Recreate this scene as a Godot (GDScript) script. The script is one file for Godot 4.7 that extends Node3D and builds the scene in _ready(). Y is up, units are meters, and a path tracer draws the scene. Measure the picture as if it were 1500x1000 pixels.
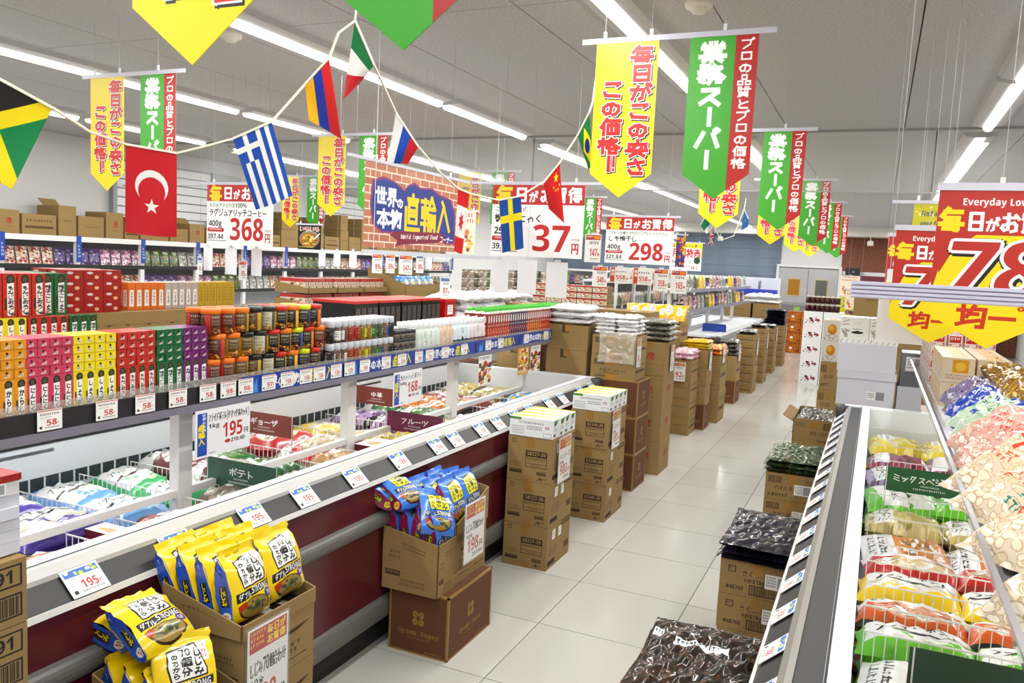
extends Node3D
# A discount food store aisle: chest freezers left and right, cartons of goods along both, banners and flags above.
# x runs across the aisle, -z down the aisle, the floor joint beside the left cartons is x = 0. Metres.

const CAM := Vector3(1.374, 1.7546, 2.9663)
const FOCAL := 1189.114
const CEIL := 3.0
const ROWS := [2.04, 0.12, -1.87, -3.92, -5.95]

var view := Basis(Vector3.UP, 0.4193034) * Basis(Vector3.RIGHT, -0.0989334) * Basis(Vector3.BACK, 0.0486974)
var rng := RandomNumberGenerator.new()
var taken := {}
var cache := {}
var mats := {}
var unit := BoxMesh.new()


func _ready() -> void:
	rng.seed = 11
	set_camera()
	set_world()
	set_lamps()
	draw_prints()
	close_pages()
	build_setting()
	build_left_freezer()
	build_spice_shelf()
	build_left_cartons()
	build_right_freezer()
	build_right_cartons()
	build_far_aisle()
	build_background()
	build_hanging()


func set_camera() -> void:
	var c := Camera3D.new()
	c.name = "camera"
	c.fov = rad_to_deg(2.0 * atan(500.0 / FOCAL))
	c.near = 0.05
	c.far = 60.0
	add_child(c)
	c.transform = Transform3D(view, CAM)
	c.current = true


func set_world() -> void:
	var w := WorldEnvironment.new()
	w.name = "surroundings"
	var e := Environment.new()
	e.background_mode = Environment.BG_COLOR
	e.background_color = Color(0.0, 0.0, 0.0)
	e.tonemap_mode = Environment.TONE_MAPPER_LINEAR
	e.tonemap_exposure = 1.35
	e.sdfgi_enabled = true
	e.ssao_enabled = true
	e.ssil_enabled = true
	w.environment = e
	add_child(w)


# The ceiling has five long rows of LED battens, each broken at the smoke curtain and at joints of about 3.6 m.
func batten_runs() -> Array:
	var runs := []
	for x in ROWS:
		for seg in [[4.6, 1.0], [0.9, -2.7], [-2.8, -4.35], [-4.85, -8.4], [-8.5, -12.1], [-12.2, -15.8], [-15.9, -19.4]]:
			runs.append([x, seg[0], seg[1]])
	return runs


func set_lamps() -> void:
	for x in ROWS:
		for seg in [[4.6, -4.35], [-4.85, -19.4]]:
			area_lamp("batten_glow", Vector3(x, CEIL - 0.088, (seg[0] + seg[1]) / 2.0), Vector2(0.13, seg[0] - seg[1]), LAMP)
	# LED strips under the two display shelves light the freezers below
	area_lamp("left_canopy_glow", Vector3(-1.42, 1.118, -0.75), Vector2(0.03, 5.4), CANOPY)
	area_lamp("right_canopy_glow", Vector3(2.1, 1.118, -0.75), Vector2(0.03, 5.4), CANOPY)


func area_lamp(n: String, at: Vector3, size: Vector2, energy: float) -> void:
	var l := AreaLight3D.new()
	l.name = n
	l.area_size = size
	l.area_normalize_energy = false
	l.light_energy = energy
	l.light_color = Color(1.0, 1.0, 0.99)
	l.area_range = 30.0
	l.area_attenuation = 2.0
	l.shadow_enabled = true
	add_child(l, true)
	l.position = at
	l.rotation = Vector3(-PI / 2.0, 0, 0)


const CANOPY := 6.0
const LAMP := 7.0


# ---------------------------------------------------------------- nodes

func numbered(n: String) -> String:
	taken[n] = taken.get(n, 0) + 1
	return n if taken[n] == 1 else "%s_%03d" % [n, taken[n] - 1]


func metas(o: Node, label: String, category: String, group := "") -> void:
	o.set_meta("label", label)
	o.set_meta("category", category)
	if group != "":
		o.set_meta("group", group)


func thing(n: String, label: String, category: String, at := Vector3.ZERO, turn := 0.0, group := "") -> Node3D:
	var o := Node3D.new()
	o.name = numbered(n)
	add_child(o)
	o.position = at
	o.rotation.y = turn
	metas(o, label, category, group)
	return o


func solo(n: String, label: String, category: String, mesh: Mesh, mat: Material, at := Vector3.ZERO, turn := 0.0, group := "") -> MeshInstance3D:
	var o := MeshInstance3D.new()
	o.name = numbered(n)
	o.mesh = mesh
	o.material_override = mat
	add_child(o)
	o.position = at
	o.rotation.y = turn
	metas(o, label, category, group)
	return o


func part(parent: Node, n: String, mesh: Mesh, mat: Material, at := Vector3.ZERO, turn := Vector3.ZERO) -> MeshInstance3D:
	var o := MeshInstance3D.new()
	o.name = n
	o.mesh = mesh
	o.material_override = mat
	parent.add_child(o, true)
	o.position = at
	o.rotation = turn
	return o


# a plain block: centre and size
func block(parent: Node, n: String, mat: Material, at: Vector3, size: Vector3) -> MeshInstance3D:
	var o := part(parent, n, unit, mat, at)
	o.scale = size
	return o


func struct(n: String, mesh: Mesh, mat: Material, at := Vector3.ZERO) -> MeshInstance3D:
	var o := MeshInstance3D.new()
	o.name = n
	o.mesh = mesh
	o.material_override = mat
	add_child(o)
	o.position = at
	o.set_meta("kind", "structure")
	return o


func struct_block(n: String, mat: Material, at: Vector3, size: Vector3) -> MeshInstance3D:
	var m := BoxMesh.new()
	m.size = size
	return struct(n, m, mat, at)


func again(o: Node3D, at: Vector3, turn: Vector3, label := "", group := "") -> Node3D:
	var base: String = o.name
	if base.length() > 4 and base[-4] == "_" and base.right(3).is_valid_int():
		base = base.left(-4)
	var c: Node3D = o.duplicate()
	c.name = numbered(base)
	add_child(c)
	c.position = at
	c.rotation = turn
	if label != "":
		c.set_meta("label", label)
	if group != "":
		c.set_meta("group", group)
	return c


# ---------------------------------------------------------------- materials

func paint(c: Color, rough := 0.5, metal := 0.0) -> StandardMaterial3D:
	var key := "%s|%.2f|%.2f" % [c.to_html(), rough, metal]
	if not mats.has(key):
		var m := StandardMaterial3D.new()
		m.albedo_color = c
		m.roughness = rough
		m.metallic = metal
		mats[key] = m
	return mats[key]


func clear(c: Color, alpha: float, rough := 0.08) -> StandardMaterial3D:
	var key := "clear%s|%.2f|%.2f" % [c.to_html(), alpha, rough]
	if not mats.has(key):
		var m := StandardMaterial3D.new()
		m.transparency = BaseMaterial3D.TRANSPARENCY_ALPHA
		m.albedo_color = Color(c, alpha)
		m.roughness = rough
		mats[key] = m
	return mats[key]


# finish: paper, card, gloss, film
func printed(finish: String, cell_name: String) -> StandardMaterial3D:
	var page: int = cells[cell_name][0]
	var key := finish + str(page)
	if not mats.has(key):
		var m := StandardMaterial3D.new()
		m.albedo_texture = page_textures[page]
		m.texture_repeat = false
		m.roughness = {"paper": 0.6, "card": 0.85, "gloss": 0.35, "film": 0.28, "wrap": 0.35}[finish]
		if finish == "film":
			m.clearcoat_enabled = true
			m.clearcoat = 0.5
			m.clearcoat_roughness = 0.12
		if finish == "wrap":
			m.clearcoat_enabled = true
			m.clearcoat = 0.5
			m.metallic_specular = 0.25
			m.clearcoat_roughness = 0.07
		mats[key] = m
	return mats[key]


func px(u: float, v: float, dist: float) -> Vector3:
	return CAM + view * (Vector3((u - 750.0) / FOCAL, -(v - 500.0) / FOCAL, -1.0).normalized() * dist)


# ---------------------------------------------------------------- meshes

class Shape:
	var v := PackedVector3Array()
	var n := PackedVector3Array()
	var t := PackedVector2Array()

	# corners run bottom left, bottom right, top right, top left seen from outside
	func quad(a: Vector3, b: Vector3, c: Vector3, d: Vector3, r := Rect2(0, 0, 1, 1)) -> void:
		var nn := (b - a).cross(d - a)
		if nn.length_squared() < 1e-14:
			nn = (c - b).cross(d - b)
		nn = nn.normalized()
		var ua := Vector2(r.position.x, r.end.y)
		var ub := r.end
		var uc := Vector2(r.end.x, r.position.y)
		var ud := r.position
		for k in [[a, ua], [c, uc], [b, ub], [a, ua], [d, ud], [c, uc]]:
			v.append(k[0])
			n.append(nn)
			t.append(k[1])

	func tri(a: Vector3, b: Vector3, c: Vector3) -> void:
		var nn := (b - a).cross(c - a).normalized()
		for k in [a, c, b]:
			v.append(k)
			n.append(nn)
			t.append(Vector2.ZERO)

	func box(at: Vector3, s: Vector3, front := Rect2(0, 0, 1, 1), side := Rect2(0, 0, 1, 1), top := Rect2(0, 0, 1, 1)) -> void:
		var p := at - s / 2.0
		var q := at + s / 2.0
		quad(Vector3(p.x, p.y, q.z), Vector3(q.x, p.y, q.z), Vector3(q.x, q.y, q.z), Vector3(p.x, q.y, q.z), front)
		quad(Vector3(q.x, p.y, p.z), Vector3(p.x, p.y, p.z), Vector3(p.x, q.y, p.z), Vector3(q.x, q.y, p.z), front)
		quad(Vector3(q.x, p.y, q.z), Vector3(q.x, p.y, p.z), Vector3(q.x, q.y, p.z), Vector3(q.x, q.y, q.z), side)
		quad(Vector3(p.x, p.y, p.z), Vector3(p.x, p.y, q.z), Vector3(p.x, q.y, q.z), Vector3(p.x, q.y, p.z), side)
		quad(Vector3(p.x, q.y, q.z), Vector3(q.x, q.y, q.z), Vector3(q.x, q.y, p.z), Vector3(p.x, q.y, p.z), top)
		quad(Vector3(p.x, p.y, p.z), Vector3(q.x, p.y, p.z), Vector3(q.x, p.y, q.z), Vector3(p.x, p.y, q.z), top)

	# a bar with a square section between two points
	func bar(a: Vector3, b: Vector3, w: float, h := -1.0) -> void:
		if h < 0.0:
			h = w
		var d := (b - a).normalized()
		var up := Vector3.UP if absf(d.y) < 0.9 else Vector3.RIGHT
		var s := d.cross(up).normalized() * w / 2.0
		var u := s.cross(d).normalized() * h / 2.0
		var c := [s + u, -s + u, -s - u, s - u]
		for i in 4:
			var j := (i + 1) % 4
			quad(a + c[j], a + c[i], b + c[i], b + c[j])
		quad(a + c[0], a + c[1], a + c[2], a + c[3])
		quad(b + c[3], b + c[2], b + c[1], b + c[0])

	# a profile in x, y (counter-clockwise seen from +z) pushed along z
	func sweep(prof: Array, z0: float, z1: float) -> void:
		var k := prof.size()
		var pts := PackedVector2Array()
		for p in prof:
			pts.append(p)
		for i in k:
			var a: Vector2 = pts[i]
			var b: Vector2 = pts[(i + 1) % k]
			quad(Vector3(a.x, a.y, z0), Vector3(a.x, a.y, z1), Vector3(b.x, b.y, z1), Vector3(b.x, b.y, z0))
		var ids := Geometry2D.triangulate_polygon(pts)
		for i in range(0, ids.size(), 3):
			var a: Vector2 = pts[ids[i]]
			var b: Vector2 = pts[ids[i + 1]]
			var c: Vector2 = pts[ids[i + 2]]
			if (b - a).cross(c - a) < 0.0:
				var s := b
				b = c
				c = s
			tri(Vector3(a.x, a.y, z1), Vector3(b.x, b.y, z1), Vector3(c.x, c.y, z1))
			tri(Vector3(a.x, a.y, z0), Vector3(c.x, c.y, z0), Vector3(b.x, b.y, z0))

	func done() -> ArrayMesh:
		var arr := []
		arr.resize(Mesh.ARRAY_MAX)
		arr[Mesh.ARRAY_VERTEX] = v
		arr[Mesh.ARRAY_NORMAL] = n
		arr[Mesh.ARRAY_TEX_UV] = t
		var m := ArrayMesh.new()
		m.add_surface_from_arrays(Mesh.PRIMITIVE_TRIANGLES, arr)
		return m


# a carton or card: width, height, depth, with printed faces; the origin is the middle of its base
func box_mesh(w: float, h: float, d: float, front: String, side := "", top := "") -> Mesh:
	var key := "box%.3f|%.3f|%.3f|%s|%s|%s" % [w, h, d, front, side, top]
	if not cache.has(key):
		var s := Shape.new()
		var f: Rect2 = cells[front][1]
		s.box(Vector3(0, h / 2.0, 0), Vector3(w, h, d), f, cells[side][1] if side != "" else f, cells[top][1] if top != "" else f)
		cache[key] = s.done()
	return cache[key]


# a thin sheet standing up, printed on both sides, the origin in the middle of its top edge, facing +z
func sheet(w: float, h: float, front: String, back := "", thick := 0.003) -> Mesh:
	var key := "sheet%.3f|%.3f|%s|%s" % [w, h, front, back]
	if not cache.has(key):
		var s := Shape.new()
		var f: Rect2 = cells[front][1]
		var b: Rect2 = cells[back][1] if back != "" else f
		var e := Rect2(f.position + f.size * 0.01, f.size * 0.001)
		s.box(Vector3(0, -h / 2.0, 0), Vector3(w, h, thick), f, e, e)
		for i in range(6, 12):
			s.t[i] = b.position + (s.t[i] - f.position) / f.size * b.size
		cache[key] = s.done()
	return cache[key]


func smooth(points: Array, cols: int, uvs: Array, closed: bool) -> ArrayMesh:
	var st := SurfaceTool.new()
	st.begin(Mesh.PRIMITIVE_TRIANGLES)
	st.set_smooth_group(0)
	for i in points.size():
		st.set_uv(uvs[i])
		st.add_vertex(points[i])
	var rows := points.size() / cols
	for r in rows - 1:
		for c in (cols if closed else cols - 1):
			var a := r * cols + c
			var b := r * cols + (c + 1) % cols
			st.add_index(a)
			st.add_index(a + cols)
			st.add_index(b)
			st.add_index(b)
			st.add_index(a + cols)
			st.add_index(b + cols)
	st.generate_normals()
	return st.commit()


# a turned body: profile of (radius, height); the print runs once round it
func lathe(key: String, prof: Array, seg: int, cell_name := "") -> Mesh:
	if not cache.has(key):
		var pts := []
		var uvs := []
		var r := Rect2(0, 0, 1, 1)
		if cell_name != "":
			r = cells[cell_name][1]
		var y0: float = prof[0].y
		var y1: float = prof[-1].y
		for p in prof:
			for i in seg + 1:
				var a := TAU * i / seg
				pts.append(Vector3(sin(a) * p.x, p.y, cos(a) * p.x))
				uvs.append(Vector2(r.position.x + r.size.x * i / seg, r.end.y - r.size.y * (p.y - y0) / maxf(y1 - y0, 0.0001)))
		cache[key] = smooth(pts, seg + 1, uvs, false)
	return cache[key]


# a soft pouch lying flat: x its width, z its length, y its thickness; flat seals at both ends
func pouch(w: float, l: float, t: float, cell_name: String, variant: int, rough := 0.006, grid := 12) -> Mesh:
	var key := "pouch%.3f|%.3f|%.3f|%s|%d|%.3f" % [w, l, t, cell_name, variant, rough]
	if not cache.has(key):
		var noise := FastNoiseLite.new()
		noise.seed = 100 + variant
		noise.frequency = 9.0
		noise.fractal_octaves = 3
		var r: Rect2 = cells[cell_name][1]
		var pts := []
		var uvs := []
		var n := grid
		# top from one end to the other, then back underneath: one closed tube of rows
		for j in 2 * n + 1:
			var jj := j if j <= n else 2 * n - j
			var side := 1.0 if j <= n else -1.0
			for i in n + 1:
				var u := -1.0 + 2.0 * jj / n
				var vv := -1.0 + 2.0 * i / n
				var fat := pow(maxf(0.0, 1.0 - pow(absf(u), 4.0)), 0.5) * pow(maxf(0.0, 1.0 - pow(minf(absf(vv) / 0.9, 1.0), 5.0)), 0.5)
				var x := u * w / 2.0 * (1.0 - 0.06 * (1.0 - absf(vv)))
				var z := vv * l / 2.0
				var lump := noise.get_noise_3d(x * 2.0 + variant, z * 2.0, side) * rough * 2.2 + noise.get_noise_3d(x * 7.0, z * 7.0 + variant, side) * rough
				pts.append(Vector3(x, side * fat * t / 2.0 + lump * (0.35 + fat), z))
				uvs.append(Vector2(r.position.x + r.size.x * (0.5 + 0.5 * u), r.position.y + r.size.y * (0.5 + 0.5 * vv)))
		cache[key] = smooth(pts, n + 1, uvs, false)
	return cache[key]


# a filled block bag standing up with a crimped fin on top: print on front and back, another colour on its sides
func block_bag(w: float, h: float, d: float, front: String, side: String, variant: int) -> Mesh:
	var key := "blockbag%.3f|%.3f|%.3f|%s|%d" % [w, h, d, front, variant]
	if not cache.has(key):
		var noise := FastNoiseLite.new()
		noise.seed = 300 + variant
		noise.frequency = 14.0
		var f: Rect2 = cells[front][1]
		var s: Rect2 = cells[side][1]
		var st := SurfaceTool.new()
		st.begin(Mesh.PRIMITIVE_TRIANGLES)
		var rows := [0.0, 0.03, 0.1, 0.25, 0.42, 0.6, 0.72, 0.8, 0.86, 0.9, 0.94, 1.0]
		var deep := [0.02, 0.5, 0.9, 1.0, 1.0, 0.97, 0.85, 0.55, 0.25, 0.04, 0.03, 0.03]
		var base := 0
		for strip in 4:
			var cols := 9 if strip % 2 == 0 else 5
			for j in rows.size():
				for i in cols:
					var k := float(i) / (cols - 1)
					var half_w: float = w / 2.0 * (1.0 if rows[j] < 0.7 else 1.0 + 0.04 * (rows[j] - 0.7))
					var half_d: float = d / 2.0 * deep[j]
					var p := Vector3.ZERO
					match strip:
						0: p = Vector3(lerpf(-half_w, half_w, k), 0, half_d * (1.0 - 0.35 * pow(absf(k * 2 - 1), 6)))
						1: p = Vector3(half_w, 0, lerpf(half_d, -half_d, k) * 0.65)
						2: p = Vector3(lerpf(half_w, -half_w, k), 0, -half_d * (1.0 - 0.35 * pow(absf(k * 2 - 1), 6)))
						3: p = Vector3(-half_w, 0, lerpf(-half_d, half_d, k) * 0.65)
					p.y = rows[j] * h
					var bulge := noise.get_noise_3d(p.x * 3.0 + variant, p.y * 3.0, p.z * 3.0 + strip) * 0.006
					p += Vector3(bulge, 0, bulge * 1.4)
					if rows[j] > 0.88:
						p.z += 0.004 * sin(p.x * 160.0 + variant)
					var r := f if strip % 2 == 0 else s
					st.set_uv(Vector2(r.position.x + r.size.x * k, r.end.y - r.size.y * rows[j]))
					st.add_vertex(p)
			for j in rows.size() - 1:
				for i in cols - 1:
					var a: int = base + j * cols + i
					for q in [a, a + cols, a + 1, a + 1, a + cols, a + cols + 1]:
						st.add_index(q)
			base += rows.size() * cols
		st.generate_normals()
		cache[key] = st.commit()
	return cache[key]


# ---------------------------------------------------------------- print pages
# Flat print (packaging, cards, banners) is drawn into a few shared pages; every print has its own cell there.

const PAGE := 2048
var pages: Array = []
var page_textures: Array = []
var cells := {}
var pen_x := 2048
var pen_y := 2048
var pen_row := 0
var im: Image
var ox := 0
var oy := 0
var cw := 0
var ch := 0
var letters := {}
var bold_font: SystemFont
var serif_font: SystemFont


func cell(n: String, w: int, h: int, bg: Color) -> void:
	if pen_x + w + 6 > PAGE:
		pen_x = 0
		pen_y += pen_row
		pen_row = 0
	if im == null or pen_y + h + 6 > PAGE:
		im = Image.create(PAGE, PAGE, false, Image.FORMAT_RGB8)
		pages.append(im)
		pen_x = 0
		pen_y = 0
		pen_row = 0
	ox = pen_x + 3
	oy = pen_y + 3
	cw = w
	ch = h
	im.fill_rect(Rect2i(pen_x, pen_y, w + 6, h + 6), bg)
	cells[n] = [pages.size() - 1, Rect2(float(ox) / PAGE, float(oy) / PAGE, float(w) / PAGE, float(h) / PAGE)]
	pen_x += w + 6
	pen_row = maxi(pen_row, h + 6)


func close_pages() -> void:
	for p in pages:
		page_textures.append(ImageTexture.create_from_image(p))


func rect(x: float, y: float, w: float, h: float, c: Color) -> void:
	var r := Rect2i(roundi(x), roundi(y), maxi(1, roundi(w)), maxi(1, roundi(h))).intersection(Rect2i(0, 0, cw, ch))
	if r.size.x > 0 and r.size.y > 0:
		im.fill_rect(Rect2i(r.position + Vector2i(ox, oy), r.size), c)


func frame(x: float, y: float, w: float, h: float, t: float, c: Color) -> void:
	rect(x, y, w, t, c)
	rect(x, y + h - t, w, t, c)
	rect(x, y, t, h, c)
	rect(x + w - t, y, t, h, c)


func poly(p: PackedVector2Array, c: Color) -> void:
	var lo := 1e9
	var hi := -1e9
	for q in p:
		lo = minf(lo, q.y)
		hi = maxf(hi, q.y)
	var k := p.size()
	for y in range(maxi(0, ceili(lo - 0.5)), mini(ch - 1, floori(hi - 0.5)) + 1):
		var yc := y + 0.5
		var xs := PackedFloat32Array()
		for i in k:
			var a := p[i]
			var b := p[(i + 1) % k]
			if (a.y <= yc) != (b.y <= yc):
				xs.append(a.x + (yc - a.y) / (b.y - a.y) * (b.x - a.x))
		xs.sort()
		for i in range(0, xs.size() - 1, 2):
			var x0 := maxi(0, roundi(xs[i]))
			var x1 := mini(cw, roundi(xs[i + 1]))
			if x1 > x0:
				im.fill_rect(Rect2i(ox + x0, oy + y, x1 - x0, 1), c)


func shape(list: Array, c: Color) -> void:
	var p := PackedVector2Array()
	for i in range(0, list.size(), 2):
		p.append(Vector2(list[i], list[i + 1]))
	poly(p, c)


func oval(x: float, y: float, rx: float, ry: float, c: Color) -> void:
	for j in range(maxi(0, ceili(y - ry - 0.5)), mini(ch - 1, floori(y + ry - 0.5)) + 1):
		var d := (j + 0.5 - y) / ry
		var half := rx * sqrt(maxf(0.0, 1.0 - d * d))
		var x0 := maxi(0, roundi(x - half))
		var x1 := mini(cw, roundi(x + half))
		if x1 > x0:
			im.fill_rect(Rect2i(ox + x0, oy + j, x1 - x0, 1), c)


func line(a: Vector2, b: Vector2, w: float, c: Color) -> void:
	var d := (b - a)
	if d.length() < 0.01:
		d = Vector2(1, 0)
	d = d.normalized()
	var e := d * w * 0.42
	var s := Vector2(-d.y, d.x) * w / 2.0
	poly(PackedVector2Array([a - e + s, b + e + s, b + e - s, a - e - s]), c)


func star(x: float, y: float, r: float, c: Color, turn := 0.0, inner := 0.4, k := 5) -> void:
	var p := PackedVector2Array()
	for i in k * 2:
		var a := turn - PI / 2.0 + i * PI / k
		p.append(Vector2(x, y) + Vector2(cos(a), sin(a)) * (r if i % 2 == 0 else r * inner))
	poly(p, c)


# rows of small print too fine to read
func small_print(x: float, y: float, w: float, h: float, c: Color, rows := 1) -> void:
	for r in rows:
		var yy := y + h * r / rows
		var hh := h / rows * 0.62
		var xx := x
		while xx < x + w - hh * 0.5:
			var ww := hh * rng.randf_range(0.35, 0.8)
			rect(xx, yy, ww, maxf(1, hh * 0.22), c)
			rect(xx + ww * rng.randf_range(0.1, 0.5), yy, maxf(1, hh * 0.2), hh, c)
			if rng.randf() < 0.6:
				rect(xx, yy + hh * 0.55, ww, maxf(1, hh * 0.2), c)
			xx += ww + hh * 0.28


func barcode(x: float, y: float, w: float, h: float, c: Color) -> void:
	var xx := x
	while xx < x + w:
		var ww := rng.randi_range(1, 3)
		rect(xx, y, ww, h, c)
		xx += ww + rng.randi_range(1, 3)


func blotches(n: int, size_lo: float, size_hi: float, colours: Array, x := 0.0, y := 0.0, w := -1.0, h := -1.0) -> void:
	if w < 0.0:
		w = cw
		h = ch
	for i in n:
		var r := rng.randf_range(size_lo, size_hi)
		oval(x + rng.randf() * w, y + rng.randf() * h, r, r * rng.randf_range(0.4, 1.0), colours[rng.randi() % colours.size()])


# ---------------------------------------------------------------- lettering

# outline triangles of one Latin letter or figure, in units of its cap height, and its advance
func latin(c: String, serif := false) -> Array:
	var key := c + ("s" if serif else "")
	if letters.has(key):
		return letters[key]
	if bold_font == null:
		bold_font = SystemFont.new()
		bold_font.font_names = PackedStringArray(["Droid Sans"])
		bold_font.font_weight = 700
		serif_font = SystemFont.new()
		serif_font.font_names = PackedStringArray(["Droid Serif"])
		serif_font.font_weight = 700
		letters["H"] = [PackedVector2Array(), 0.0, 0.0]
		var h := outline("H", bold_font)
		var lo := 1e9
		var hi := -1e9
		for p in h:
			lo = minf(lo, p.y)
			hi = maxf(hi, p.y)
		letters["cap"] = [lo, hi - lo]
		letters.erase("H")
	var base: float = letters["cap"][0]
	var cap: float = letters["cap"][1]
	var out := PackedVector2Array()
	var font := serif_font if serif else bold_font
	for p in outline(c, font):
		out.append(Vector2(p.x / cap, 1.0 - (p.y - base) / cap))
	letters[key] = [out, font.get_string_size(c, HORIZONTAL_ALIGNMENT_LEFT, -1, 64).x * 0.01 / cap]
	return letters[key]


func outline(c: String, font: Font) -> PackedVector2Array:
	var t := TextMesh.new()
	t.font = font
	t.font_size = 64
	t.pixel_size = 0.01
	t.depth = 0.0
	t.curve_step = 2.0
	t.horizontal_alignment = HORIZONTAL_ALIGNMENT_LEFT
	t.vertical_alignment = VERTICAL_ALIGNMENT_BOTTOM
	t.text = c
	var out := PackedVector2Array()
	if c == " ":
		return out
	var a := t.get_mesh_arrays()
	var pv: PackedVector3Array = a[Mesh.ARRAY_VERTEX]
	var ix: PackedInt32Array = a[Mesh.ARRAY_INDEX] if a[Mesh.ARRAY_INDEX] != null else PackedInt32Array(range(pv.size()))
	for i in ix:
		out.append(Vector2(pv[i].x, pv[i].y))
	return out


# one character: x, y its top left, sx and sy its width and height in pixels; bold strokes of the given weight
func glyph(c: String, x: float, y: float, sx: float, sy: float, col: Color, weight := 0.12, lean := 0.0) -> float:
	if STROKES.has(c):
		var w := weight * (sx + sy) / 2.0
		for s in STROKES[c].split(" "):
			var prev := Vector2.ZERO
			for i in range(0, s.length() - 1, 2):
				var gx: float = s.substr(i, 1).hex_to_int() / 15.0
				var gy: float = s.substr(i + 1, 1).hex_to_int() / 15.0
				var q := Vector2(x + sx * (0.06 + 0.88 * gx + lean * (0.5 - gy)), y + sy * (0.06 + 0.88 * gy))
				if i > 0:
					line(prev, q, w, col)
				prev = q
		return sx
	var l := latin(c)
	var p: PackedVector2Array = l[0]
	for i in range(0, p.size() - 2, 3):
		var q := PackedVector2Array()
		for j in 3:
			q.append(Vector2(x + p[i + j].x * sx + lean * sx * (0.5 - p[i + j].y), y + p[i + j].y * sy))
		poly(q, col)
	return l[1] * sx


func advance(c: String, s: float) -> float:
	return s if STROKES.has(c) else latin(c)[1] * s


# a line of text that fills the given width and height; fat adds an outline of that many pixels
func words(t: String, x: float, y: float, w: float, h: float, c: Color, weight := 0.12, fat := 0.0, lean := 0.0) -> void:
	var total := 0.0
	for k in t:
		total += advance(k, h)
	var f := w / maxf(total, 0.001)
	var xx := x
	for k in t:
		if fat > 0.0 and not STROKES.has(k):
			for a in 8:
				glyph(k, xx + cos(a * PI / 4) * fat, y + sin(a * PI / 4) * fat, h * f, h, c, weight, lean)
		var step := glyph(k, xx, y, h * f, h, c, weight + (2.0 * fat / h if STROKES.has(k) else 0.0), lean)
		xx += step


# as above, at most that wide and never stretched
func words_left(t: String, x: float, y: float, w: float, h: float, c: Color, weight := 0.12) -> void:
	var total := 0.0
	for k in t:
		total += advance(k, h)
	words(t, x, y, minf(total, w), h, c, weight)


func column(t: String, x: float, y: float, w: float, h: float, c: Color, weight := 0.12, fat := 0.0, lean := 0.0) -> void:
	var step := h / t.length()
	var i := 0
	for k in t:
		var kk := "︱" if k == "ー" else k
		glyph(kk, x, y + i * step, w, step * 0.96, c, weight + 2.0 * fat / w, lean)
		i += 1


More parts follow.
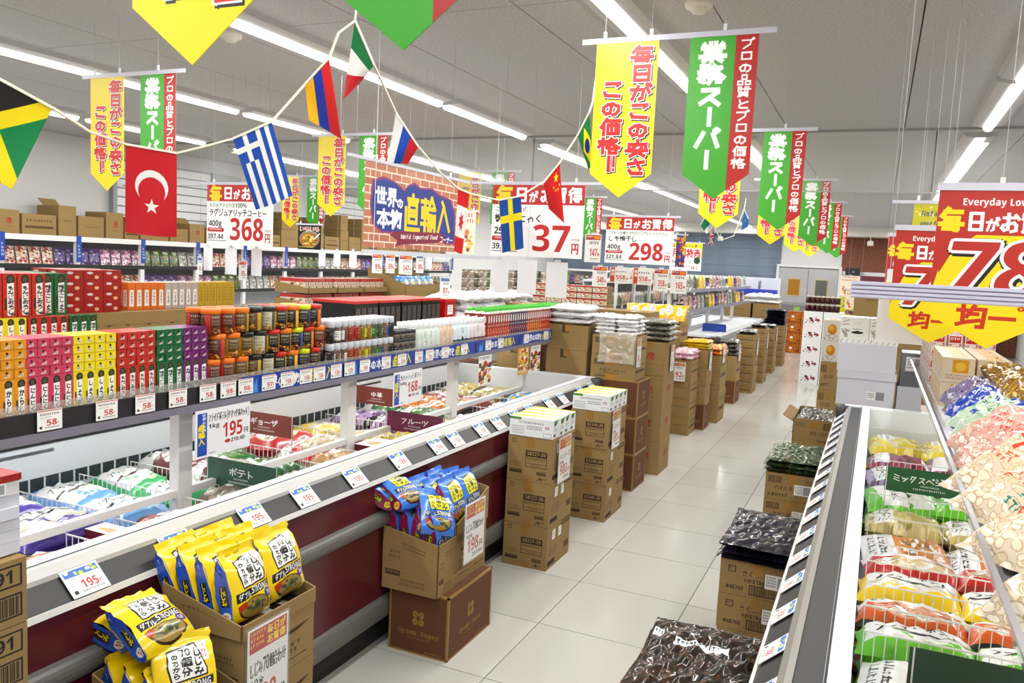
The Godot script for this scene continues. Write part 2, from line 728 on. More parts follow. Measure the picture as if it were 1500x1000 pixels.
# each character: pen strokes on a 16 by 16 grid, two figures a point (across, down)
const STROKES := {
"毎": "5015 32e2 46c6 c6be 463d 3dcd 0afa 867c", "日": "313e 31d1 d1de 38d8 3ede", "が": "15a59d7e 622e c3e8 c0d2 e0f2", "こ": "32d2b4 2a3dde",
"の": "837c4d2a275494d6dabd9e", "安": "8083 2427 24e4e7 753a8bdf b79b3f 0afa", "さ": "25d3 71ba 3b5ece", "価": "5018 343f 62f2 666e 66e6 e6ee 6eee 929e c2ce",
"格": "0464 313f 3409 3567 9168 83d36a 75fa 8b8f 8bdbdf 8fdf", "!": "818a 8d8e", "業": "6064 9094 2144 d1b4 14e4 5456 a4a6 37c7 49b9 0bfb 777f 7b2f 8bdf",
"務": "1161 6134 2345 0666 6647 373e 3e1d 360b 9159 83d3 d36b 84fb 7bdb dbde debe 9a6f", "品": "5157 51a1 a1a7 57a7 1a1f 1a6a 6a6f 1f6f 9a9f 9aea eaef 9fef",
"質": "5121 2127 2474 5458 d191 9197 94f4 c4c8 393d 39c9 c9cd 3bcb 3dcd 5e2f aecf", "と": "4257 d5684a4d6ede", "プ": "23c3b94f e0f1e2d1e0", "ロ": "333d 33d3 d3dd 3ddd",
"ス": "33c3c52e 8adf", "パ": "531e b4ee d0e1d2c1d0", "ー": "18e8", "︱": "818e", "お": "24b4 616d3e1c2a79b8dade9f c2f5",
"買": "2125 21d1 d1d5 25d5 6165 9195 373d 37c7 c7cd 39c9 3bcb 3dcd 5d2f 9dcf", "得": "5014 5517 363f 7175 71e1 e1e5 73e3 75e5 78f8 6bfb c8ce ceae 7c9e",
"世": "05f5 313d 3dfd 818a c1ca 8aca", "界": "3136 31d1 d1d6 33d3 36d6 8186 861a 86fa 6a6c 6c3f aaaf", "本": "04f4 818f 841c 84fc 5cbc",
"物": "3115 2464 414f 0b79 9158 73f3 f3ee eebd b369 e35e", "直": "32d2 8084 444c 44c4 c4cc 47c7 49c9 4ccc 161f 1fff",
"輸": "0272 414f 1519 1575 7579 1777 1979 0c8c b085 b0f5 95d5 888f 88b8 b8bf 8aba 8cbc d8dd f8ff", "入": "6183 832f 83fe",
"均": "0454 313c 0d6b 9158 83f3 f3ee eebe 86b6 7bca", "一": "18e8", "月": "414a 4a2f 41d1 d1df dfbf 45d5 49d9", "間": "212f 2161 6166 2363 2666 a1a6 a1e1 e1ef efcf a3e3 a6e6 59b9 b9be 5ebe 5bbb 595e",
"特": "3115 2464 414f 0b79 a0a5 82d2 65f5 68f8 d6de debe 8a9c", "売": "32d2 8085 45c5 272a 27e7 e7ea 692f a9ae aeee eeeb", "円": "212f 21d1 d1df dfbf 8189 29d9",
"商": "8082 12e2 5254 a2a4 252f 25d5 d5df 6648 96b8 5a5e 5aaa aaae 5eae", "食": "8016 80f6 46b6 b6ba 48b8 4aba 464f 4f9c 8adf", "個": "4017 343f 616f 61f1 f1ff 6fff 85d5 a3a8 888c 88d8 d8dc 8cdc",
"分": "6118 a1f8 48c8 c8be be9e 783f", "合": "8017 80f7 56b6 3a3f 3aca cacf 3fcf", "中": "242a 24d4 d4da 2ada 818f", "華": "12e2 5054 a0a4 36c6 09f9 3cdc 868f 5659 a6a9",
"大": "05f5 8185 851f 85ff", "板": "0464 313f 3409 3567 72f2 7278 784f 86d6 d66f 87ef", "梅": "0464 313f 3409 3567 9068 82f2 858d 85e5 e5ed 8ddd 69f9 b5bd", "干": "31d1 07f7 818f",
"内": "242f 24d4 d4df 8185 844a 86bb", "容": "8083 2326 23e3 e3e6 5537 a5c7 861b 86fb 4b4f 4bbb bbbf 4fbf", "量": "4145 41b1 b1b5 43b3 45b5 07f7 494d 49b9 b9bd 4bbb 4dbd 898f 1fff",
"昆": "4147 41b1 b1b7 44b4 47b7 292e 2c6b 2e6d 989e 9eee eeeb", "布": "03f3 713b 474d 47d7 d7dd 858f", "佃": "4017 343f 737e 73f3 f3fe 7efe 78f8 b3be",
"煮": "32b2 7075 05f5 d23b 484c 48b8 b8bc 4aba 4cbc 1d0f 5d4f 9daf dcff", "豆": "12e2 4449 44b4 b4b9 49b9 5a6d aa9d 0efe", "手": "b131 15e5 08f8 818e 8e5d",
"結": "4024 2444 4419 1959 383f 3b1e 4b5d 83f3 b0b6 96e6 999f 99e9 e9ef 9fef", "び": "1363532a4e6ea9b3e8 c1d3 e0f2", "ん": "811e5a8a8d9ecdea", "に": "323e 75d5 6c7ede", "ゃ": "2ac7ebcd 575f 9597",
"く": "b148be", "し": "413c5fafdc", "そ": "43b327e77bbf", "だ": "24a4 622f 98e8 8c9eee c0d2 e0f2", "た": "24b4 613f 98e8 8c9eee", "わ": "404f 15651d86c6e9dd9f", "り": "424b c1c97f",
"て": "13e3797dbf", "で": "13e3797dbf c6d8 e5f7", "け": "313f 65f5 c1ca9f", "げ": "313f 65e5 b1ba8f d0e2 f0f1", "ろ": "33c32997c7ebcf7f", "ン": "2447 3e9ce4", "グ": "5119 52c24f d0e2 f0f1", "ヒ": "424e 4ede 49d5",
"ッ": "2649 6789 d65f", "ト": "515f 57cb", "ア": "13e388 757a3f", "イ": "d128 848f", "テ": "32d2 07f7 878c4f", "ム": "722dcd a8ef", "フ": "23d34f", "ド": "414f 46b9 c1d3 e0f2",
"ポ": "15d5 717f 482c b8dc e0f1e2d1e0", "ク": "5129 52c24f", "リ": "424a c1c86f", "ル": "42491f 919ef9", "カ": "14d4be9d 711f", "ギ": "15c4 0ae8 618f d0e2 e0f1", "ョ": "46c6cf 4aca 4fcf",
"ザ": "05e5 4149 b1b85f d0e2 e0f2", "ツ": "1327 6277 e25f", "ミ": "31d4 37c9 2bdf", "ベ": "0a55fd b2d4 d1f3", "ジ": "3154 1638 2e9de5 c0d2 e0f1", "タ": "5119 52d24f 48aa", "ダ": "5119 52d24f 48aa d0e2 e0f1",
"ブ": "23c34f d0e2 e0f1", "コ": "23d3dd 1ddd", "チ": "c132 07f7 838a4f", "ュ": "47b7ad 2ded", "ラ": "32c2 16d64f", "ナ": "06f6 91993f", "か": "15a59d7e 622e c3e8", "ら": "5193 454b87c8db9f5f",
"も": "716d8fcedb 25a5 29a9", "み": "23732d1a4aeb d69f", "じ": "313c4f9fcc a2b4 d0e2", "ょ": "868e5f4d7cde 8aca", "う": "5193 25a5d8cb6f", "ね": "414f 15651d84c4e8de8e7cbbff", "柚": "0464 313f 3409 3567 848f 84e4 e4ef 8fef 89e9 b0bf",
"子": "22d2868e5d 08f8", "印": "6131 313c 3777 3c7c a2af a2e2ec eccb", "を": "24b4 723a97 d65b6fdf", "き": "24d3 27d6 71ca 3c5fcf", "産": "8082 22d2 5355 b395 25f5 250f 6849 58e8 5bdb 4fff 989f",
"国": "212f 21e1 e1ef 2fef 44c4 48c8 4ccc 848c 9abb", "せ": "07f6 b1bb9a 414ede", "ち": "14d4 623b87c8dc9f6f", "い": "323b5e d3db", "る": "32c22888c8ebcf6f", "つ": "16b4e8dc7f", "な": "1474 402c b1f5 919d4f2d5bdf", "ど": "4258 d5674a5ddd a0c2 d0f2",
"ハ": "531e a3ee", "ま": "32c2 36c6 717d5f2e3b7bdf", "ビ": "424e 4ede 49c5 d0e2 e0f1", "バ": "531e a4de c0d2 e0f1", "シ": "2143 0628 1e8de4",
}


# ---------------------------------------------------------------- what is printed on things

# bits of food seen through a clear bag: each with its own darker outline
func pieces(n: int, lo: float, hi: float, rim: Color, fills: Array) -> void:
	for i in n:
		var r := rng.randf_range(lo, hi)
		var k := rng.randf_range(0.55, 0.95)
		var x := rng.randf() * cw
		var y := rng.randf() * ch
		oval(x, y, r, r * k, rim)
		oval(x, y, r - 1.6, r * k - 1.6, fills[rng.randi() % fills.size()])


const RED := Color(0.72, 0.12, 0.12)
const INK := Color(0.1, 0.1, 0.1)
const YEL := Color(0.96, 0.86, 0.06)
const GRN := Color(0.25, 0.66, 0.16)
const KRAFT := Color(0.57, 0.465, 0.28)
const BLU := Color(0.12, 0.3, 0.68)
const PURE := Color(0.93, 0.93, 0.92)


func draw_prints() -> void:
	draw_banners()
	draw_pops()
	draw_flags()
	draw_tags()
	draw_spices()
	draw_cartons()
	draw_bags()


func two_tone(t: String, x: float, y: float, w: float, h: float, fill: Color, rim: Color, shade: Color, upright: bool, weight := 0.17) -> void:
	var o := w * 0.045 if upright else h * 0.05
	for pass_ in 3:
		var c: Color = [shade, rim, fill][pass_]
		var d: float = [o * 1.1, 0.0, 0.0][pass_]
		var fat: float = [o * 0.9, o * 0.9, 0.0][pass_]
		if upright:
			column(t, x + d, y + d, w, h, c, weight, fat)
		else:
			words(t, x + d, y + d, w, h, c, weight, fat)


func draw_banners() -> void:
	cell("banner_yellow", 220, 520, YEL)
	two_tone("毎日がこの安さ", 122, 18, 84, 430, Color(0.82, 0.13, 0.12), Color.WHITE, INK, true)
	two_tone("この価格!", 22, 128, 84, 310, Color(0.82, 0.13, 0.12), Color.WHITE, INK, true)
	two_tone("!", 58, 376, 50, 62, Color(0.82, 0.13, 0.12), Color.WHITE, INK, true)
	cell("banner_green", 220, 520, GRN)
	rect(148, 0, 72, 520, RED)
	column("業務スーパー", 30, 20, 92, 410, Color.WHITE, 0.19)
	column("プロの品質とプロの価格", 158, 14, 50, 410, Color.WHITE, 0.13)
	cell("banner_rail", 32, 16, Color(0.75, 0.75, 0.8))


func day_header(x: float, y: float, w: float, h: float) -> void:
	rect(x, y, w, h, RED)
	var g := h * 0.86
	words("毎", x + w * 0.04, y + h * 0.02, g * 1.12, h * 1.04, Color(0.97, 0.82, 0.08), 0.19)
	words("日", x + w * 0.245, y + h * 0.1, g * 0.9, h * 0.8, Color.WHITE, 0.17)
	words("が", x + w * 0.4, y + h * 0.3, g * 0.62, h * 0.6, Color.WHITE, 0.16)
	words("お買得", x + w * 0.52, y + h * 0.1, w * 0.45, h * 0.8, Color.WHITE, 0.15)


func pop(n: String, lead: String, name_: String, size_: String, old: String, price: String) -> void:
	cell(n, 480, 340, Color(0.95, 0.95, 0.95))
	day_header(0, 4, 480, 92)
	words_left(lead, 16, 106, 440, 24, Color(0.12, 0.3, 0.16), 0.1)
	words_left(name_, 16, 138, 420, 42, INK, 0.12)
	words_left(size_, 14, 204, 120, 32, INK)
	rect(14, 246, 104, 22, RED)
	oval(14, 257, 10, 11, RED)
	oval(118, 257, 10, 11, RED)
	small_print(22, 250, 90, 14, Color.WHITE)
	words_left(old, 6, 280, 130, 28, INK)
	rect(4, 316, 140, 3, INK)
	var w := 250.0 if price.length() > 2 else 200.0
	words(price, 418 - w, 190, w, 122, Color(0.74, 0.13, 0.12))
	words("円", 420, 268, 46, 52, Color(0.74, 0.13, 0.12), 0.13)
	small_print(424, 250, 40, 14, Color(0.74, 0.13, 0.12))


func draw_pops() -> void:
	pop("pop_coffee", "ただのアラビカ豆100%", "ラグジュアリッチコーヒー", "400g", "397.44", "368")
	pop("pop_konnyaku", "こんにゃくなど", "板こんにゃく", "250g", "39.96", "37")
	pop("pop_plum", "こだわりの梅干でけたロングヒットアイテム!", "しそ梅干し", "400g", "321.84", "298")
	cell("pop_blank", 40, 40, Color(0.93, 0.93, 0.95))
	# imported food corner
	cell("pop_import", 620, 300, Color(0.93, 0.87, 0.8))
	for r in 11:
		for k in 11:
			var t := rng.randf_range(-0.05, 0.05)
			rect(k * 62.0 - (31 if r % 2 else 0), r * 28.0 + 2, 57, 23, Color(0.74 + t, 0.47 + t, 0.35 + t))
	var blob := PackedVector2Array()
	for q in [[50, 70], [110, 52], [180, 62], [236, 86], [262, 64], [300, 52], [340, 66], [420, 60], [470, 78], [560, 90], [596, 140], [600, 260], [520, 262], [470, 236], [300, 226], [200, 236], [110, 240], [56, 214], [40, 150]]:
		blob.append(Vector2(q[0], q[1]))
	var big := PackedVector2Array()
	for q in blob:
		big.append((q - Vector2(315, 155)) * Vector2(1.035, 1.08) + Vector2(315, 155))
	poly(big, Color(0.55, 0.2, 0.42))
	poly(blob, Color(0.1, 0.22, 0.56))
	words("世界", 62, 78, 128, 72, Color.WHITE, 0.16)
	words("の", 188, 108, 44, 44, Color.WHITE, 0.16)
	words("本物", 72, 154, 150, 76, Color.WHITE, 0.16)
	words("直輸入", 236, 84, 330, 148, Color(0.98, 0.82, 0.08), 0.13)
	shape([150, 250, 190, 236, 470, 226, 520, 232, 540, 268, 500, 262, 460, 268, 230, 284, 190, 292, 200, 270], Color(0.5, 0.1, 0.22))
	for i in 19:
		var c := "World Imported Food"[i]
		for p in [0]:
			var l := latin(c, true)
			var q: PackedVector2Array = l[0]
			for a in range(0, q.size() - 2, 3):
				var t3 := PackedVector2Array()
				for j in 3:
					t3.append(Vector2(222 + i * 13.4 + q[a + j].x * 17 - q[a + j].y * 5, 246 - i * 0.5 + q[a + j].y * 17))
				poly(t3, Color.WHITE)
	words("コーナー", 492, 236, 100, 30, Color.WHITE, 0.14)
	# everyday 78
	cell("pop_even", 360, 560, YEL)
	rect(0, 0, 360, 160, Color(0.72, 0.17, 0.13))
	shape([0, 160, 120, 160, 60, 210, 20, 300], Color(0.72, 0.17, 0.13))
	shape([0, 160, 0, 380, 26, 250, 60, 160], Color(0.72, 0.17, 0.13))
	shape([360, 160, 300, 160, 360, 220], Color(0.72, 0.17, 0.13))
	words("Everyday Low Price", 70, 32, 270, 24, Color.WHITE)
	words("毎", 6, 64, 74, 92, YEL, 0.2)
	words("日", 86, 76, 56, 74, Color.WHITE, 0.17)
	words("が", 142, 96, 42, 54, Color.WHITE, 0.16)
	words("お買得", 184, 76, 170, 74, Color.WHITE, 0.16)
	for k in 3:
		var fat: float = [17, 11, 0][k]
		words("78", 34 + (4 if k == 0 else 0), 184 + (5 if k == 0 else 0), 300, 192, [INK, Color.WHITE, Color(0.72, 0.17, 0.13)][k], 0.12, fat, 0.14)
	words("均一", 84, 400, 180, 96, Color(0.78, 0.2, 0.08), 0.15)
	words("84", 258, 392, 46, 30, Color(0.78, 0.2, 0.08))
	# monthly offer
	cell("pop_month", 300, 240, Color(0.95, 0.95, 0.93))
	rect(0, 0, 300, 136, Color(0.95, 0.85, 0.1))
	words("毎月がどんどん安い", 14, 8, 270, 30, INK, 0.12)
	words("月間特売", 12, 46, 276, 84, Color.WHITE, 0.16, 7.0)
	words("月間特売", 12, 46, 276, 84, Color(0.75, 0.1, 0.1), 0.15)
	words("商品についている", 14, 150, 190, 28, INK, 0.12)
	oval(258, 150, 30, 30, Color(0.05, 0.25, 0.14))
	words("印!", 200, 196, 80, 36, Color(0.75, 0.1, 0.1), 0.14)
	small_print(14, 196, 180, 34, INK)
	# noodle bowl poster
	cell("pop_noodle", 240, 210, Color(0.07, 0.06, 0.06))
	oval(120, 120, 106, 74, Color(0.55, 0.55, 0.5))
	oval(120, 128, 96, 62, Color(0.62, 0.42, 0.16))
	blotches(60, 5, 16, [Color(0.9, 0.7, 0.15), Color(0.85, 0.5, 0.12), Color(0.25, 0.4, 0.15), Color(0.5, 0.2, 0.12), Color(0.92, 0.85, 0.4)], 50, 84, 140, 90)
	line(Vector2(225, 74), Vector2(170, 120), 12, PURE)
	words("いろいろ", 12, 14, 210, 40, PURE, 0.15, 3.0)
	words("いろいろ", 12, 14, 210, 40, Color(0.75, 0.1, 0.1), 0.13)
	small_print(10, 184, 160, 20, YEL)
	cell("pop_cream", 160, 220, Color(0.93, 0.88, 0.8))
	small_print(12, 10, 136, 60, Color(0.7, 0.15, 0.15), 2)
	blotches(26, 6, 20, [Color(0.85, 0.5, 0.2), Color(0.9, 0.75, 0.3), Color(0.6, 0.25, 0.2), PURE], 20, 90, 120, 110)
	cell("pop_vertical", 90, 300, Color(0.2, 0.14, 0.42))
	blotches(40, 6, 26, [Color(0.85, 0.55, 0.1), Color(0.7, 0.2, 0.12), Color(0.3, 0.2, 0.5), Color(0.9, 0.8, 0.3)])
	cell("pop_find", 200, 260, Color(0.78, 0.76, 0.1))
	blotches(24, 6, 20, [Color(0.9, 0.9, 0.5), Color(0.7, 0.7, 0.08)])
	words("Find and", 40, 44, 120, 30, Color(0.1, 0.15, 0.45), 0.1, 0.0, 0.2)
	words("your favor", 40, 100, 140, 30, Color(0.1, 0.15, 0.45), 0.1, 0.0, 0.2)
	blotches(14, 14, 30, [Color(0.4, 0.1, 0.3), Color(0.8, 0.5, 0.1), Color(0.6, 0.5, 0.7), PURE], 70, 170, 130, 80)
	# category boards on the freezers
	for b in [["board_potato", "ポテト", Color(0.2, 0.36, 0.28)], ["board_gyoza", "ギョーザ", Color(0.5, 0.24, 0.21)], ["board_fruit", "フルーツ", Color(0.42, 0.13, 0.27)], ["board_chinese", "中華", Color(0.48, 0.2, 0.17)], ["board_mixed", "ミックスベジタブル", Color(0.11, 0.36, 0.19)]]:
		cell(b[0], 380, 150, b[2])
		var w: float = 320.0 if b[1].length() > 5 else 46.0 * b[1].length()
		words(b[1], 190 - w / 2.0, 40, w, 46, PURE, 0.13)
		small_print(150, 96, 80, 14, PURE)
		small_print(120, 116, 140, 16, PURE)
	# upright price boards
	for b in [["board_195", "フライドポテト(クリンクルカット)", "1kg", "195", "210.60"], ["board_168", "大ハッシュドポテト", "600g", "168", "181.44"]]:
		cell(b[0], 300, 310, Color(0.93, 0.93, 0.95))
		rect(10, 20, 50, 276, BLU)
		column("世界の本物", 34, 24, 20, 120, PURE, 0.12)
		column("直輸入", 14, 90, 34, 140, YEL, 0.15)
		words(b[1], 66, 30, 226, 56, INK, 0.1)
		words_left(b[2], 66, 100, 70, 26, INK)
		words(b[3], 142, 110, 116, 96, Color(0.74, 0.13, 0.1))
		words("円", 262, 166, 30, 40, INK, 0.12)
		words(b[4], 190, 222, 80, 26, INK)
		oval(172, 235, 16, 12, RED)
		small_print(70, 284, 40, 14, INK)
	for b in [["board_198", "しじみ70個合わせ", "10食", "198", "213.84"], ["board_198b", "しじみ70個合わせ", "10食", "198", "213.84"], ["board_980", "ハンバーグ", "20個", "980", "1058.40"]]:
		cell(b[0], 200, 400, PURE)
		rect(8, 8, 184, 90, RED)
		small_print(14, 16, 70, 70, YEL, 3)
		words("毎日が", 92, 14, 94, 38, YEL, 0.15)
		words("お買得", 92, 54, 94, 38, YEL, 0.15)
		words(b[1], 10, 136, 180, 60, INK, 0.11)
		words_left(b[2], 10, 210, 70, 30, INK)
		words(b[3], 26, 246, 120, 90, Color(0.74, 0.13, 0.1))
		words("円", 150, 290, 40, 46, INK, 0.13)
		words(b[4], 80, 352, 104, 26, INK)


func draw_flags() -> void:
	cell("flag_jamaica", 240, 160, INK)
	shape([0, 0, 240, 0, 120, 80], Color(0.04, 0.5, 0.27))
	shape([0, 160, 240, 160, 120, 80], Color(0.04, 0.5, 0.27))
	line(Vector2(0, 0), Vector2(240, 160), 34, YEL)
	line(Vector2(0, 160), Vector2(240, 0), 34, YEL)
	cell("flag_turkey", 130, 220, Color(0.78, 0.08, 0.14))
	oval(66, 96, 42, 42, PURE)
	oval(66, 108, 34, 36, Color(0.78, 0.08, 0.14))
	star(66, 146, 20, PURE)
	cell("flag_greece", 240, 160, PURE)
	for i in 5:
		rect(0, i * 35.6, 240, 17.8, Color(0.08, 0.3, 0.68))
	rect(0, 0, 90, 89, Color(0.08, 0.3, 0.68))
	rect(36, 0, 18, 89, PURE)
	rect(0, 36, 90, 18, PURE)
	cell("flag_armenia", 240, 160, Color(0.8, 0.1, 0.12))
	rect(0, 54, 240, 53, Color(0.1, 0.2, 0.62))
	rect(0, 107, 240, 53, Color(0.95, 0.7, 0.05))
	cell("flag_italy", 240, 160, PURE)
	rect(0, 0, 80, 160, Color(0.03, 0.46, 0.24))
	rect(160, 0, 80, 160, Color(0.78, 0.1, 0.14))
	cell("flag_slovenia", 240, 160, PURE)
	rect(0, 54, 240, 53, Color(0.08, 0.3, 0.72))
	rect(0, 107, 240, 53, Color(0.82, 0.1, 0.16))
	cell("flag_canada", 240, 160, PURE)
	rect(0, 0, 60, 160, Color(0.82, 0.1, 0.12))
	rect(180, 0, 60, 160, Color(0.82, 0.1, 0.12))
	star(120, 78, 42, Color(0.82, 0.1, 0.12), 0.0, 0.5, 7)
	cell("flag_sweden", 240, 160, Color(0.05, 0.28, 0.6))
	rect(74, 0, 34, 160, YEL)
	rect(0, 63, 240, 34, YEL)
	cell("flag_china", 240, 160, Color(0.8, 0.08, 0.1))
	star(44, 44, 26, YEL)
	for q in [[84, 18], [100, 36], [100, 60], [84, 76]]:
		star(q[0], q[1], 9, YEL, 0.4)
	cell("flag_brazil", 240, 160, Color(0.02, 0.46, 0.2))
	shape([20, 80, 120, 16, 220, 80, 120, 144], YEL)
	oval(120, 80, 38, 38, Color(0.04, 0.14, 0.45))
	cell("flag_denmark", 240, 160, Color(0.78, 0.08, 0.14))
	rect(70, 0, 26, 160, PURE)
	rect(0, 67, 240, 26, PURE)
	cell("flag_britain", 240, 160, Color(0.06, 0.14, 0.45))
	line(Vector2(0, 0), Vector2(240, 160), 28, PURE)
	line(Vector2(0, 160), Vector2(240, 0), 28, PURE)
	line(Vector2(0, 0), Vector2(240, 160), 10, RED)
	line(Vector2(0, 160), Vector2(240, 0), 10, RED)
	rect(96, 0, 48, 160, PURE)
	rect(0, 56, 240, 48, PURE)
	rect(106, 0, 28, 160, RED)
	rect(0, 66, 240, 28, RED)
	cell("flag_green", 240, 160, Color(0.03, 0.46, 0.3))
	rect(160, 0, 80, 160, PURE)
	cell("flag_blue", 240, 160, Color(0.2, 0.5, 0.82))
	small_print(90, 60, 60, 30, PURE)


func tag_print(n: String, price: String, blue_top: bool) -> void:
	cell(n, 120, 96, PURE)
	if blue_top:
		rect(6, 6, 108, 22, Color(0.25, 0.45, 0.75))
		blotches(10, 3, 9, [PURE, Color(0.75, 0.8, 0.25)], 10, 6, 100, 20)
	else:
		rect(4, 3, 112, 4, RED)
		small_print(12, 16, 96, 16, INK)
	small_print(12, 32, 60, 10, Color(0.5, 0.5, 0.5))
	words(price, 42, 46, 54, 28, Color(0.74, 0.13, 0.1))
	small_print(98, 60, 12, 14, Color(0.74, 0.13, 0.1))
	small_print(36, 80, 74, 11, INK)
	rect(10, 74, 12, 12, INK)


func draw_tags() -> void:
	for p in ["58", "98", "97", "158", "138", "128", "138b", "228", "108", "73", "168", "118"]:
		tag_print("tag_" + p, p.trim_suffix("b"), false)
	tag_print("tag_195", "195", true)
	tag_print("tag_188", "188", true)
	tag_print("tag_258", "258", true)
	for p in ["348", "558", "558b", "358", "165", "89", "87", "88", "347", "147", "92", "65"]:
		cell("card_" + p, 110, 140, PURE)
		if p.begins_with("558"):
			rect(4, 4, 24, 130, Color(0.75, 0.3, 0.1))
			column("特売", 6, 20, 20, 60, PURE, 0.13)
		elif p in ["88", "87"]:
			rect(8, 6, 94, 22, Color(0.35, 0.45, 0.65))
		else:
			rect(6, 4, 98, 24, RED)
			rect(60, 8, 40, 16, Color(0.9, 0.55, 0.1))
			small_print(10, 8, 46, 16, PURE)
		small_print(32, 36, 70, 24, INK)
		words(p.trim_suffix("b"), 34, 72, 52, 38, Color(0.74, 0.13, 0.1))
		words("円", 88, 92, 14, 18, Color(0.74, 0.13, 0.1), 0.14)
		small_print(40, 120, 60, 12, INK)
	cell("picture_card", 120, 150, PURE)
	small_print(8, 6, 104, 26, INK)
	blotches(60, 4, 18, [Color(0.7, 0.2, 0.15), Color(0.85, 0.6, 0.3), Color(0.9, 0.85, 0.6), Color(0.4, 0.15, 0.25), Color(0.3, 0.4, 0.2)], 10, 40, 100, 104)
	cell("picture_card_gold", 120, 150, Color(0.85, 0.65, 0.3))
	blotches(50, 4, 18, [Color(0.7, 0.15, 0.15), Color(0.95, 0.75, 0.2), Color(0.9, 0.85, 0.6), Color(0.55, 0.25, 0.1), PURE], 6, 6, 108, 120)
	small_print(8, 124, 104, 20, PURE)
	cell("blue_strip", 400, 60, Color(0.1, 0.24, 0.6))
	words("世界の本物を", 70, 8, 170, 44, PURE, 0.13)
	words("直輸入", 246, 6, 110, 48, Color(0.85, 0.8, 0.2), 0.14)
	shape([20, 56, 30, 16, 40, 36, 52, 8, 56, 56], Color(0.25, 0.55, 0.85))
	cell("blue_upright", 40, 160, Color(0.1, 0.26, 0.62))
	small_print(12, 60, 18, 80, PURE, 4)


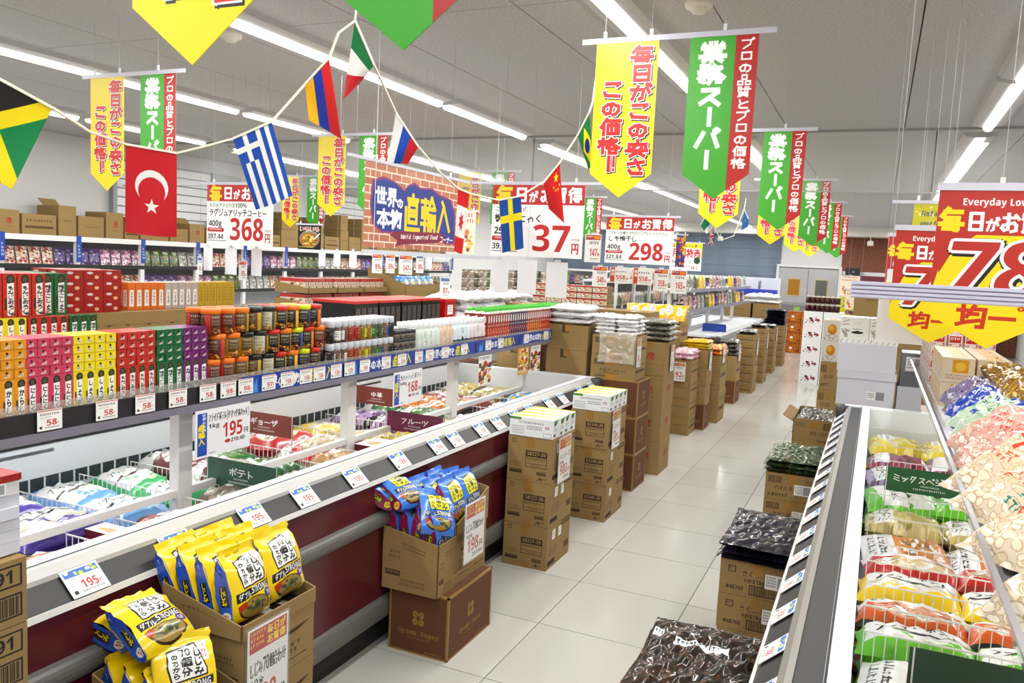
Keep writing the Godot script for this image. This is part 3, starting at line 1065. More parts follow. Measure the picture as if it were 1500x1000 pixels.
func draw_spices() -> void:
	var kinds := [["mustard", "からし", Color(0.86, 0.57, 0.07)], ["garlic", "にんにく", Color(0.78, 0.24, 0.35)], ["ginger", "しょうが", Color(0.9, 0.82, 0.1)], ["maple", "もみじおろし", Color(0.74, 0.17, 0.12)], ["yuzu", "柚子こしょう", Color(0.07, 0.39, 0.2)], ["plum", "ねり梅", Color(0.43, 0.12, 0.41)]]
	for k in kinds:
		cell("spice_" + k[0], 80, 230, k[2])
		oval(44, 32, 25, 27, Color(0.16, 0.15, 0.12))
		oval(44, 30, 14, 15, Color(0.3, 0.32, 0.18))
		shape([24, 54, 64, 48, 64, 222, 24, 222], PURE)
		column(k[1], 26, 62, 38, 152, INK, 0.15)
		rect(10, 130, 12, 60, Color(0.2, 0.18, 0.16))
		blotches(12, 3, 8, [Color(0.25, 0.22, 0.15), Color(0.6, 0.5, 0.3)], 16, 200, 56, 26)
		cell("spice_end_" + k[0], 90, 60, k[2])
		oval(42, 20, 9, 9, Color(0.18, 0.14, 0.1))
		shape([30, 40, 64, 26, 66, 46, 26, 50], Color(0.85, 0.82, 0.78))
		small_print(32, 34, 32, 14, INK)
		frame(0, 0, 90, 60, 2, k[2].darkened(0.25))
		cell("spice_side_" + k[0], 90, 120, k[2])
		small_print(12, 20, 66, 80, k[2].lightened(0.35), 8)
	var lids := {"orange": Color(0.9, 0.45, 0.04), "black": Color(0.08, 0.07, 0.07), "redcap": Color(0.75, 0.14, 0.05), "lime": Color(0.8, 0.85, 0.05)}
	var jar_kinds := [["walnut", Color(0.34, 0.14, 0.1), Color(0.75, 0.15, 0.12)], ["mixnut", Color(0.35, 0.25, 0.1), Color(0.75, 0.6, 0.1)], ["almond", Color(0.75, 0.72, 0.6), Color(0.25, 0.22, 0.18)], ["corn", Color(0.1, 0.09, 0.09), Color(0.9, 0.7, 0.08)], ["curry", Color(0.12, 0.1, 0.08), Color(0.9, 0.45, 0.05)], ["seafood", Color(0.1, 0.1, 0.12), Color(0.1, 0.3, 0.75)]]
	for k in jar_kinds:
		cell("jar_" + k[0], 300, 130, k[1])
		for i in 3:
			rect(i * 100 + 6, 0, 26, 130, k[2])
			small_print(40 + i * 100, 14, 52, 20, Color(0.85, 0.8, 0.6) if k[0] != "almond" else INK)
			small_print(40 + i * 100, 40, 50, 36, Color(0.7, 0.65, 0.5) if k[0] != "almond" else Color(0.2, 0.2, 0.1), 2)
			blotches(14, 4, 10, [Color(0.8, 0.5, 0.12), Color(0.65, 0.35, 0.1), Color(0.9, 0.7, 0.3)], 36 + i * 100, 88, 60, 36)
	for k in lids:
		mats["lid_" + k] = paint(lids[k], 0.35)
	var shakers := [["pepper", Color(0.36, 0.25, 0.18), PURE], ["chili", Color(0.55, 0.16, 0.08), Color(0.7, 0.12, 0.1)], ["turmeric", Color(0.5, 0.4, 0.1), Color(0.85, 0.85, 0.05)], ["basil", Color(0.28, 0.3, 0.18), Color(0.05, 0.45, 0.2)], ["salt", Color(0.45, 0.35, 0.25), Color(0.1, 0.35, 0.75)], ["dark", Color(0.09, 0.09, 0.09), Color(0.2, 0.2, 0.2)]]
	for k in shakers:
		cell("shaker_" + k[0], 160, 110, k[1])
		blotches(70, 2, 6, [k[1].lightened(0.25), k[1].darkened(0.3), Color(0.75, 0.65, 0.5)])
		for i in 2:
			rect(i * 80 + 12, 26, 52, 66, k[2])
			small_print(i * 80 + 18, 36, 40, 40, INK if k[2].v > 0.6 else PURE, 3)
	var bottles := [["milk", Color(0.86, 0.9, 0.87), Color(0.3, 0.55, 0.4)], ["peach", Color(0.88, 0.78, 0.68), Color(0.8, 0.45, 0.2)], ["berry", Color(0.85, 0.9, 0.93), Color(0.05, 0.32, 0.42)], ["rose", Color(0.9, 0.86, 0.88), Color(0.5, 0.24, 0.3)]]
	for k in bottles:
		cell("bottle_" + k[0], 200, 160, k[1])
		for i in 2:
			small_print(i * 100 + 18, 30, 64, 44, k[2], 3)
			oval(i * 100 + 50, 96, 30, 20, PURE)
			blotches(9, 4, 9, [Color(0.2, 0.25, 0.12), Color(0.7, 0.25, 0.15), Color(0.5, 0.2, 0.3)], i * 100 + 34, 86, 32, 20)
		if k[0] == "berry" or k[0] == "rose":
			rect(0, 112, 200, 48, k[2])
	var juices := [["apple", Color(0.72, 0.16, 0.1)], ["grape", Color(0.2, 0.16, 0.36)], ["orange", Color(0.78, 0.35, 0.08)], ["tomato", Color(0.75, 0.13, 0.06)], ["veg", Color(0.85, 0.82, 0.76)]]
	for k in juices:
		cell("juice_" + k[0], 90, 240, k[1] if k[0] != "veg" else Color(0.75, 0.25, 0.1))
		shape([0, 0, 90, 0, 90, 150, 0, 70], k[1].lerp(Color(0.3, 0.12, 0.1), 0.4) if k[0] != "veg" else PURE)
		oval(45, 50, 24, 34, PURE)
		small_print(28, 34, 34, 30, Color(0.5, 0.1, 0.1), 2)
		blotches(12, 7, 15, [k[1].lightened(0.2), Color(0.8, 0.3, 0.12), Color(0.85, 0.7, 0.5)], 14, 130, 62, 50)
		shape([10, 236, 34, 190, 54, 236], PURE)
		small_print(12, 100, 66, 24, PURE)
	cell("red_crate", 160, 110, Color(0.62, 0.1, 0.08))
	oval(50, 30, 26, 14, Color(0.8, 0.78, 0.78))
	oval(106, 74, 20, 18, Color(0.85, 0.7, 0.5))
	blotches(8, 4, 8, [Color(0.45, 0.06, 0.05)])
	cell("tall_orange", 60, 150, Color(0.85, 0.42, 0.12))
	shape([14, 40, 46, 40, 50, 130, 10, 130], PURE)
	column("にんにく", 22, 48, 18, 70, INK, 0.16)
	cell("tall_grey", 60, 150, Color(0.72, 0.66, 0.62))
	shape([14, 40, 46, 40, 50, 130, 10, 130], PURE)
	column("しょうが", 22, 48, 18, 70, INK, 0.16)
	cell("tall_gold", 60, 150, Color(0.75, 0.6, 0.08))
	small_print(14, 30, 30, 90, Color(0.4, 0.3, 0.05), 5)


func draw_cartons() -> void:
	kraft("kraft_plain", 200, 200)
	small_print(60, 90, 90, 20, Color(0.3, 0.22, 0.12))
	kraft("kraft_blank", 80, 80)
	kraft("kraft_top", 160, 160)
	rect(0, 62, 160, 38, Color(0.66, 0.5, 0.28))
	for code in ["58227-20", "62348-20"]:
		kraft("kraft_" + code, 256, 240)
		frame(104, 70, 124, 92, 3, Color(0.16, 0.12, 0.08))
		rect(104, 70, 124, 34, Color(0.16, 0.12, 0.08))
		words(code, 112, 76, 108, 20, Color(0.68, 0.53, 0.33))
		small_print(112, 112, 106, 14, Color(0.25, 0.18, 0.1))
		rect(104, 140, 124, 2, Color(0.16, 0.12, 0.08))
		small_print(136, 146, 60, 12, Color(0.25, 0.18, 0.1))
		rect(172, 182, 54, 18, Color(0.3, 0.22, 0.13))
		small_print(176, 185, 46, 12, KRAFT)
		rect(14, 180, 72, 20, Color(0.18, 0.13, 0.09))
		small_print(18, 184, 64, 12, KRAFT)
		small_print(14, 138, 70, 34, Color(0.35, 0.26, 0.15), 3)
		frame(24, 12, 20, 24, 3, Color(0.28, 0.2, 0.12))
		line(Vector2(178, 230), Vector2(196, 212), 4, INK)
		line(Vector2(196, 212), Vector2(200, 230), 4, INK)
		line(Vector2(184, 224), Vector2(228, 218), 3, INK)
		rect(110, 0, 44, 30, Color(0.58, 0.42, 0.22))
		rect(110, 206, 44, 34, Color(0.58, 0.42, 0.22))
		kraft("kraft_side_" + code, 256, 240)
		rect(150, 10, 100, 30, Color(0.18, 0.13, 0.09))
		words(code, 156, 15, 88, 18, Color(0.68, 0.53, 0.33))
		small_print(20, 120, 90, 60, Color(0.35, 0.26, 0.15), 4)
		rect(12, 196, 80, 26, Color(0.18, 0.13, 0.09))
		rect(190, 150, 56, 36, Color(0.36, 0.27, 0.16))
	cell("clover_front", 300, 290, Color(0.38, 0.22, 0.12))
	clover_print(300, 290)
	cell("clover_side", 420, 290, Color(0.38, 0.22, 0.12))
	clover_print(420, 290)
	cell("clover_top", 60, 60, Color(0.38, 0.22, 0.12))
	kraft("kraft_soup", 280, 260)
	small_print(60, 50, 120, 34, Color(0.28, 0.2, 0.12), 2)
	small_print(60, 208, 130, 36, Color(0.28, 0.2, 0.12), 2)
	rect(186, 176, 78, 24, Color(0.28, 0.2, 0.12))
	small_print(192, 181, 66, 14, KRAFT)
	small_print(190, 96, 60, 40, Color(0.3, 0.22, 0.13), 2)
	kraft("kraft_soup_side", 200, 260)
	shape([70, 84, 190, 66, 150, 92, 74, 98], Color(0.24, 0.17, 0.1))
	small_print(74, 112, 60, 18, Color(0.24, 0.17, 0.1))
	small_print(50, 140, 110, 60, Color(0.28, 0.2, 0.12), 2)
	rect(50, 216, 130, 5, Color(0.28, 0.2, 0.12))
	kraft("kraft_191", 420, 150)
	frame(318, 12, 92, 50, 4, INK)
	words("191", 330, 22, 66, 30, INK)
	frame(296, 78, 114, 54, 4, INK)
	barcode(304, 84, 98, 42, INK)
	words("10コ×6コ", 60, 60, 150, 30, INK, 0.11)
	kraft("kraft_kikurage", 300, 170)
	words("きくらげ昆布佃煮", 86, 40, 190, 30, Color(0.22, 0.15, 0.1), 0.09)
	words("内容量1kg×10個入", 96, 78, 150, 22, Color(0.22, 0.15, 0.1), 0.09)
	words("#48760", 26, 122, 70, 20, Color(0.2, 0.14, 0.1))
	frame(118, 108, 170, 50, 4, Color(0.2, 0.14, 0.1))
	barcode(126, 112, 154, 42, Color(0.24, 0.17, 0.1))
	frame(32, 26, 30, 32, 4, Color(0.2, 0.14, 0.1))
	small_print(38, 34, 18, 18, Color(0.2, 0.14, 0.1))
	kraft("kraft_soy", 300, 190)
	words("大豆と昆布", 50, 80, 130, 34, Color(0.22, 0.15, 0.1), 0.09)
	words("品量0117", 14, 142, 110, 22, Color(0.22, 0.15, 0.1), 0.09)
	frame(16, 20, 70, 46, 4, Color(0.2, 0.14, 0.1))
	barcode(22, 26, 58, 34, Color(0.24, 0.17, 0.1))
	rect(118, 20, 60, 44, Color(0.6, 0.44, 0.18))
	small_print(220, 30, 70, 32, Color(0.25, 0.18, 0.1), 2)
	kraft("kraft_knot", 300, 190)
	words("手結びこんにゃく", 60, 96, 190, 32, Color(0.22, 0.15, 0.08), 0.09)
	words("品量0055", 24, 156, 80, 20, Color(0.22, 0.15, 0.08), 0.09)
	rect(104, 4, 70, 60, Color(0.68, 0.48, 0.16))
	rect(104, 150, 70, 40, Color(0.68, 0.48, 0.16))
	frame(20, 20, 70, 48, 4, Color(0.2, 0.14, 0.1))
	barcode(26, 26, 58, 36, Color(0.25, 0.18, 0.1))
	rect(60, 136, 140, 4, Color(0.3, 0.2, 0.1))
	kraft("kraft_origin", 200, 200)
	words("産", 86, 60, 52, 46, Color(0.62, 0.16, 0.1), 0.12)
	small_print(60, 124, 100, 20, Color(0.6, 0.3, 0.2))
	kraft("kraft_list", 240, 200)
	for i in 8:
		small_print(30, 50 + i * 17, 180, 12, Color(0.4, 0.36, 0.2))
	rect(84, 0, 42, 66, Color(0.25, 0.2, 0.15))
	kraft("kraft_bars", 120, 120)
	small_print(16, 30, 88, 20, Color(0.25, 0.18, 0.1))
	rect(10, 64, 100, 14, Color(0.34, 0.25, 0.15))
	cell("white_carton", 200, 200, Color(0.82, 0.83, 0.87))
	cell("white_carton_tag", 300, 200, Color(0.82, 0.83, 0.87))
	rect(160, 90, 90, 60, PURE)
	rect(206, 90, 44, 60, Color(0.55, 0.55, 0.58))
	small_print(166, 100, 36, 40, INK, 3)
	cell("white_pack", 300, 110, Color(0.9, 0.91, 0.92))
	rect(0, 0, 80, 16, Color(0.3, 0.55, 0.12))
	small_print(60, 24, 180, 18, INK)
	small_print(120, 46, 110, 26, Color(0.3, 0.3, 0.34), 2)
	small_print(14, 52, 90, 50, Color(0.55, 0.56, 0.6), 4)
	frame(236, 80, 56, 26, 2, Color(0.3, 0.3, 0.35))
	small_print(248, 42, 40, 26, Color(0.6, 0.1, 0.1))
	cell("white_pack_end", 90, 110, Color(0.9, 0.91, 0.92))
	shape([20, 10, 80, 4, 60, 30, 26, 40], Color(0.25, 0.5, 0.12))
	oval(46, 26, 14, 10, Color(0.1, 0.25, 0.1))
	small_print(18, 50, 56, 24, Color(0.2, 0.3, 0.2), 2)
	rect(16, 84, 34, 16, Color(0.2, 0.2, 0.22))
	cell("white_pack_top", 80, 240, Color(0.9, 0.91, 0.92))
	shape([0, 0, 80, 0, 80, 60, 0, 160], Color(0.85, 0.82, 0.2))
	small_print(10, 150, 60, 60, Color(0.4, 0.4, 0.45), 3)
	cell("wine_carton", 220, 190, Color(0.88, 0.88, 0.86))
	for i in 6:
		var q := Vector2(rng.randf_range(10, 60), rng.randf_range(10, 150))
		line(q, q + Vector2(rng.randf_range(20, 60), rng.randf_range(-24, 24)), 4, Color(0.35, 0.28, 0.16))
	for i in 5:
		line(Vector2(8 + i * 10, 90), Vector2(40 + i * 5, 150), 3, Color(0.4, 0.3, 0.16))
	rect(96, 84, 70, 4, Color(0.5, 0.4, 0.3))
	oval(132, 112, 46, 10, Color(0.12, 0.1, 0.08))
	rect(120, 98, 20, 14, Color(0.12, 0.1, 0.08))
	small_print(100, 30, 60, 30, Color(0.75, 0.74, 0.72), 2)
	for i in 5:
		line(Vector2(10 + i * 44, 190), Vector2(24 + i * 44, 164), 4, Color(0.45, 0.33, 0.18))
	cell("mango_carton", 160, 200, Color(0.8, 0.78, 0.74))
	oval(70, 90, 34, 52, Color(0.72, 0.46, 0.04))
	oval(62, 76, 18, 26, Color(0.85, 0.62, 0.12))
	blotches(16, 4, 12, [Color(0.75, 0.5, 0.75), Color(0.6, 0.6, 0.58), Color(0.3, 0.3, 0.3)], 0, 140, 160, 60)
	cell("fruit_carton", 160, 160, Color(0.9, 0.9, 0.9))
	blotches(12, 6, 16, [Color(0.5, 0.12, 0.2), Color(0.6, 0.2, 0.3), Color(0.35, 0.1, 0.16)], 60, 70, 70, 50)
	blotches(8, 3, 8, [Color(0.25, 0.25, 0.3)], 20, 60, 60, 70)
	cell("crate_amber", 160, 120, Color(0.68, 0.36, 0.03))
	blotches(14, 6, 18, [Color(0.85, 0.55, 0.1), Color(0.5, 0.22, 0.02)])
	rect(60, 40, 30, 24, PURE)
	cell("sticker", 120, 80, PURE)
	rect(64, 8, 50, 64, Color(0.58, 0.6, 0.62))
	small_print(8, 10, 50, 60, INK, 4)
	cell("sticker_small", 60, 70, PURE)
	small_print(8, 8, 44, 50, Color(0.3, 0.3, 0.4), 3)
	cell("noodle_pack", 160, 100, Color(0.85, 0.8, 0.74))
	rect(0, 0, 160, 26, Color(0.7, 0.16, 0.12))
	blotches(26, 5, 15, [Color(0.75, 0.55, 0.25), Color(0.55, 0.25, 0.2), Color(0.85, 0.7, 0.4), PURE], 0, 30, 160, 40)
	small_print(10, 76, 140, 18, INK)
	cell("pocket_pack", 100, 140, Color(0.6, 0.6, 0.58))
	blotches(40, 4, 16, [Color(0.35, 0.35, 0.36), Color(0.75, 0.75, 0.72), Color(0.5, 0.45, 0.4), Color(0.85, 0.85, 0.8)])
	cell("pocket_pack_violet", 100, 140, Color(0.35, 0.25, 0.5))
	blotches(30, 4, 14, [Color(0.25, 0.15, 0.4), Color(0.7, 0.65, 0.75), Color(0.15, 0.12, 0.15)])
	cell("pocket_pack_red", 100, 140, Color(0.75, 0.62, 0.55))
	blotches(34, 5, 16, [Color(0.7, 0.15, 0.12), Color(0.85, 0.6, 0.2), PURE, Color(0.3, 0.2, 0.15)])
	cell("pocket_pack_pink", 100, 140, Color(0.72, 0.5, 0.62))
	blotches(34, 5, 16, [Color(0.85, 0.7, 0.78), Color(0.5, 0.3, 0.4), Color(0.35, 0.32, 0.3), PURE])
	cell("pocket_pack_green", 100, 140, Color(0.3, 0.42, 0.26))
	blotches(34, 5, 16, [Color(0.15, 0.25, 0.12), Color(0.7, 0.7, 0.3), PURE, Color(0.5, 0.4, 0.25)])
	cell("can_label", 140, 90, Color(0.7, 0.6, 0.5))
	blotches(20, 5, 14, [Color(0.85, 0.75, 0.65), Color(0.55, 0.35, 0.25), PURE])
	small_print(10, 60, 120, 20, Color(0.35, 0.2, 0.15))
	cell("can_label_green", 140, 90, Color(0.5, 0.56, 0.4))
	blotches(20, 5, 14, [Color(0.75, 0.75, 0.6), Color(0.35, 0.4, 0.25), PURE])


func kraft(n: String, w: int, h: int) -> void:
	cell(n, w, h, KRAFT)
	for i in h / 3:
		var t := rng.randf_range(-0.02, 0.02)
		rect(0, i * 3, w, 2, Color(KRAFT.r + t, KRAFT.g + t, KRAFT.b + t))
	for i in w * h / 180:
		var t := rng.randf_range(-0.05, 0.04)
		rect(rng.randf() * w, rng.randf() * h, rng.randf_range(1, 4), 1, Color(KRAFT.r + t, KRAFT.g + t, KRAFT.b + t))


func clover_print(w: float, h: float) -> void:
	var gold := Color(0.6, 0.46, 0.18)
	var cx := w / 2.0
	for q in [[-1, -1], [1, -1], [-1, 1], [1, 1]]:
		oval(cx + q[0] * 15, h * 0.42 + q[1] * 17, 14, 16, gold)
	line(Vector2(cx - 20, h * 0.42 + 24), Vector2(cx + 20, h * 0.42 - 24), 3, Color(0.38, 0.22, 0.12))
	line(Vector2(cx + 20, h * 0.42 + 24), Vector2(cx - 20, h * 0.42 - 24), 3, Color(0.31, 0.17, 0.1))
	var i := 0
	for c in "Gyomu·Super":
		var l := latin(c, true)
		var q: PackedVector2Array = l[0]
		for a in range(0, q.size() - 2, 3):
			var t3 := PackedVector2Array()
			for j in 3:
				t3.append(Vector2(cx - 104 + i * 19.5 + q[a + j].x * 21, h * 0.62 + q[a + j].y * 22))
			poly(t3, gold)
		i += 1
	small_print(cx - 60, h * 0.74, 120, 9, gold)
	small_print(w * 0.62, h * 0.92, w * 0.3, 14, gold)


func frozen(n: String, base: Color, second: Color, marks: Color, style := 0) -> void:
	cell(n, 150, 200, base)
	match style:
		0:
			shape([10, 40, 140, 20, 140, 150, 10, 170], PURE)
			words("フライドポテト", 20, 60, 110, 26, marks, 0.13)
			line(Vector2(14, 110), Vector2(136, 96), 8, marks)
			blotches(30, 4, 12, [second, base, PURE], 14, 112, 120, 46)
		1:
			blotches(120, 5, 15, [second, second.darkened(0.3), base.lightened(0.2), second.lightened(0.25)])
			shape([14, 20, 136, 20, 136, 66, 14, 66], PURE)
			words("ミックス", 22, 26, 104, 32, marks, 0.13)
			rect(0, 176, 150, 24, marks)
		2:
			rect(0, 0, 150, 70, PURE)
			oval(75, 120, 62, 50, second)
			blotches(60, 4, 12, [second.lightened(0.2), second.darkened(0.25), PURE], 24, 80, 100, 80)
			small_print(16, 14, 116, 44, marks, 2)
			rect(0, 186, 150, 14, marks)
		3:
			blotches(60, 6, 20, [second, base.darkened(0.2), base.lightened(0.3)])
			oval(98, 66, 40, 30, PURE)
			small_print(70, 46, 60, 36, marks, 2)


func draw_bags() -> void:
	# soup bag: yellow or blue
	for k in [["soup_yellow", Color(0.93, 0.8, 0.03), PURE], ["soup_blue", Color(0.2, 0.47, 0.85), Color(0.9, 0.88, 0.1)]]:
		cell(k[0], 240, 330, k[1])
		shape([52, 60, 172, 44, 208, 150, 204, 176, 60, 186, 48, 120], INK)
		shape([58, 66, 168, 51, 201, 150, 198, 169, 66, 179, 55, 120], k[2])
		column("しじみ", 148, 62, 42, 108, INK, 0.17)
		words("70", 102, 62, 42, 26, INK)
		column("個分", 102, 92, 42, 76, INK, 0.15)
		column("のちから", 66, 72, 32, 96, INK, 0.15)
		shape([176, 50, 214, 46, 218, 120, 196, 120], PURE)
		small_print(190, 58, 20, 56, RED, 3)
		shape([20, 196, 226, 180, 226, 212, 20, 236], Color(0.12, 0.12, 0.13))
		words("ダブル", 30, 198, 76, 30, PURE, 0.13)
		words("STRONG", 108, 188, 108, 28, PURE)
		oval(120, 276, 88, 46, Color(0.18, 0.1, 0.06))
		oval(120, 274, 80, 40, Color(0.6, 0.48, 0.16))
		blotches(16, 8, 17, [Color(0.14, 0.16, 0.12), Color(0.3, 0.34, 0.14), Color(0.5, 0.5, 0.3), Color(0.2, 0.22, 0.2)], 66, 250, 104, 46)
		oval(206, 236, 26, 20, Color(0.35, 0.2, 0.55))
		words("10", 192, 226, 28, 20, PURE)
		shape([24, 250, 60, 236, 70, 262, 30, 280], Color(0.7, 0.2, 0.1))
	cell("soup_side_blue", 90, 330, Color(0.12, 0.32, 0.75))
	rect(24, 150, 44, 90, INK)
	column("しじみ", 30, 152, 30, 84, YEL, 0.16)
	small_print(34, 70, 24, 30, PURE)
	oval(44, 284, 30, 22, PURE)
	words("10", 26, 272, 36, 24, RED)
	cell("soup_side_magenta", 90, 330, Color(0.55, 0.05, 0.3))
	rect(24, 150, 44, 90, Color(0.2, 0.3, 0.1))
	column("しじみ", 30, 152, 30, 84, YEL, 0.16)
	small_print(34, 70, 24, 30, PURE)
	oval(44, 284, 30, 22, YEL)
	words("10", 26, 272, 36, 24, Color(0.55, 0.05, 0.3))
	frozen("frozen_violet", Color(0.3, 0.22, 0.62), Color(0.85, 0.84, 0.75), INK)
	frozen("frozen_blue", Color(0.42, 0.66, 0.88), Color(0.9, 0.88, 0.75), INK)
	frozen("frozen_green", Color(0.25, 0.72, 0.42), Color(0.9, 0.88, 0.75), INK)
	frozen("frozen_maroon", Color(0.4, 0.14, 0.14), Color(0.8, 0.75, 0.7), INK, 2)
	frozen("frozen_pizza", Color(0.8, 0.25, 0.15), Color(0.85, 0.7, 0.25), Color(0.1, 0.4, 0.15), 1)
	frozen("frozen_meat", Color(0.55, 0.2, 0.14), Color(0.85, 0.75, 0.6), Color(0.2, 0.1, 0.4), 3)
	frozen("frozen_mushroom", Color(0.45, 0.4, 0.34), Color(0.6, 0.55, 0.45), INK, 3)
	frozen("frozen_beige", Color(0.72, 0.55, 0.36), Color(0.8, 0.66, 0.45), INK, 3)
	frozen("frozen_red", Color(0.75, 0.12, 0.12), Color(0.85, 0.75, 0.55), Color(0.6, 0.1, 0.1), 2)
	frozen("frozen_yellow", Color(0.88, 0.78, 0.1), Color(0.85, 0.82, 0.7), INK, 3)
	frozen("frozen_leaf", Color(0.06, 0.42, 0.18), Color(0.3, 0.5, 0.2), Color(0.05, 0.3, 0.1), 2)
	frozen("frozen_lilac", Color(0.66, 0.58, 0.75), Color(0.5, 0.35, 0.55), INK, 1)
	frozen("frozen_grape", Color(0.18, 0.15, 0.5), Color(0.25, 0.2, 0.55), PURE, 3)
	frozen("frozen_orange", Color(0.85, 0.45, 0.08), Color(0.8, 0.5, 0.2), INK, 2)
	frozen("frozen_corn", Color(0.75, 0.68, 0.4), Color(0.8, 0.72, 0.35), Color(0.35, 0.3, 0.1), 1)
	frozen("frozen_lime", Color(0.4, 0.75, 0.15), Color(0.85, 0.85, 0.8), INK, 0)
	frozen("frozen_salmon", Color(0.85, 0.35, 0.1), Color(0.88, 0.6, 0.45), INK, 2)
	frozen("frozen_berry", Color(0.6, 0.15, 0.2), Color(0.45, 0.15, 0.3), PURE, 1)
	frozen("frozen_sky", Color(0.2, 0.55, 0.85), Color(0.85, 0.75, 0.2), INK, 3)
	frozen("frozen_noodle", Color(0.95, 0.8, 0.05), Color(0.85, 0.8, 0.72), INK, 0)
	cell("frozen_box", 150, 200, PURE)
	oval(75, 120, 50, 40, Color(0.8, 0.65, 0.4))
	small_print(20, 20, 110, 40, Color(0.5, 0.1, 0.2), 2)
	cell("frozen_box_side", 150, 40, Color(0.4, 0.1, 0.15))
	# brown simmered kelp in clear film
	cell("kelp_brown", 260, 200, Color(0.13, 0.08, 0.045))
	blotches(700, 2, 7, [Color(0.22, 0.13, 0.07), Color(0.1, 0.06, 0.04), Color(0.28, 0.17, 0.08), Color(0.14, 0.12, 0.06)])
	rect(60, 60, 116, 18, PURE)
	small_print(64, 62, 108, 16, INK)
	rect(8, 40, 22, 22, PURE)
	small_print(10, 43, 18, 14, INK)
	cell("kelp_dark", 260, 200, Color(0.1, 0.09, 0.14))
	blotches(260, 3, 9, [Color(0.14, 0.12, 0.2), Color(0.06, 0.05, 0.08), Color(0.2, 0.19, 0.24)])
	cell("pickle_green", 260, 200, Color(0.2, 0.28, 0.16))
	blotches(600, 2, 7, [Color(0.35, 0.4, 0.3), Color(0.12, 0.16, 0.1), Color(0.6, 0.62, 0.55), Color(0.3, 0.2, 0.12), Color(0.22, 0.34, 0.2)])
	cell("kelp_grey", 260, 200, Color(0.3, 0.28, 0.26))
	blotches(500, 2, 7, [Color(0.5, 0.48, 0.46), Color(0.15, 0.13, 0.12), Color(0.7, 0.7, 0.68), Color(0.25, 0.2, 0.16)])
	cell("konnyaku_white", 200, 140, Color(0.88, 0.88, 0.88))
	blotches(120, 2, 8, [Color(0.9, 0.9, 0.91), Color(0.8, 0.8, 0.81), Color(0.85, 0.85, 0.86)])
	small_print(60, 56, 70, 20, Color(0.5, 0.2, 0.2))
	cell("konnyaku_grey", 200, 140, Color(0.5, 0.48, 0.44))
	blotches(200, 2, 8, [Color(0.6, 0.58, 0.54), Color(0.35, 0.33, 0.3), Color(0.75, 0.74, 0.7)])
	cell("snack_gold", 200, 140, Color(0.93, 0.74, 0.04))
	oval(70, 70, 26, 36, PURE)
	small_print(54, 48, 34, 44, Color(0.5, 0.1, 0.3), 3)
	oval(150, 80, 24, 34, PURE)
	small_print(136, 60, 30, 40, Color(0.2, 0.1, 0.4), 3)
	cell("pickle_pink", 200, 140, Color(0.85, 0.65, 0.72))
	blotches(120, 3, 10, [Color(0.9, 0.75, 0.8), Color(0.8, 0.45, 0.6), Color(0.92, 0.88, 0.85)])
	cell("pickle_yellow", 200, 140, Color(0.82, 0.68, 0.1))
	blotches(60, 3, 12, [Color(0.88, 0.76, 0.2), Color(0.7, 0.52, 0.05), Color(0.85, 0.8, 0.5)])
	cell("pickle_orange", 200, 140, Color(0.85, 0.45, 0.12))
	blotches(60, 5, 14, [Color(0.9, 0.6, 0.2), Color(0.75, 0.3, 0.05), Color(0.9, 0.8, 0.4), Color(0.6, 0.65, 0.2)])
	# clear bags on the right shelf
	cell("clear_shell", 220, 280, Color(0.8, 0.74, 0.66))
	pieces(330, 7, 13, Color(0.7, 0.6, 0.47), [Color(0.87, 0.81, 0.7), Color(0.82, 0.74, 0.62), Color(0.9, 0.86, 0.78)])
	shape([20, 70, 52, 50, 70, 84, 56, 130, 40, 120, 50, 90], Color(0.78, 0.22, 0.1))
	small_print(24, 150, 60, 40, Color(0.78, 0.25, 0.15), 2)
	for i in 6:
		line(Vector2(110 + i * 18, 30), Vector2(98 + i * 18, 64), 8, Color(0.1, 0.45, 0.42))
	small_print(96, 200, 110, 50, Color(0.1, 0.45, 0.42), 2)
	cell("clear_stripe", 220, 160, Color(0.82, 0.72, 0.64))
	for i in 14:
		line(Vector2(i * 18, 0), Vector2(i * 18 - 16, 160), 5, Color(0.8, 0.35, 0.16))
	blotches(40, 4, 12, [Color(0.88, 0.82, 0.76), Color(0.75, 0.6, 0.5)])
	cell("clear_rose", 220, 200, Color(0.78, 0.62, 0.58))
	pieces(240, 6, 11, Color(0.7, 0.48, 0.42), [Color(0.84, 0.72, 0.66), Color(0.82, 0.6, 0.54), Color(0.9, 0.84, 0.78)])
	small_print(50, 70, 120, 40, Color(0.75, 0.15, 0.15), 2)
	cell("clear_gold", 220, 200, Color(0.5, 0.38, 0.14))
	pieces(240, 6, 12, Color(0.24, 0.15, 0.05), [Color(0.66, 0.48, 0.14), Color(0.5, 0.36, 0.1), Color(0.8, 0.66, 0.3)])
	small_print(50, 80, 120, 40, PURE, 2)
	cell("clear_green", 220, 200, Color(0.68, 0.75, 0.66))
	blotches(60, 4, 16, [Color(0.4, 0.66, 0.5), Color(0.85, 0.87, 0.82), Color(0.6, 0.7, 0.6)])
	small_print(30, 60, 160, 50, Color(0.1, 0.4, 0.25), 2)
	cell("clear_violet", 220, 200, Color(0.42, 0.38, 0.5))
	small_print(20, 30, 180, 60, PURE, 2)
	blotches(40, 4, 14, [Color(0.3, 0.26, 0.45), Color(0.7, 0.68, 0.75), Color(0.2, 0.18, 0.22)])
	cell("clear_blue", 220, 200, Color(0.14, 0.25, 0.6))
	small_print(20, 40, 180, 70, PURE, 2)
	blotches(20, 4, 14, [Color(0.7, 0.7, 0.8), Color(0.2, 0.3, 0.7)])
	cell("clear_red", 130, 220, Color(0.82, 0.78, 0.76))
	rect(10, 10, 110, 56, Color(0.7, 0.12, 0.1))
	small_print(20, 22, 90, 34, PURE)
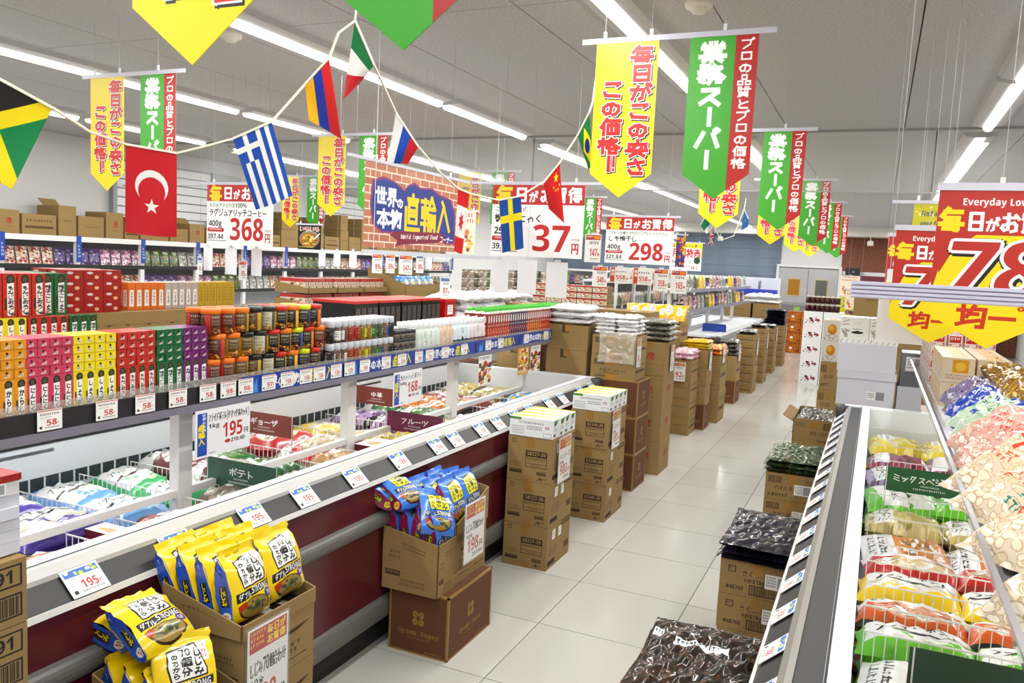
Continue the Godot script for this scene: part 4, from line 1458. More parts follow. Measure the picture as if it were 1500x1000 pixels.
	blotches(30, 4, 14, [Color(0.35, 0.3, 0.5), Color(0.7, 0.6, 0.55), Color(0.8, 0.2, 0.2)], 10, 80, 110, 130)
	cell("jelly_box", 160, 150, Color(0.84, 0.78, 0.66))
	rect(50, 10, 80, 80, Color(0.82, 0.58, 0.06))
	oval(90, 52, 26, 26, Color(0.9, 0.72, 0.2))
	small_print(20, 102, 120, 34, Color(0.55, 0.3, 0.25), 2)


# ---------------------------------------------------------------- the building

func noise_texture(seed_: int, freq: float, lo: Color, hi: Color, octaves := 3, cellular := false) -> NoiseTexture2D:
	var n := FastNoiseLite.new()
	n.seed = seed_
	n.frequency = freq
	n.fractal_octaves = octaves
	if cellular:
		n.noise_type = FastNoiseLite.TYPE_CELLULAR
	var g := Gradient.new()
	g.set_color(0, lo)
	g.set_color(1, hi)
	var t := NoiseTexture2D.new()
	t.width = 512
	t.height = 512
	t.seamless = true
	t.noise = n
	t.color_ramp = g
	return t


func build_setting() -> void:
	# floor: glossy 600 mm porcelain tiles
	var speck := noise_texture(3, 0.25, Color(0.95, 0.95, 0.95), Color(1.0, 1.0, 1.0))
	var tile_mats := []
	for c in [Color(0.75, 0.74, 0.71), Color(0.735, 0.725, 0.695), Color(0.765, 0.755, 0.725)]:
		var m := StandardMaterial3D.new()
		m.albedo_color = c
		m.albedo_texture = speck
		m.uv1_triplanar = true
		m.uv1_world_triplanar = true
		m.uv1_scale = Vector3(2, 2, 2)
		m.roughness = 0.11
		m.metallic_specular = 0.42
		tile_mats.append(m)
	var slab := struct_block("floor", tile_mats[0], Vector3(-1.55, -0.056, -7.5), Vector3(12.5, 0.1, 27.2))
	block(slab, "grout", paint(Color(0.42, 0.4, 0.37), 0.8), Vector3(1.55, 0.0515, -0.9), Vector3(2.4, 0.003, 23.4))
	var tile := BoxMesh.new()
	tile.size = Vector3(0.595, 0.006, 0.595)
	for i in 4:
		for j in 39:
			part(slab, "tile", tile, tile_mats[(i * 5 + j * 7 + (i * j) % 3) % 3], Vector3(1.55 - 0.9 + i * 0.6, 0.053, 7.5 + 3.3 - j * 0.6))
	# ceiling: pitted boards 910 mm wide
	var board := StandardMaterial3D.new()
	board.albedo_color = Color(0.8, 0.8, 0.8)
	board.albedo_texture = noise_texture(9, 0.09, Color(0.82, 0.82, 0.82), Color(1, 1, 1), 2, true)
	board.uv1_triplanar = true
	board.uv1_world_triplanar = true
	board.uv1_scale = Vector3(1.6, 1.6, 1.6)
	board.roughness = 0.95
	var top := struct_block("ceiling", paint(Color(0.4, 0.4, 0.4), 0.9), Vector3(-1.55, CEIL + 0.08, -7.5), Vector3(12.6, 0.1, 27.2))
	var pm := BoxMesh.new()
	pm.size = Vector3(0.903, 0.03, 3.38)
	for i in 14:
		for j in 8:
			part(top, "ceiling_panel", pm, board, Vector3(1.55 - 7.64 + 0.91 * i + 0.455, -0.066, 7.5 + 4.3 - j * 3.386))
	# walls
	var white := paint(Color(0.84, 0.84, 0.84), 0.7)
	struct_block("wall_left", white, Vector3(-7.75, 1.5, -7.5), Vector3(0.2, 3.1, 27.2))
	struct_block("wall_right", white, Vector3(4.65, 1.5, -7.5), Vector3(0.2, 3.1, 27.2))
	struct_block("wall_front", white, Vector3(-1.55, 1.5, 6.0), Vector3(12.6, 3.1, 0.2))
	struct_block("wall_back", white, Vector3(-1.55, 1.5, -20.1), Vector3(12.6, 3.1, 0.2))
	var blue_wall := StandardMaterial3D.new()
	blue_wall.albedo_texture = noise_texture(21, 0.02, Color(0.28, 0.34, 0.43), Color(0.6, 0.65, 0.71), 4)
	blue_wall.uv1_scale = Vector3(1.2, 14.0, 1)
	blue_wall.roughness = 0.7
	var back := get_node("wall_back")
	var lap := Shape.new()
	lap.box(Vector3.ZERO, Vector3(6.55, 0.235, 0.02))
	var plank := lap.done()
	for i in 12:
		part(back, "cladding_plank", plank, blue_wall, Vector3(1.55 - 1.07 - 3.275, -1.38 + 0.24 * i, 0.11))
	var cork := StandardMaterial3D.new()
	cork.albedo_texture = noise_texture(31, 0.12, Color(0.3, 0.15, 0.1), Color(0.64, 0.4, 0.31), 3)
	cork.uv1_triplanar = true
	cork.uv1_scale = Vector3(1.5, 1.5, 1.5)
	cork.roughness = 0.8
	block(back, "brown_cladding", cork, Vector3(1.55 + 2.5, -0.1, 0.12), Vector3(4.1, 2.8, 0.04))
	# a dropped fascia along the back and its cornice
	struct_block("trim_1", paint(Color(0.85, 0.84, 0.82), 0.6), Vector3(1.6, 2.9, -19.6), Vector3(6.0, 0.24, 0.7))
	struct_block("trim_2", paint(Color(0.85, 0.84, 0.82), 0.6), Vector3(-4.5, 2.9, -19.6), Vector3(6.2, 0.24, 0.7))
	build_back_door()
	build_side_windows()
	build_battens()
	build_smoke_curtain()
	build_ceiling_fittings()


func build_back_door() -> void:
	var steel := paint(Color(0.66, 0.66, 0.67), 0.35, 0.35)
	var pale := paint(Color(0.86, 0.86, 0.86), 0.5)
	var frame_ := Shape.new()
	frame_.box(Vector3(-0.78, 0.98, 0), Vector3(0.07, 1.96, 0.08))
	frame_.box(Vector3(0.78, 0.98, 0), Vector3(0.07, 1.96, 0.08))
	frame_.box(Vector3(0, 1.985, 0), Vector3(1.63, 0.06, 0.08))
	var door := struct("door_1", frame_.done(), pale, Vector3(-0.34, 0, -19.95))
	var leaf_mesh := BoxMesh.new()
	leaf_mesh.size = Vector3(0.73, 1.9, 0.05)
	for s in [-1, 1]:
		var leaf := part(door, "leaf", leaf_mesh, steel, Vector3(s * 0.372, 0.97, 0.0))
		part(leaf, "window_gasket", gasket(), paint(Color(0.72, 0.66, 0.5), 0.5), Vector3(s * -0.03, 0.45, 0.03))
		block(leaf, "pane", paint(Color(0.62, 0.42, 0.05) if s < 0 else Color(0.36, 0.37, 0.36), 0.1), Vector3(s * -0.03, 0.45, 0.028), Vector3(0.29, 0.42, 0.01))
		block(leaf, "kick_plate", paint(Color(0.5, 0.5, 0.5), 0.3, 0.6), Vector3(0, -0.47, 0.03), Vector3(0.72, 0.9, 0.012))
		block(leaf, "cross_rail", paint(Color(0.62, 0.62, 0.6), 0.3, 0.5), Vector3(0, 0.03, 0.036), Vector3(0.72, 0.03, 0.02))
	var green := solo("door_notice", "small green notice stuck on the grey double doors", "notice", sheet(0.14, 0.2, "card_87"), paint(Color(0.5, 0.72, 0.25), 0.6), Vector3(-0.56, 0.9, -19.912))
	var white_n := solo("door_notice", "white paper notice stuck on the grey double doors", "notice", sheet(0.16, 0.2, "card_87"), printed("paper", "card_87"), Vector3(0.02, 0.9, -19.912))


func gasket() -> Mesh:
	if not cache.has("gasket"):
		var s := Shape.new()
		s.box(Vector3(-0.16, 0, 0), Vector3(0.03, 0.46, 0.02))
		s.box(Vector3(0.16, 0, 0), Vector3(0.03, 0.46, 0.02))
		s.box(Vector3(0, 0.23, 0), Vector3(0.34, 0.03, 0.02))
		s.box(Vector3(0, -0.23, 0), Vector3(0.34, 0.03, 0.02))
		cache["gasket"] = s.done()
	return cache["gasket"]


func build_side_windows() -> void:
	# high shuttered windows over the left wall shelving
	var n := 1
	for z in [-5.6, -9.6]:
		var w := struct_block("window_%d" % n, paint(Color(0.62, 0.64, 0.66), 0.5), Vector3(-7.63, 2.38, z), Vector3(0.06, 0.86, 2.3))
		n += 1
		for k in 7:
			block(w, "shutter_slat", paint(Color(0.9, 0.91, 0.93), 0.4), Vector3(0.045, -0.34 + k * 0.115, 0.3), Vector3(0.02, 0.098, 1.6))
		block(w, "mullion", paint(Color(0.55, 0.57, 0.6), 0.4, 0.3), Vector3(0.05, 0, -0.56), Vector3(0.05, 0.86, 0.06))
		block(w, "mullion", paint(Color(0.55, 0.57, 0.6), 0.4, 0.3), Vector3(0.05, 0, 1.13), Vector3(0.05, 0.86, 0.06))


func build_battens() -> void:
	var glow := StandardMaterial3D.new()
	glow.albedo_color = Color(0.95, 0.95, 0.95)
	glow.emission_enabled = true
	glow.emission = Color(1.0, 0.985, 0.95)
	glow.emission_energy_multiplier = 4.0
	var shell := paint(Color(0.7, 0.7, 0.7), 0.45)
	var places := ["first", "second", "third", "fourth", "fifth", "sixth", "seventh"]
	var n := 0
	for r in batten_runs():
		var len_: float = r[1] - r[2]
		var key := "batten%.2f" % len_
		if not cache.has(key):
			var s := Shape.new()
			s.sweep([Vector2(-0.13, 0), Vector2(-0.11, -0.03), Vector2(-0.05, -0.045), Vector2(0.05, -0.045), Vector2(0.11, -0.03), Vector2(0.13, 0)], -len_ / 2, len_ / 2)
			cache[key] = s.done()
			var d := Shape.new()
			var prof := []
			for i in 9:
				var a := PI + PI * i / 8.0
				prof.append(Vector2(cos(a) * 0.036, -0.045 + sin(a) * 0.036))
			d.sweep(prof, -len_ / 2 + 0.01, len_ / 2 - 0.01)
			cache[key + "d"] = d.done()
		var t := thing("ceiling_batten", "LED batten in the row over the %s, %s from the store front" % [{2.04: "right shelf", 0.12: "aisle", -1.87: "spice shelf", -3.92: "noodle trays", -5.95: "left wall shelf"}[r[0]], places[n % 7]], "ceiling light", Vector3(r[0], CEIL, (r[1] + r[2]) / 2.0), 0.0, "LED battens in long rows on the ceiling")
		n += 1
		part(t, "housing", cache[key], shell)
		part(t, "light_diffuser", cache[key + "d"], glow)


func build_smoke_curtain() -> void:
	var t := thing("smoke_curtain", "clear glass smoke curtain hanging from the ceiling across the store", "smoke curtain", Vector3(0, CEIL, -4.6))
	var glass := clear(Color(0.92, 0.95, 0.95), 0.06, 0.04)
	for i in 7:
		var x := -7.22 + i * 1.785
		block(t, "pane", glass, Vector3(x + 0.8925, -0.27, 0), Vector3(1.78, 0.5, 0.006))
		block(t, "joint_strip", paint(Color(0.35, 0.35, 0.36), 0.5), Vector3(x, -0.27, 0), Vector3(0.012, 0.5, 0.012))
	block(t, "head_rail", paint(Color(0.6, 0.6, 0.6), 0.5), Vector3(-1.5, -0.01, 0), Vector3(12.3, 0.022, 0.03))
	block(t, "bottom_rail", paint(Color(0.62, 0.62, 0.62), 0.5), Vector3(-1.5, -0.523, 0), Vector3(12.3, 0.009, 0.014))


func build_ceiling_fittings() -> void:
	for f in [[Vector3(-2.2, CEIL, -0.8), "round smoke detector on the ceiling near the yellow pennant"], [Vector3(0.5, CEIL, -0.95), "round smoke detector on the ceiling above the green and red banner"]]:
		var t := thing("smoke_detector", f[1], "smoke detector", f[0])
		part(t, "base", lathe("detector_base", [Vector2(0, -0.03), Vector2(0.06, -0.03), Vector2(0.065, -0.02), Vector2(0.065, 0), Vector2(0, 0)], 24), paint(Color(0.86, 0.85, 0.8), 0.5))
		part(t, "sensor_cap", lathe("detector_cap", [Vector2(0, -0.055), Vector2(0.03, -0.053), Vector2(0.04, -0.04), Vector2(0.042, -0.03)], 24), paint(Color(0.86, 0.85, 0.8), 0.5))
	for p in [[1.1, "white spot lamp head under the back fascia above the brown wall"], [-2.6, "white spot lamp head under the back fascia by the blue wall"], [-3.8, "white spot lamp head under the back fascia beside the blue wall corner"]]:
		var t := thing("track_spot", p[1], "spot lamp", Vector3(p[0], 2.78, -19.35))
		part(t, "stem", lathe("spot_stem", [Vector2(0.012, -0.1), Vector2(0.012, 0.0)], 10), paint(Color(0.85, 0.85, 0.82), 0.4))
		part(t, "head", lathe("spot_head", [Vector2(0.0, -0.22), Vector2(0.07, -0.22), Vector2(0.075, -0.12), Vector2(0.03, -0.09), Vector2(0.0, -0.09)], 16), paint(Color(0.9, 0.9, 0.86), 0.4))


# ---------------------------------------------------------------- chest freezers
# Local axes of a freezer: x runs in from its aisle front, z along it, the origin on the floor under the front plane.

const CHEST := 1.37

func bumper(y0: float, y1: float, out: float, len_: float) -> Mesh:
	var s := Shape.new()
	var prof := [Vector2(0.012, y0)]
	var h := y1 - y0
	for i in 9:
		var a := -PI / 2 + PI * i / 8.0
		prof.append(Vector2(-out * pow(cos(a), 0.7), (y0 + y1) / 2 + sin(a) * h / 2 * (0.96 if i != 4 else 1.0)))
	prof.append(Vector2(0.012, y1))
	prof.reverse()
	s.sweep(prof, -len_ / 2, len_ / 2)
	return s.done()


func chest(t: Node3D, len_: float, body: Color, plate: float) -> void:
	var alu := paint(Color(0.68, 0.68, 0.66), 0.35, 0.6)
	var grey := paint(Color(0.42, 0.42, 0.4), 0.45, 0.2)
	var dark := paint(Color(0.12, 0.12, 0.13), 0.6)
	var rail := paint(Color(0.13, 0.13, 0.14), 0.45)
	var liner := paint(Color(0.88, 0.9, 0.92), 0.4)
	var panel := paint(body, 0.22)
	var h := len_ / 2
	block(t, "kick_plate", dark, Vector3(0.07, 0.07, 0), Vector3(0.04, 0.14, len_ - 0.1))
	part(t, "lower_bumper", bumper(0.13, 0.235, 0.02, len_), grey)
	part(t, "bumper_rail", bumper(0.565, 0.635, 0.028, len_), grey)
	var n := ceili(len_ / 1.9)
	for i in n:
		var zc := -h + len_ * (i + 0.5) / n
		block(t, "lower_panel", panel, Vector3(0.02, 0.4, zc), Vector3(0.03, 0.33, len_ / n - 0.004))
		block(t, "upper_panel", panel, Vector3(0.02, 0.7, zc), Vector3(0.03, 0.16, len_ / n - 0.004))
	# slanted price rail with pale edge strips
	var s := Shape.new()
	s.sweep([Vector2(0.0, 0.778), Vector2(0.03, 0.77), Vector2(0.08, 0.83), Vector2(0.066, 0.838)], -h, h)
	var rail_part := part(t, "price_rail", s.done(), rail)
	s = Shape.new()
	s.sweep([Vector2(-0.006, 0.768), Vector2(0.02, 0.768), Vector2(0.02, 0.78), Vector2(-0.001, 0.785)], -h, h)
	part(rail_part, "rail_edge", s.done(), paint(Color(0.85, 0.85, 0.84), 0.35))
	s = Shape.new()
	s.sweep([Vector2(0.064, 0.834), Vector2(0.1, 0.834), Vector2(0.1, 0.872), Vector2(0.084, 0.874), Vector2(0.066, 0.85)], -h, h)
	part(rail_part, "rim_edge", s.done(), paint(Color(0.8, 0.8, 0.79), 0.35, 0.2) if plate == 0.0 else alu)
	if plate > 0.0:
		block(t, "rim_plate", paint(Color(0.24, 0.24, 0.25), 0.5), Vector3(0.1 + plate / 2, 0.858, 0), Vector3(plate, 0.02, len_))
	var x0 := 0.1 + plate
	for e in [[x0, x0 + 0.055], [CHEST - 0.1, CHEST - 0.05]]:
		block(t, "rim", liner, Vector3((e[0] + e[1]) / 2, 0.86, 0), Vector3(e[1] - e[0], 0.03, len_))
	block(t, "rim_groove", paint(Color(0.2, 0.2, 0.22), 0.4), Vector3(x0 + 0.004, 0.8755, 0), Vector3(0.006, 0.002, len_ - 0.02))
	# back rim with two dark gaskets
	block(t, "back_gasket", paint(Color(0.13, 0.14, 0.15), 0.5), Vector3(CHEST - 0.05, 0.862, 0), Vector3(0.05, 0.05, len_))
	block(t, "back_gasket", paint(Color(0.13, 0.14, 0.15), 0.5), Vector3(CHEST + 0.03, 0.868, 0), Vector3(0.035, 0.05, len_))
	block(t, "back_edge", alu, Vector3(CHEST - 0.01, 0.874, 0), Vector3(0.03, 0.05, len_))
	block(t, "back_panel", panel, Vector3(CHEST + 0.05, 0.44, 0), Vector3(0.03, 0.84, len_))
	# liner
	var a := x0 + 0.055
	var b := CHEST - 0.1
	block(t, "liner_wall", liner, Vector3(a - 0.01, 0.655, 0), Vector3(0.02, 0.41, len_ - 0.1))
	block(t, "liner_wall", liner, Vector3(b + 0.01, 0.655, 0), Vector3(0.02, 0.41, len_ - 0.1))
	block(t, "liner_floor", liner, Vector3((a + b) / 2, 0.46, 0), Vector3(b - a, 0.02, len_ - 0.1))
	for e in [-1, 1]:
		block(t, "liner_end", liner, Vector3((a + b) / 2, 0.66, e * (h - 0.06)), Vector3(b - a + 0.04, 0.42, 0.02))
		block(t, "end_rim", liner, Vector3(CHEST / 2, 0.862, e * (h - 0.03)), Vector3(CHEST - 0.12, 0.03, 0.06))
		block(t, "end_panel", panel, Vector3(CHEST / 2 + 0.03, 0.44, e * (h - 0.012)), Vector3(CHEST, 0.82, 0.024))
		part(t, "corner_cap", lathe("corner_cap", [Vector2(0.0, 0.77), Vector2(0.045, 0.77), Vector2(0.05, 0.8), Vector2(0.05, 0.86), Vector2(0.035, 0.876), Vector2(0, 0.876)], 16), paint(Color(0.2, 0.2, 0.21), 0.4), Vector3(0.05, 0, e * (h - 0.04)))
	# air vent along the back wall: dark slots between white ribs
	block(t, "vent_slot", paint(Color(0.2, 0.23, 0.24), 0.5), Vector3(b - 0.002, 0.716, 0), Vector3(0.004, 0.055, len_ - 0.16))
	s = Shape.new()
	var z := -h + 0.1
	while z < h - 0.1:
		s.box(Vector3(b - 0.006, 0.716, z), Vector3(0.004, 0.055, 0.007))
		z += 0.07
	part(t, "vent_ribs", s.done(), liner)


func wire_panel(w: float, h: float) -> Mesh:
	var key := "wire%.2f|%.2f" % [w, h]
	if not cache.has(key):
		var s := Shape.new()
		var n := int(w / 0.028)
		for i in n + 1:
			s.bar(Vector3(-w / 2 + w * i / n, 0, 0), Vector3(-w / 2 + w * i / n, h, 0), 0.0028)
		for y in [0.0, h * 0.5, h]:
			s.bar(Vector3(-w / 2, y, 0.002), Vector3(w / 2, y, 0.002), 0.0045)
		cache[key] = s.done()
	return cache[key]


var pouch_count := 0

# a pile of pouches filling one freezer compartment: two layers, laid across it
func fill_compartment(x0: float, x1: float, z0: float, z1: float, print_: String, label: String, group: String, top: float, along := false) -> void:
	var per := 2
	var span := x1 - x0
	var floor_ := 0.472
	var layers := 3
	var t := (top - floor_) / layers
	for k in layers:
		for i in per:
			var w := absf(z1 - z0) * rng.randf_range(0.9, 1.0)
			var l := span / per * 1.12
			var m := pouch(l, w, t * 1.55, print_, pouch_count % 4, 0.007) if along else pouch(w, l, t * 1.55, print_, pouch_count % 4, 0.007)
			var at := Vector3(x0 + span * (i + 0.5) / per + rng.randf_range(-0.01, 0.01), floor_ + t * (k + 0.5), (z0 + z1) / 2 + rng.randf_range(-0.01, 0.01))
			var o := solo("frozen_pouch", label, "frozen food bag", m, printed("film", print_), at, PI / 2 if not along else 0.0, group)
			o.rotation = Vector3(rng.randf_range(-0.08, 0.08), (PI / 2 if not along else 0.0) + rng.randf_range(-0.12, 0.12), rng.randf_range(-0.08, 0.08))
			pouch_count += 1


func build_left_freezer() -> void:
	var len_ := 5.7
	var t := thing("chest_freezer", "long burgundy chest freezer with white liner under the spice shelf", "freezer", Vector3(-0.53, 0, -0.25), PI)
	chest(t, len_, Color(0.33, 0.1, 0.13), 0.0)
	# compartments: nearest first
	var front := [[1.95, 1.45, "frozen_pizza", "red and yellow pizza mix bag"], [1.43, 1.12, "frozen_pizza", "red and yellow pizza mix bag"], [1.1, 0.92, "frozen_box", ""], [0.9, 0.6, "frozen_meat", "brown and orange meat snack bag"], [0.58, 0.2, "frozen_mushroom", "grey brown mushroom bag"], [0.18, -0.12, "frozen_beige", "tan fried snack bag"], [-0.14, -0.42, "frozen_beige", "tan fried snack bag"], [-0.44, -0.85, "frozen_box", ""], [-0.87, -1.2, "frozen_yellow", "yellow speckled fruit bag"], [-1.22, -1.55, "frozen_corn", "pale corn mix bag"], [-1.57, -1.95, "frozen_berry", "dark red berry bag"], [-1.97, -2.4, "frozen_grape", "deep violet berry bag"], [-2.42, -2.75, "frozen_sky", "sky blue fruit ice bag"], [-2.77, -3.0, "frozen_orange", "orange mango bag"]]
	var wire := paint(Color(0.9, 0.9, 0.9), 0.35)
	for f in front:
		if f[2] == "frozen_box":
			for k in 4:
				solo("frozen_carton", "flat white frozen food box with maroon edges in the burgundy freezer", "food box", box_mesh(0.19, 0.035, absf(f[0] - f[1]) * 0.46, "frozen_box_side", "frozen_box_side", "frozen_box"), printed("gloss", "frozen_box"), Vector3(-0.98 + 0.195 * (k % 2), 0.682 + 0.037 * int(k / 2), (f[0] + f[1]) / 2), 0.0, "flat white boxes in the burgundy freezer")
				solo("frozen_carton", "flat white frozen food box with maroon edges in the burgundy freezer", "food box", box_mesh(0.19, 0.104, absf(f[0] - f[1]) * 0.46, "frozen_box_side", "frozen_box_side", "frozen_box"), printed("gloss", "frozen_box"), Vector3(-0.98 + 0.195 * (k % 2), 0.472 + 0.1045 * int(k / 2), (f[0] + f[1]) / 2), 0.0, "flat white boxes in the burgundy freezer")
		else:
			fill_compartment(-1.09, -0.7, f[1] + 0.01, f[0] - 0.01, f[2], f[3] + " lying in the burgundy freezer", f[3] + "s in the burgundy freezer", rng.randf_range(0.7, 0.75))
		solo("wire_divider", "white wire divider standing between bags in the front row of the burgundy freezer", "divider", wire_panel(0.39, 0.28), wire, Vector3(-0.895, 0.47, f[1] - 0.01), 0.0, "wire dividers in the burgundy freezer")
	var rear := [[1.95, 1.25, "frozen_violet", "violet and white frozen potato bag"], [1.23, 0.85, "frozen_violet", "violet and white frozen potato bag"], [0.83, 0.55, "frozen_blue", "pale blue and white frozen potato bag"], [0.53, 0.28, "frozen_green", "mint green and white frozen potato bag"], [0.26, 0.0, "frozen_maroon", "maroon and white frozen snack bag"], [-0.02, -0.3, "frozen_leaf", "dark green and white vegetable bag"], [-0.32, -0.8, "frozen_red", "red and white dumpling bag"], [-0.82, -1.2, "frozen_yellow", "yellow and dark dumpling bag"], [-1.22, -1.5, "frozen_lilac", "lilac mixed snack bag"], [-1.52, -1.8, "frozen_leaf", "dark green and white vegetable bag"], [-1.82, -2.2, "frozen_orange", "orange prawn bag"], [-2.22, -2.6, "frozen_meat", "dark brown fried food bag"], [-2.62, -3.0, "frozen_corn", "pale noodle bag"]]
	for f in rear:
		fill_compartment(-1.75, -1.16, f[1] + 0.01, f[0] - 0.01, f[2], f[3] + " in the back row of the burgundy freezer", f[3] + "s at the back of the burgundy freezer", rng.randf_range(0.69, 0.74))
		solo("wire_divider", "white wire divider standing between bags in the back row of the burgundy freezer", "divider", wire_panel(0.6, 0.26), wire, Vector3(-1.46, 0.47, f[1] - 0.01), 0.0, "wire dividers at the back of the burgundy freezer")
	# price tags along the front rail
	var i := 0
	for q in [[1.45, "tag_195"], [1.12, "tag_195"], [0.78, "tag_195"], [0.5, "tag_195"], [0.17, "tag_195"], [-0.18, "tag_188"], [-0.53, "tag_258"], [-0.72, "tag_188"], [-1.02, "tag_188"], [-1.24, "tag_258"], [-1.5, "tag_188"], [-1.74, "tag_258"], [-2.05, "tag_188"], [-2.3, "tag_258"], [-2.7, "tag_188"], [-2.95, "tag_258"]]:
		var o := solo("shelf_price_tag", "price tag %s on burgundy freezer rail by %s" % [q[1].substr(4), zone(front, q[0], "flat white boxes")], "price tag", sheet(0.115, 0.088, q[1], "", 0.002), printed("paper", q[1]), Vector3(-0.5965, 0.8475, q[0]), PI / 2, "price tags on the burgundy freezer rail")
		o.rotation = Vector3(-0.83, PI / 2, 0)
		o.rotation_order = EULER_ORDER_YXZ
		i += 1
	for b in [["board_potato", -0.97, 0.87, 0.4, 0.0, "dark green board reading potato in Japanese over the burgundy freezer"], ["board_fruit", -0.95, 0.87, -0.95, 0.0, "plum coloured board reading fruit in Japanese over the burgundy freezer"], ["board_gyoza", -1.5, 0.9, -0.34, 0.0, "brick red board reading gyoza in Japanese over the burgundy freezer"], ["board_chinese", -1.52, 0.9, -1.42, 0.0, "brick red board reading Chinese food in Japanese over the burgundy freezer"]]:
		var o := thing("category_board", b[5], "sign", Vector3(b[1], b[2], b[3]))
		part(o, "board", sheet(0.38, 0.115, b[0]), printed("gloss", b[0]))
		for s in [-1, 1]:
			block(o, "support_rod", paint(Color(0.85, 0.85, 0.85), 0.3), Vector3(s * 0.185, -0.14, 0), Vector3(0.004, 0.28, 0.004))


func shelf_label(at: Vector3, print_: String, label: String, group: String, face := PI / 2, w := 0.085, h := 0.066) -> void:
	var o := solo("shelf_price_tag", label, "price tag", sheet(w, h, print_, "", 0.002), printed("paper", print_), at, face, group)


func build_spice_shelf() -> void:
	var first := get_child_count()
	# a wide display shelf carried by white posts that stand in the freezer
	var t := thing("display_shelf", "wide display shelf on white posts above the burgundy freezer", "shelf", Vector3(0, 0, 0))
	var white := paint(Color(0.88, 0.88, 0.87), 0.4)
	for z in [1.75, 0.58, -0.55, -1.7, -2.85]:
		block(t, "post", white, Vector3(-1.12, 0.775, z), Vector3(0.05, 0.67, 0.07))
		block(t, "bracket", white, Vector3(-1.4, 1.1, z), Vector3(0.5, 0.03, 0.03))
	block(t, "tie_rail", white, Vector3(-1.12, 0.735, -0.5), Vector3(0.028, 0.03, 4.9))
	block(t, "shelf_board", paint(Color(0.8, 0.8, 0.8), 0.5), Vector3(-1.42, 1.155, -0.75), Vector3(0.82, 0.03, 5.6))
	block(t, "canopy_light", lamp_white(), Vector3(-1.42, 1.128, -0.75), Vector3(0.035, 0.018, 5.4))
	block(t, "raised_step", paint(Color(0.8, 0.8, 0.8), 0.5), Vector3(-1.65, 1.3, 0.62), Vector3(0.4, 0.02, 2.9))
	block(t, "step_riser", paint(Color(0.8, 0.8, 0.8), 0.5), Vector3(-1.46, 1.23, 0.62), Vector3(0.02, 0.13, 2.9))
	var s := Shape.new()
	s.sweep([Vector2(-1.015, 1.085), Vector2(-0.995, 1.085), Vector2(-0.99, 1.112), Vector2(-1.015, 1.112)], -3.55, 2.05)
	part(t, "bottom_lip", s.done(), paint(Color(0.5, 0.49, 0.56), 0.35))
	block(t, "price_rail", paint(Color(0.14, 0.14, 0.15), 0.4), Vector3(-1.006, 1.145, -0.75), Vector3(0.012, 0.066, 5.6))
	block(t, "front_guard", clear(Color(0.85, 0.85, 0.83), 0.2, 0.1), Vector3(-1.008, 1.19, -0.75), Vector3(0.004, 0.03, 5.6))
	# blue strips with the shop's slogan slotted in the rail from the jars on
	for k in 5:
		solo("slogan_strip", "blue strip with a Japanese slogan slotted in the spice shelf rail", "label strip", box_mesh(0.7, 0.078, 0.002, "blue_strip"), printed("gloss", "blue_strip"), Vector3(-0.996, 1.112, 0.03 - k * 0.72), PI / 2, "blue slogan strips on the spice shelf rail")
	for q in [[1.47, "58"], [1.24, "58"], [1.03, "58"], [0.87, "58"], [0.72, "58"], [0.57, "58"], [0.46, "98"], [0.36, "98"], [0.22, "97"], [0.1, "158"], [-0.03, "158"], [-0.13, "138"], [-0.26, "128"], [-0.37, "128"], [-0.5, "168"], [-0.7, "118"], [-0.86, "228"], [-1.04, "108"], [-1.16, "73"], [-1.35, "73"], [-1.6, "118"], [-1.95, "168"], [-2.15, "138b"], [-2.6, "128"], [-3.0, "108"], [-3.3, "98"]]:
		shelf_label(Vector3(-0.991, 1.184, q[0]), "tag_" + q[1], "price tag %s below the %s on the spice shelf" % [q[1].trim_suffix("b"), zone([[9.0, 1.33, "", "orange mustard boxes"], [1.33, 1.14, "", "pink garlic boxes"], [1.14, 0.97, "", "yellow ginger boxes"], [0.97, 0.8, "", "red radish boxes"], [0.8, 0.68, "", "green yuzu boxes"], [0.68, 0.55, "", "purple plum boxes"], [0.55, -0.2, "", "nut jars"], [-0.2, -0.82, "", "spice shakers"], [-0.82, -1.05, "", "small black jars"], [-1.05, -1.96, "", "white bottles"], [-1.96, -9.0, "", "drink cartons"]], q[0], "goods")], "price tags on the spice shelf rail")
	for q in [["board_195", 0.49, "upright price board reading 195 yen over the potato board, hanging under the spice shelf"], ["board_168", -0.92, "upright price board reading 168 yen hanging under the spice shelf"]]:
		solo("price_board", q[2], "sign", sheet(0.3, 0.19, q[0]), printed("gloss", q[0]), Vector3(-0.985, 1.086, q[1]), PI / 2)
	for q in [["picture_card", -1.9, "picture card of red food hanging under the spice shelf"], ["picture_card_gold", -2.55, "gold picture card of food hanging under the spice shelf"], ["picture_card", -2.78, "second picture card of red food, next to the gold card under the spice shelf"], ["picture_card", -3.48, "picture card at the far end of the spice shelf"]]:
		solo("picture_card", q[2], "sign", sheet(0.19, 0.2, q[0]), printed("gloss", q[0]), Vector3(-0.985, 1.086, q[1]), PI / 2)
	spice_boxes()
	nut_jars()
	spice_bottles()
	for i in range(first, get_child_count()):
		get_child(i).position.y += 0.03


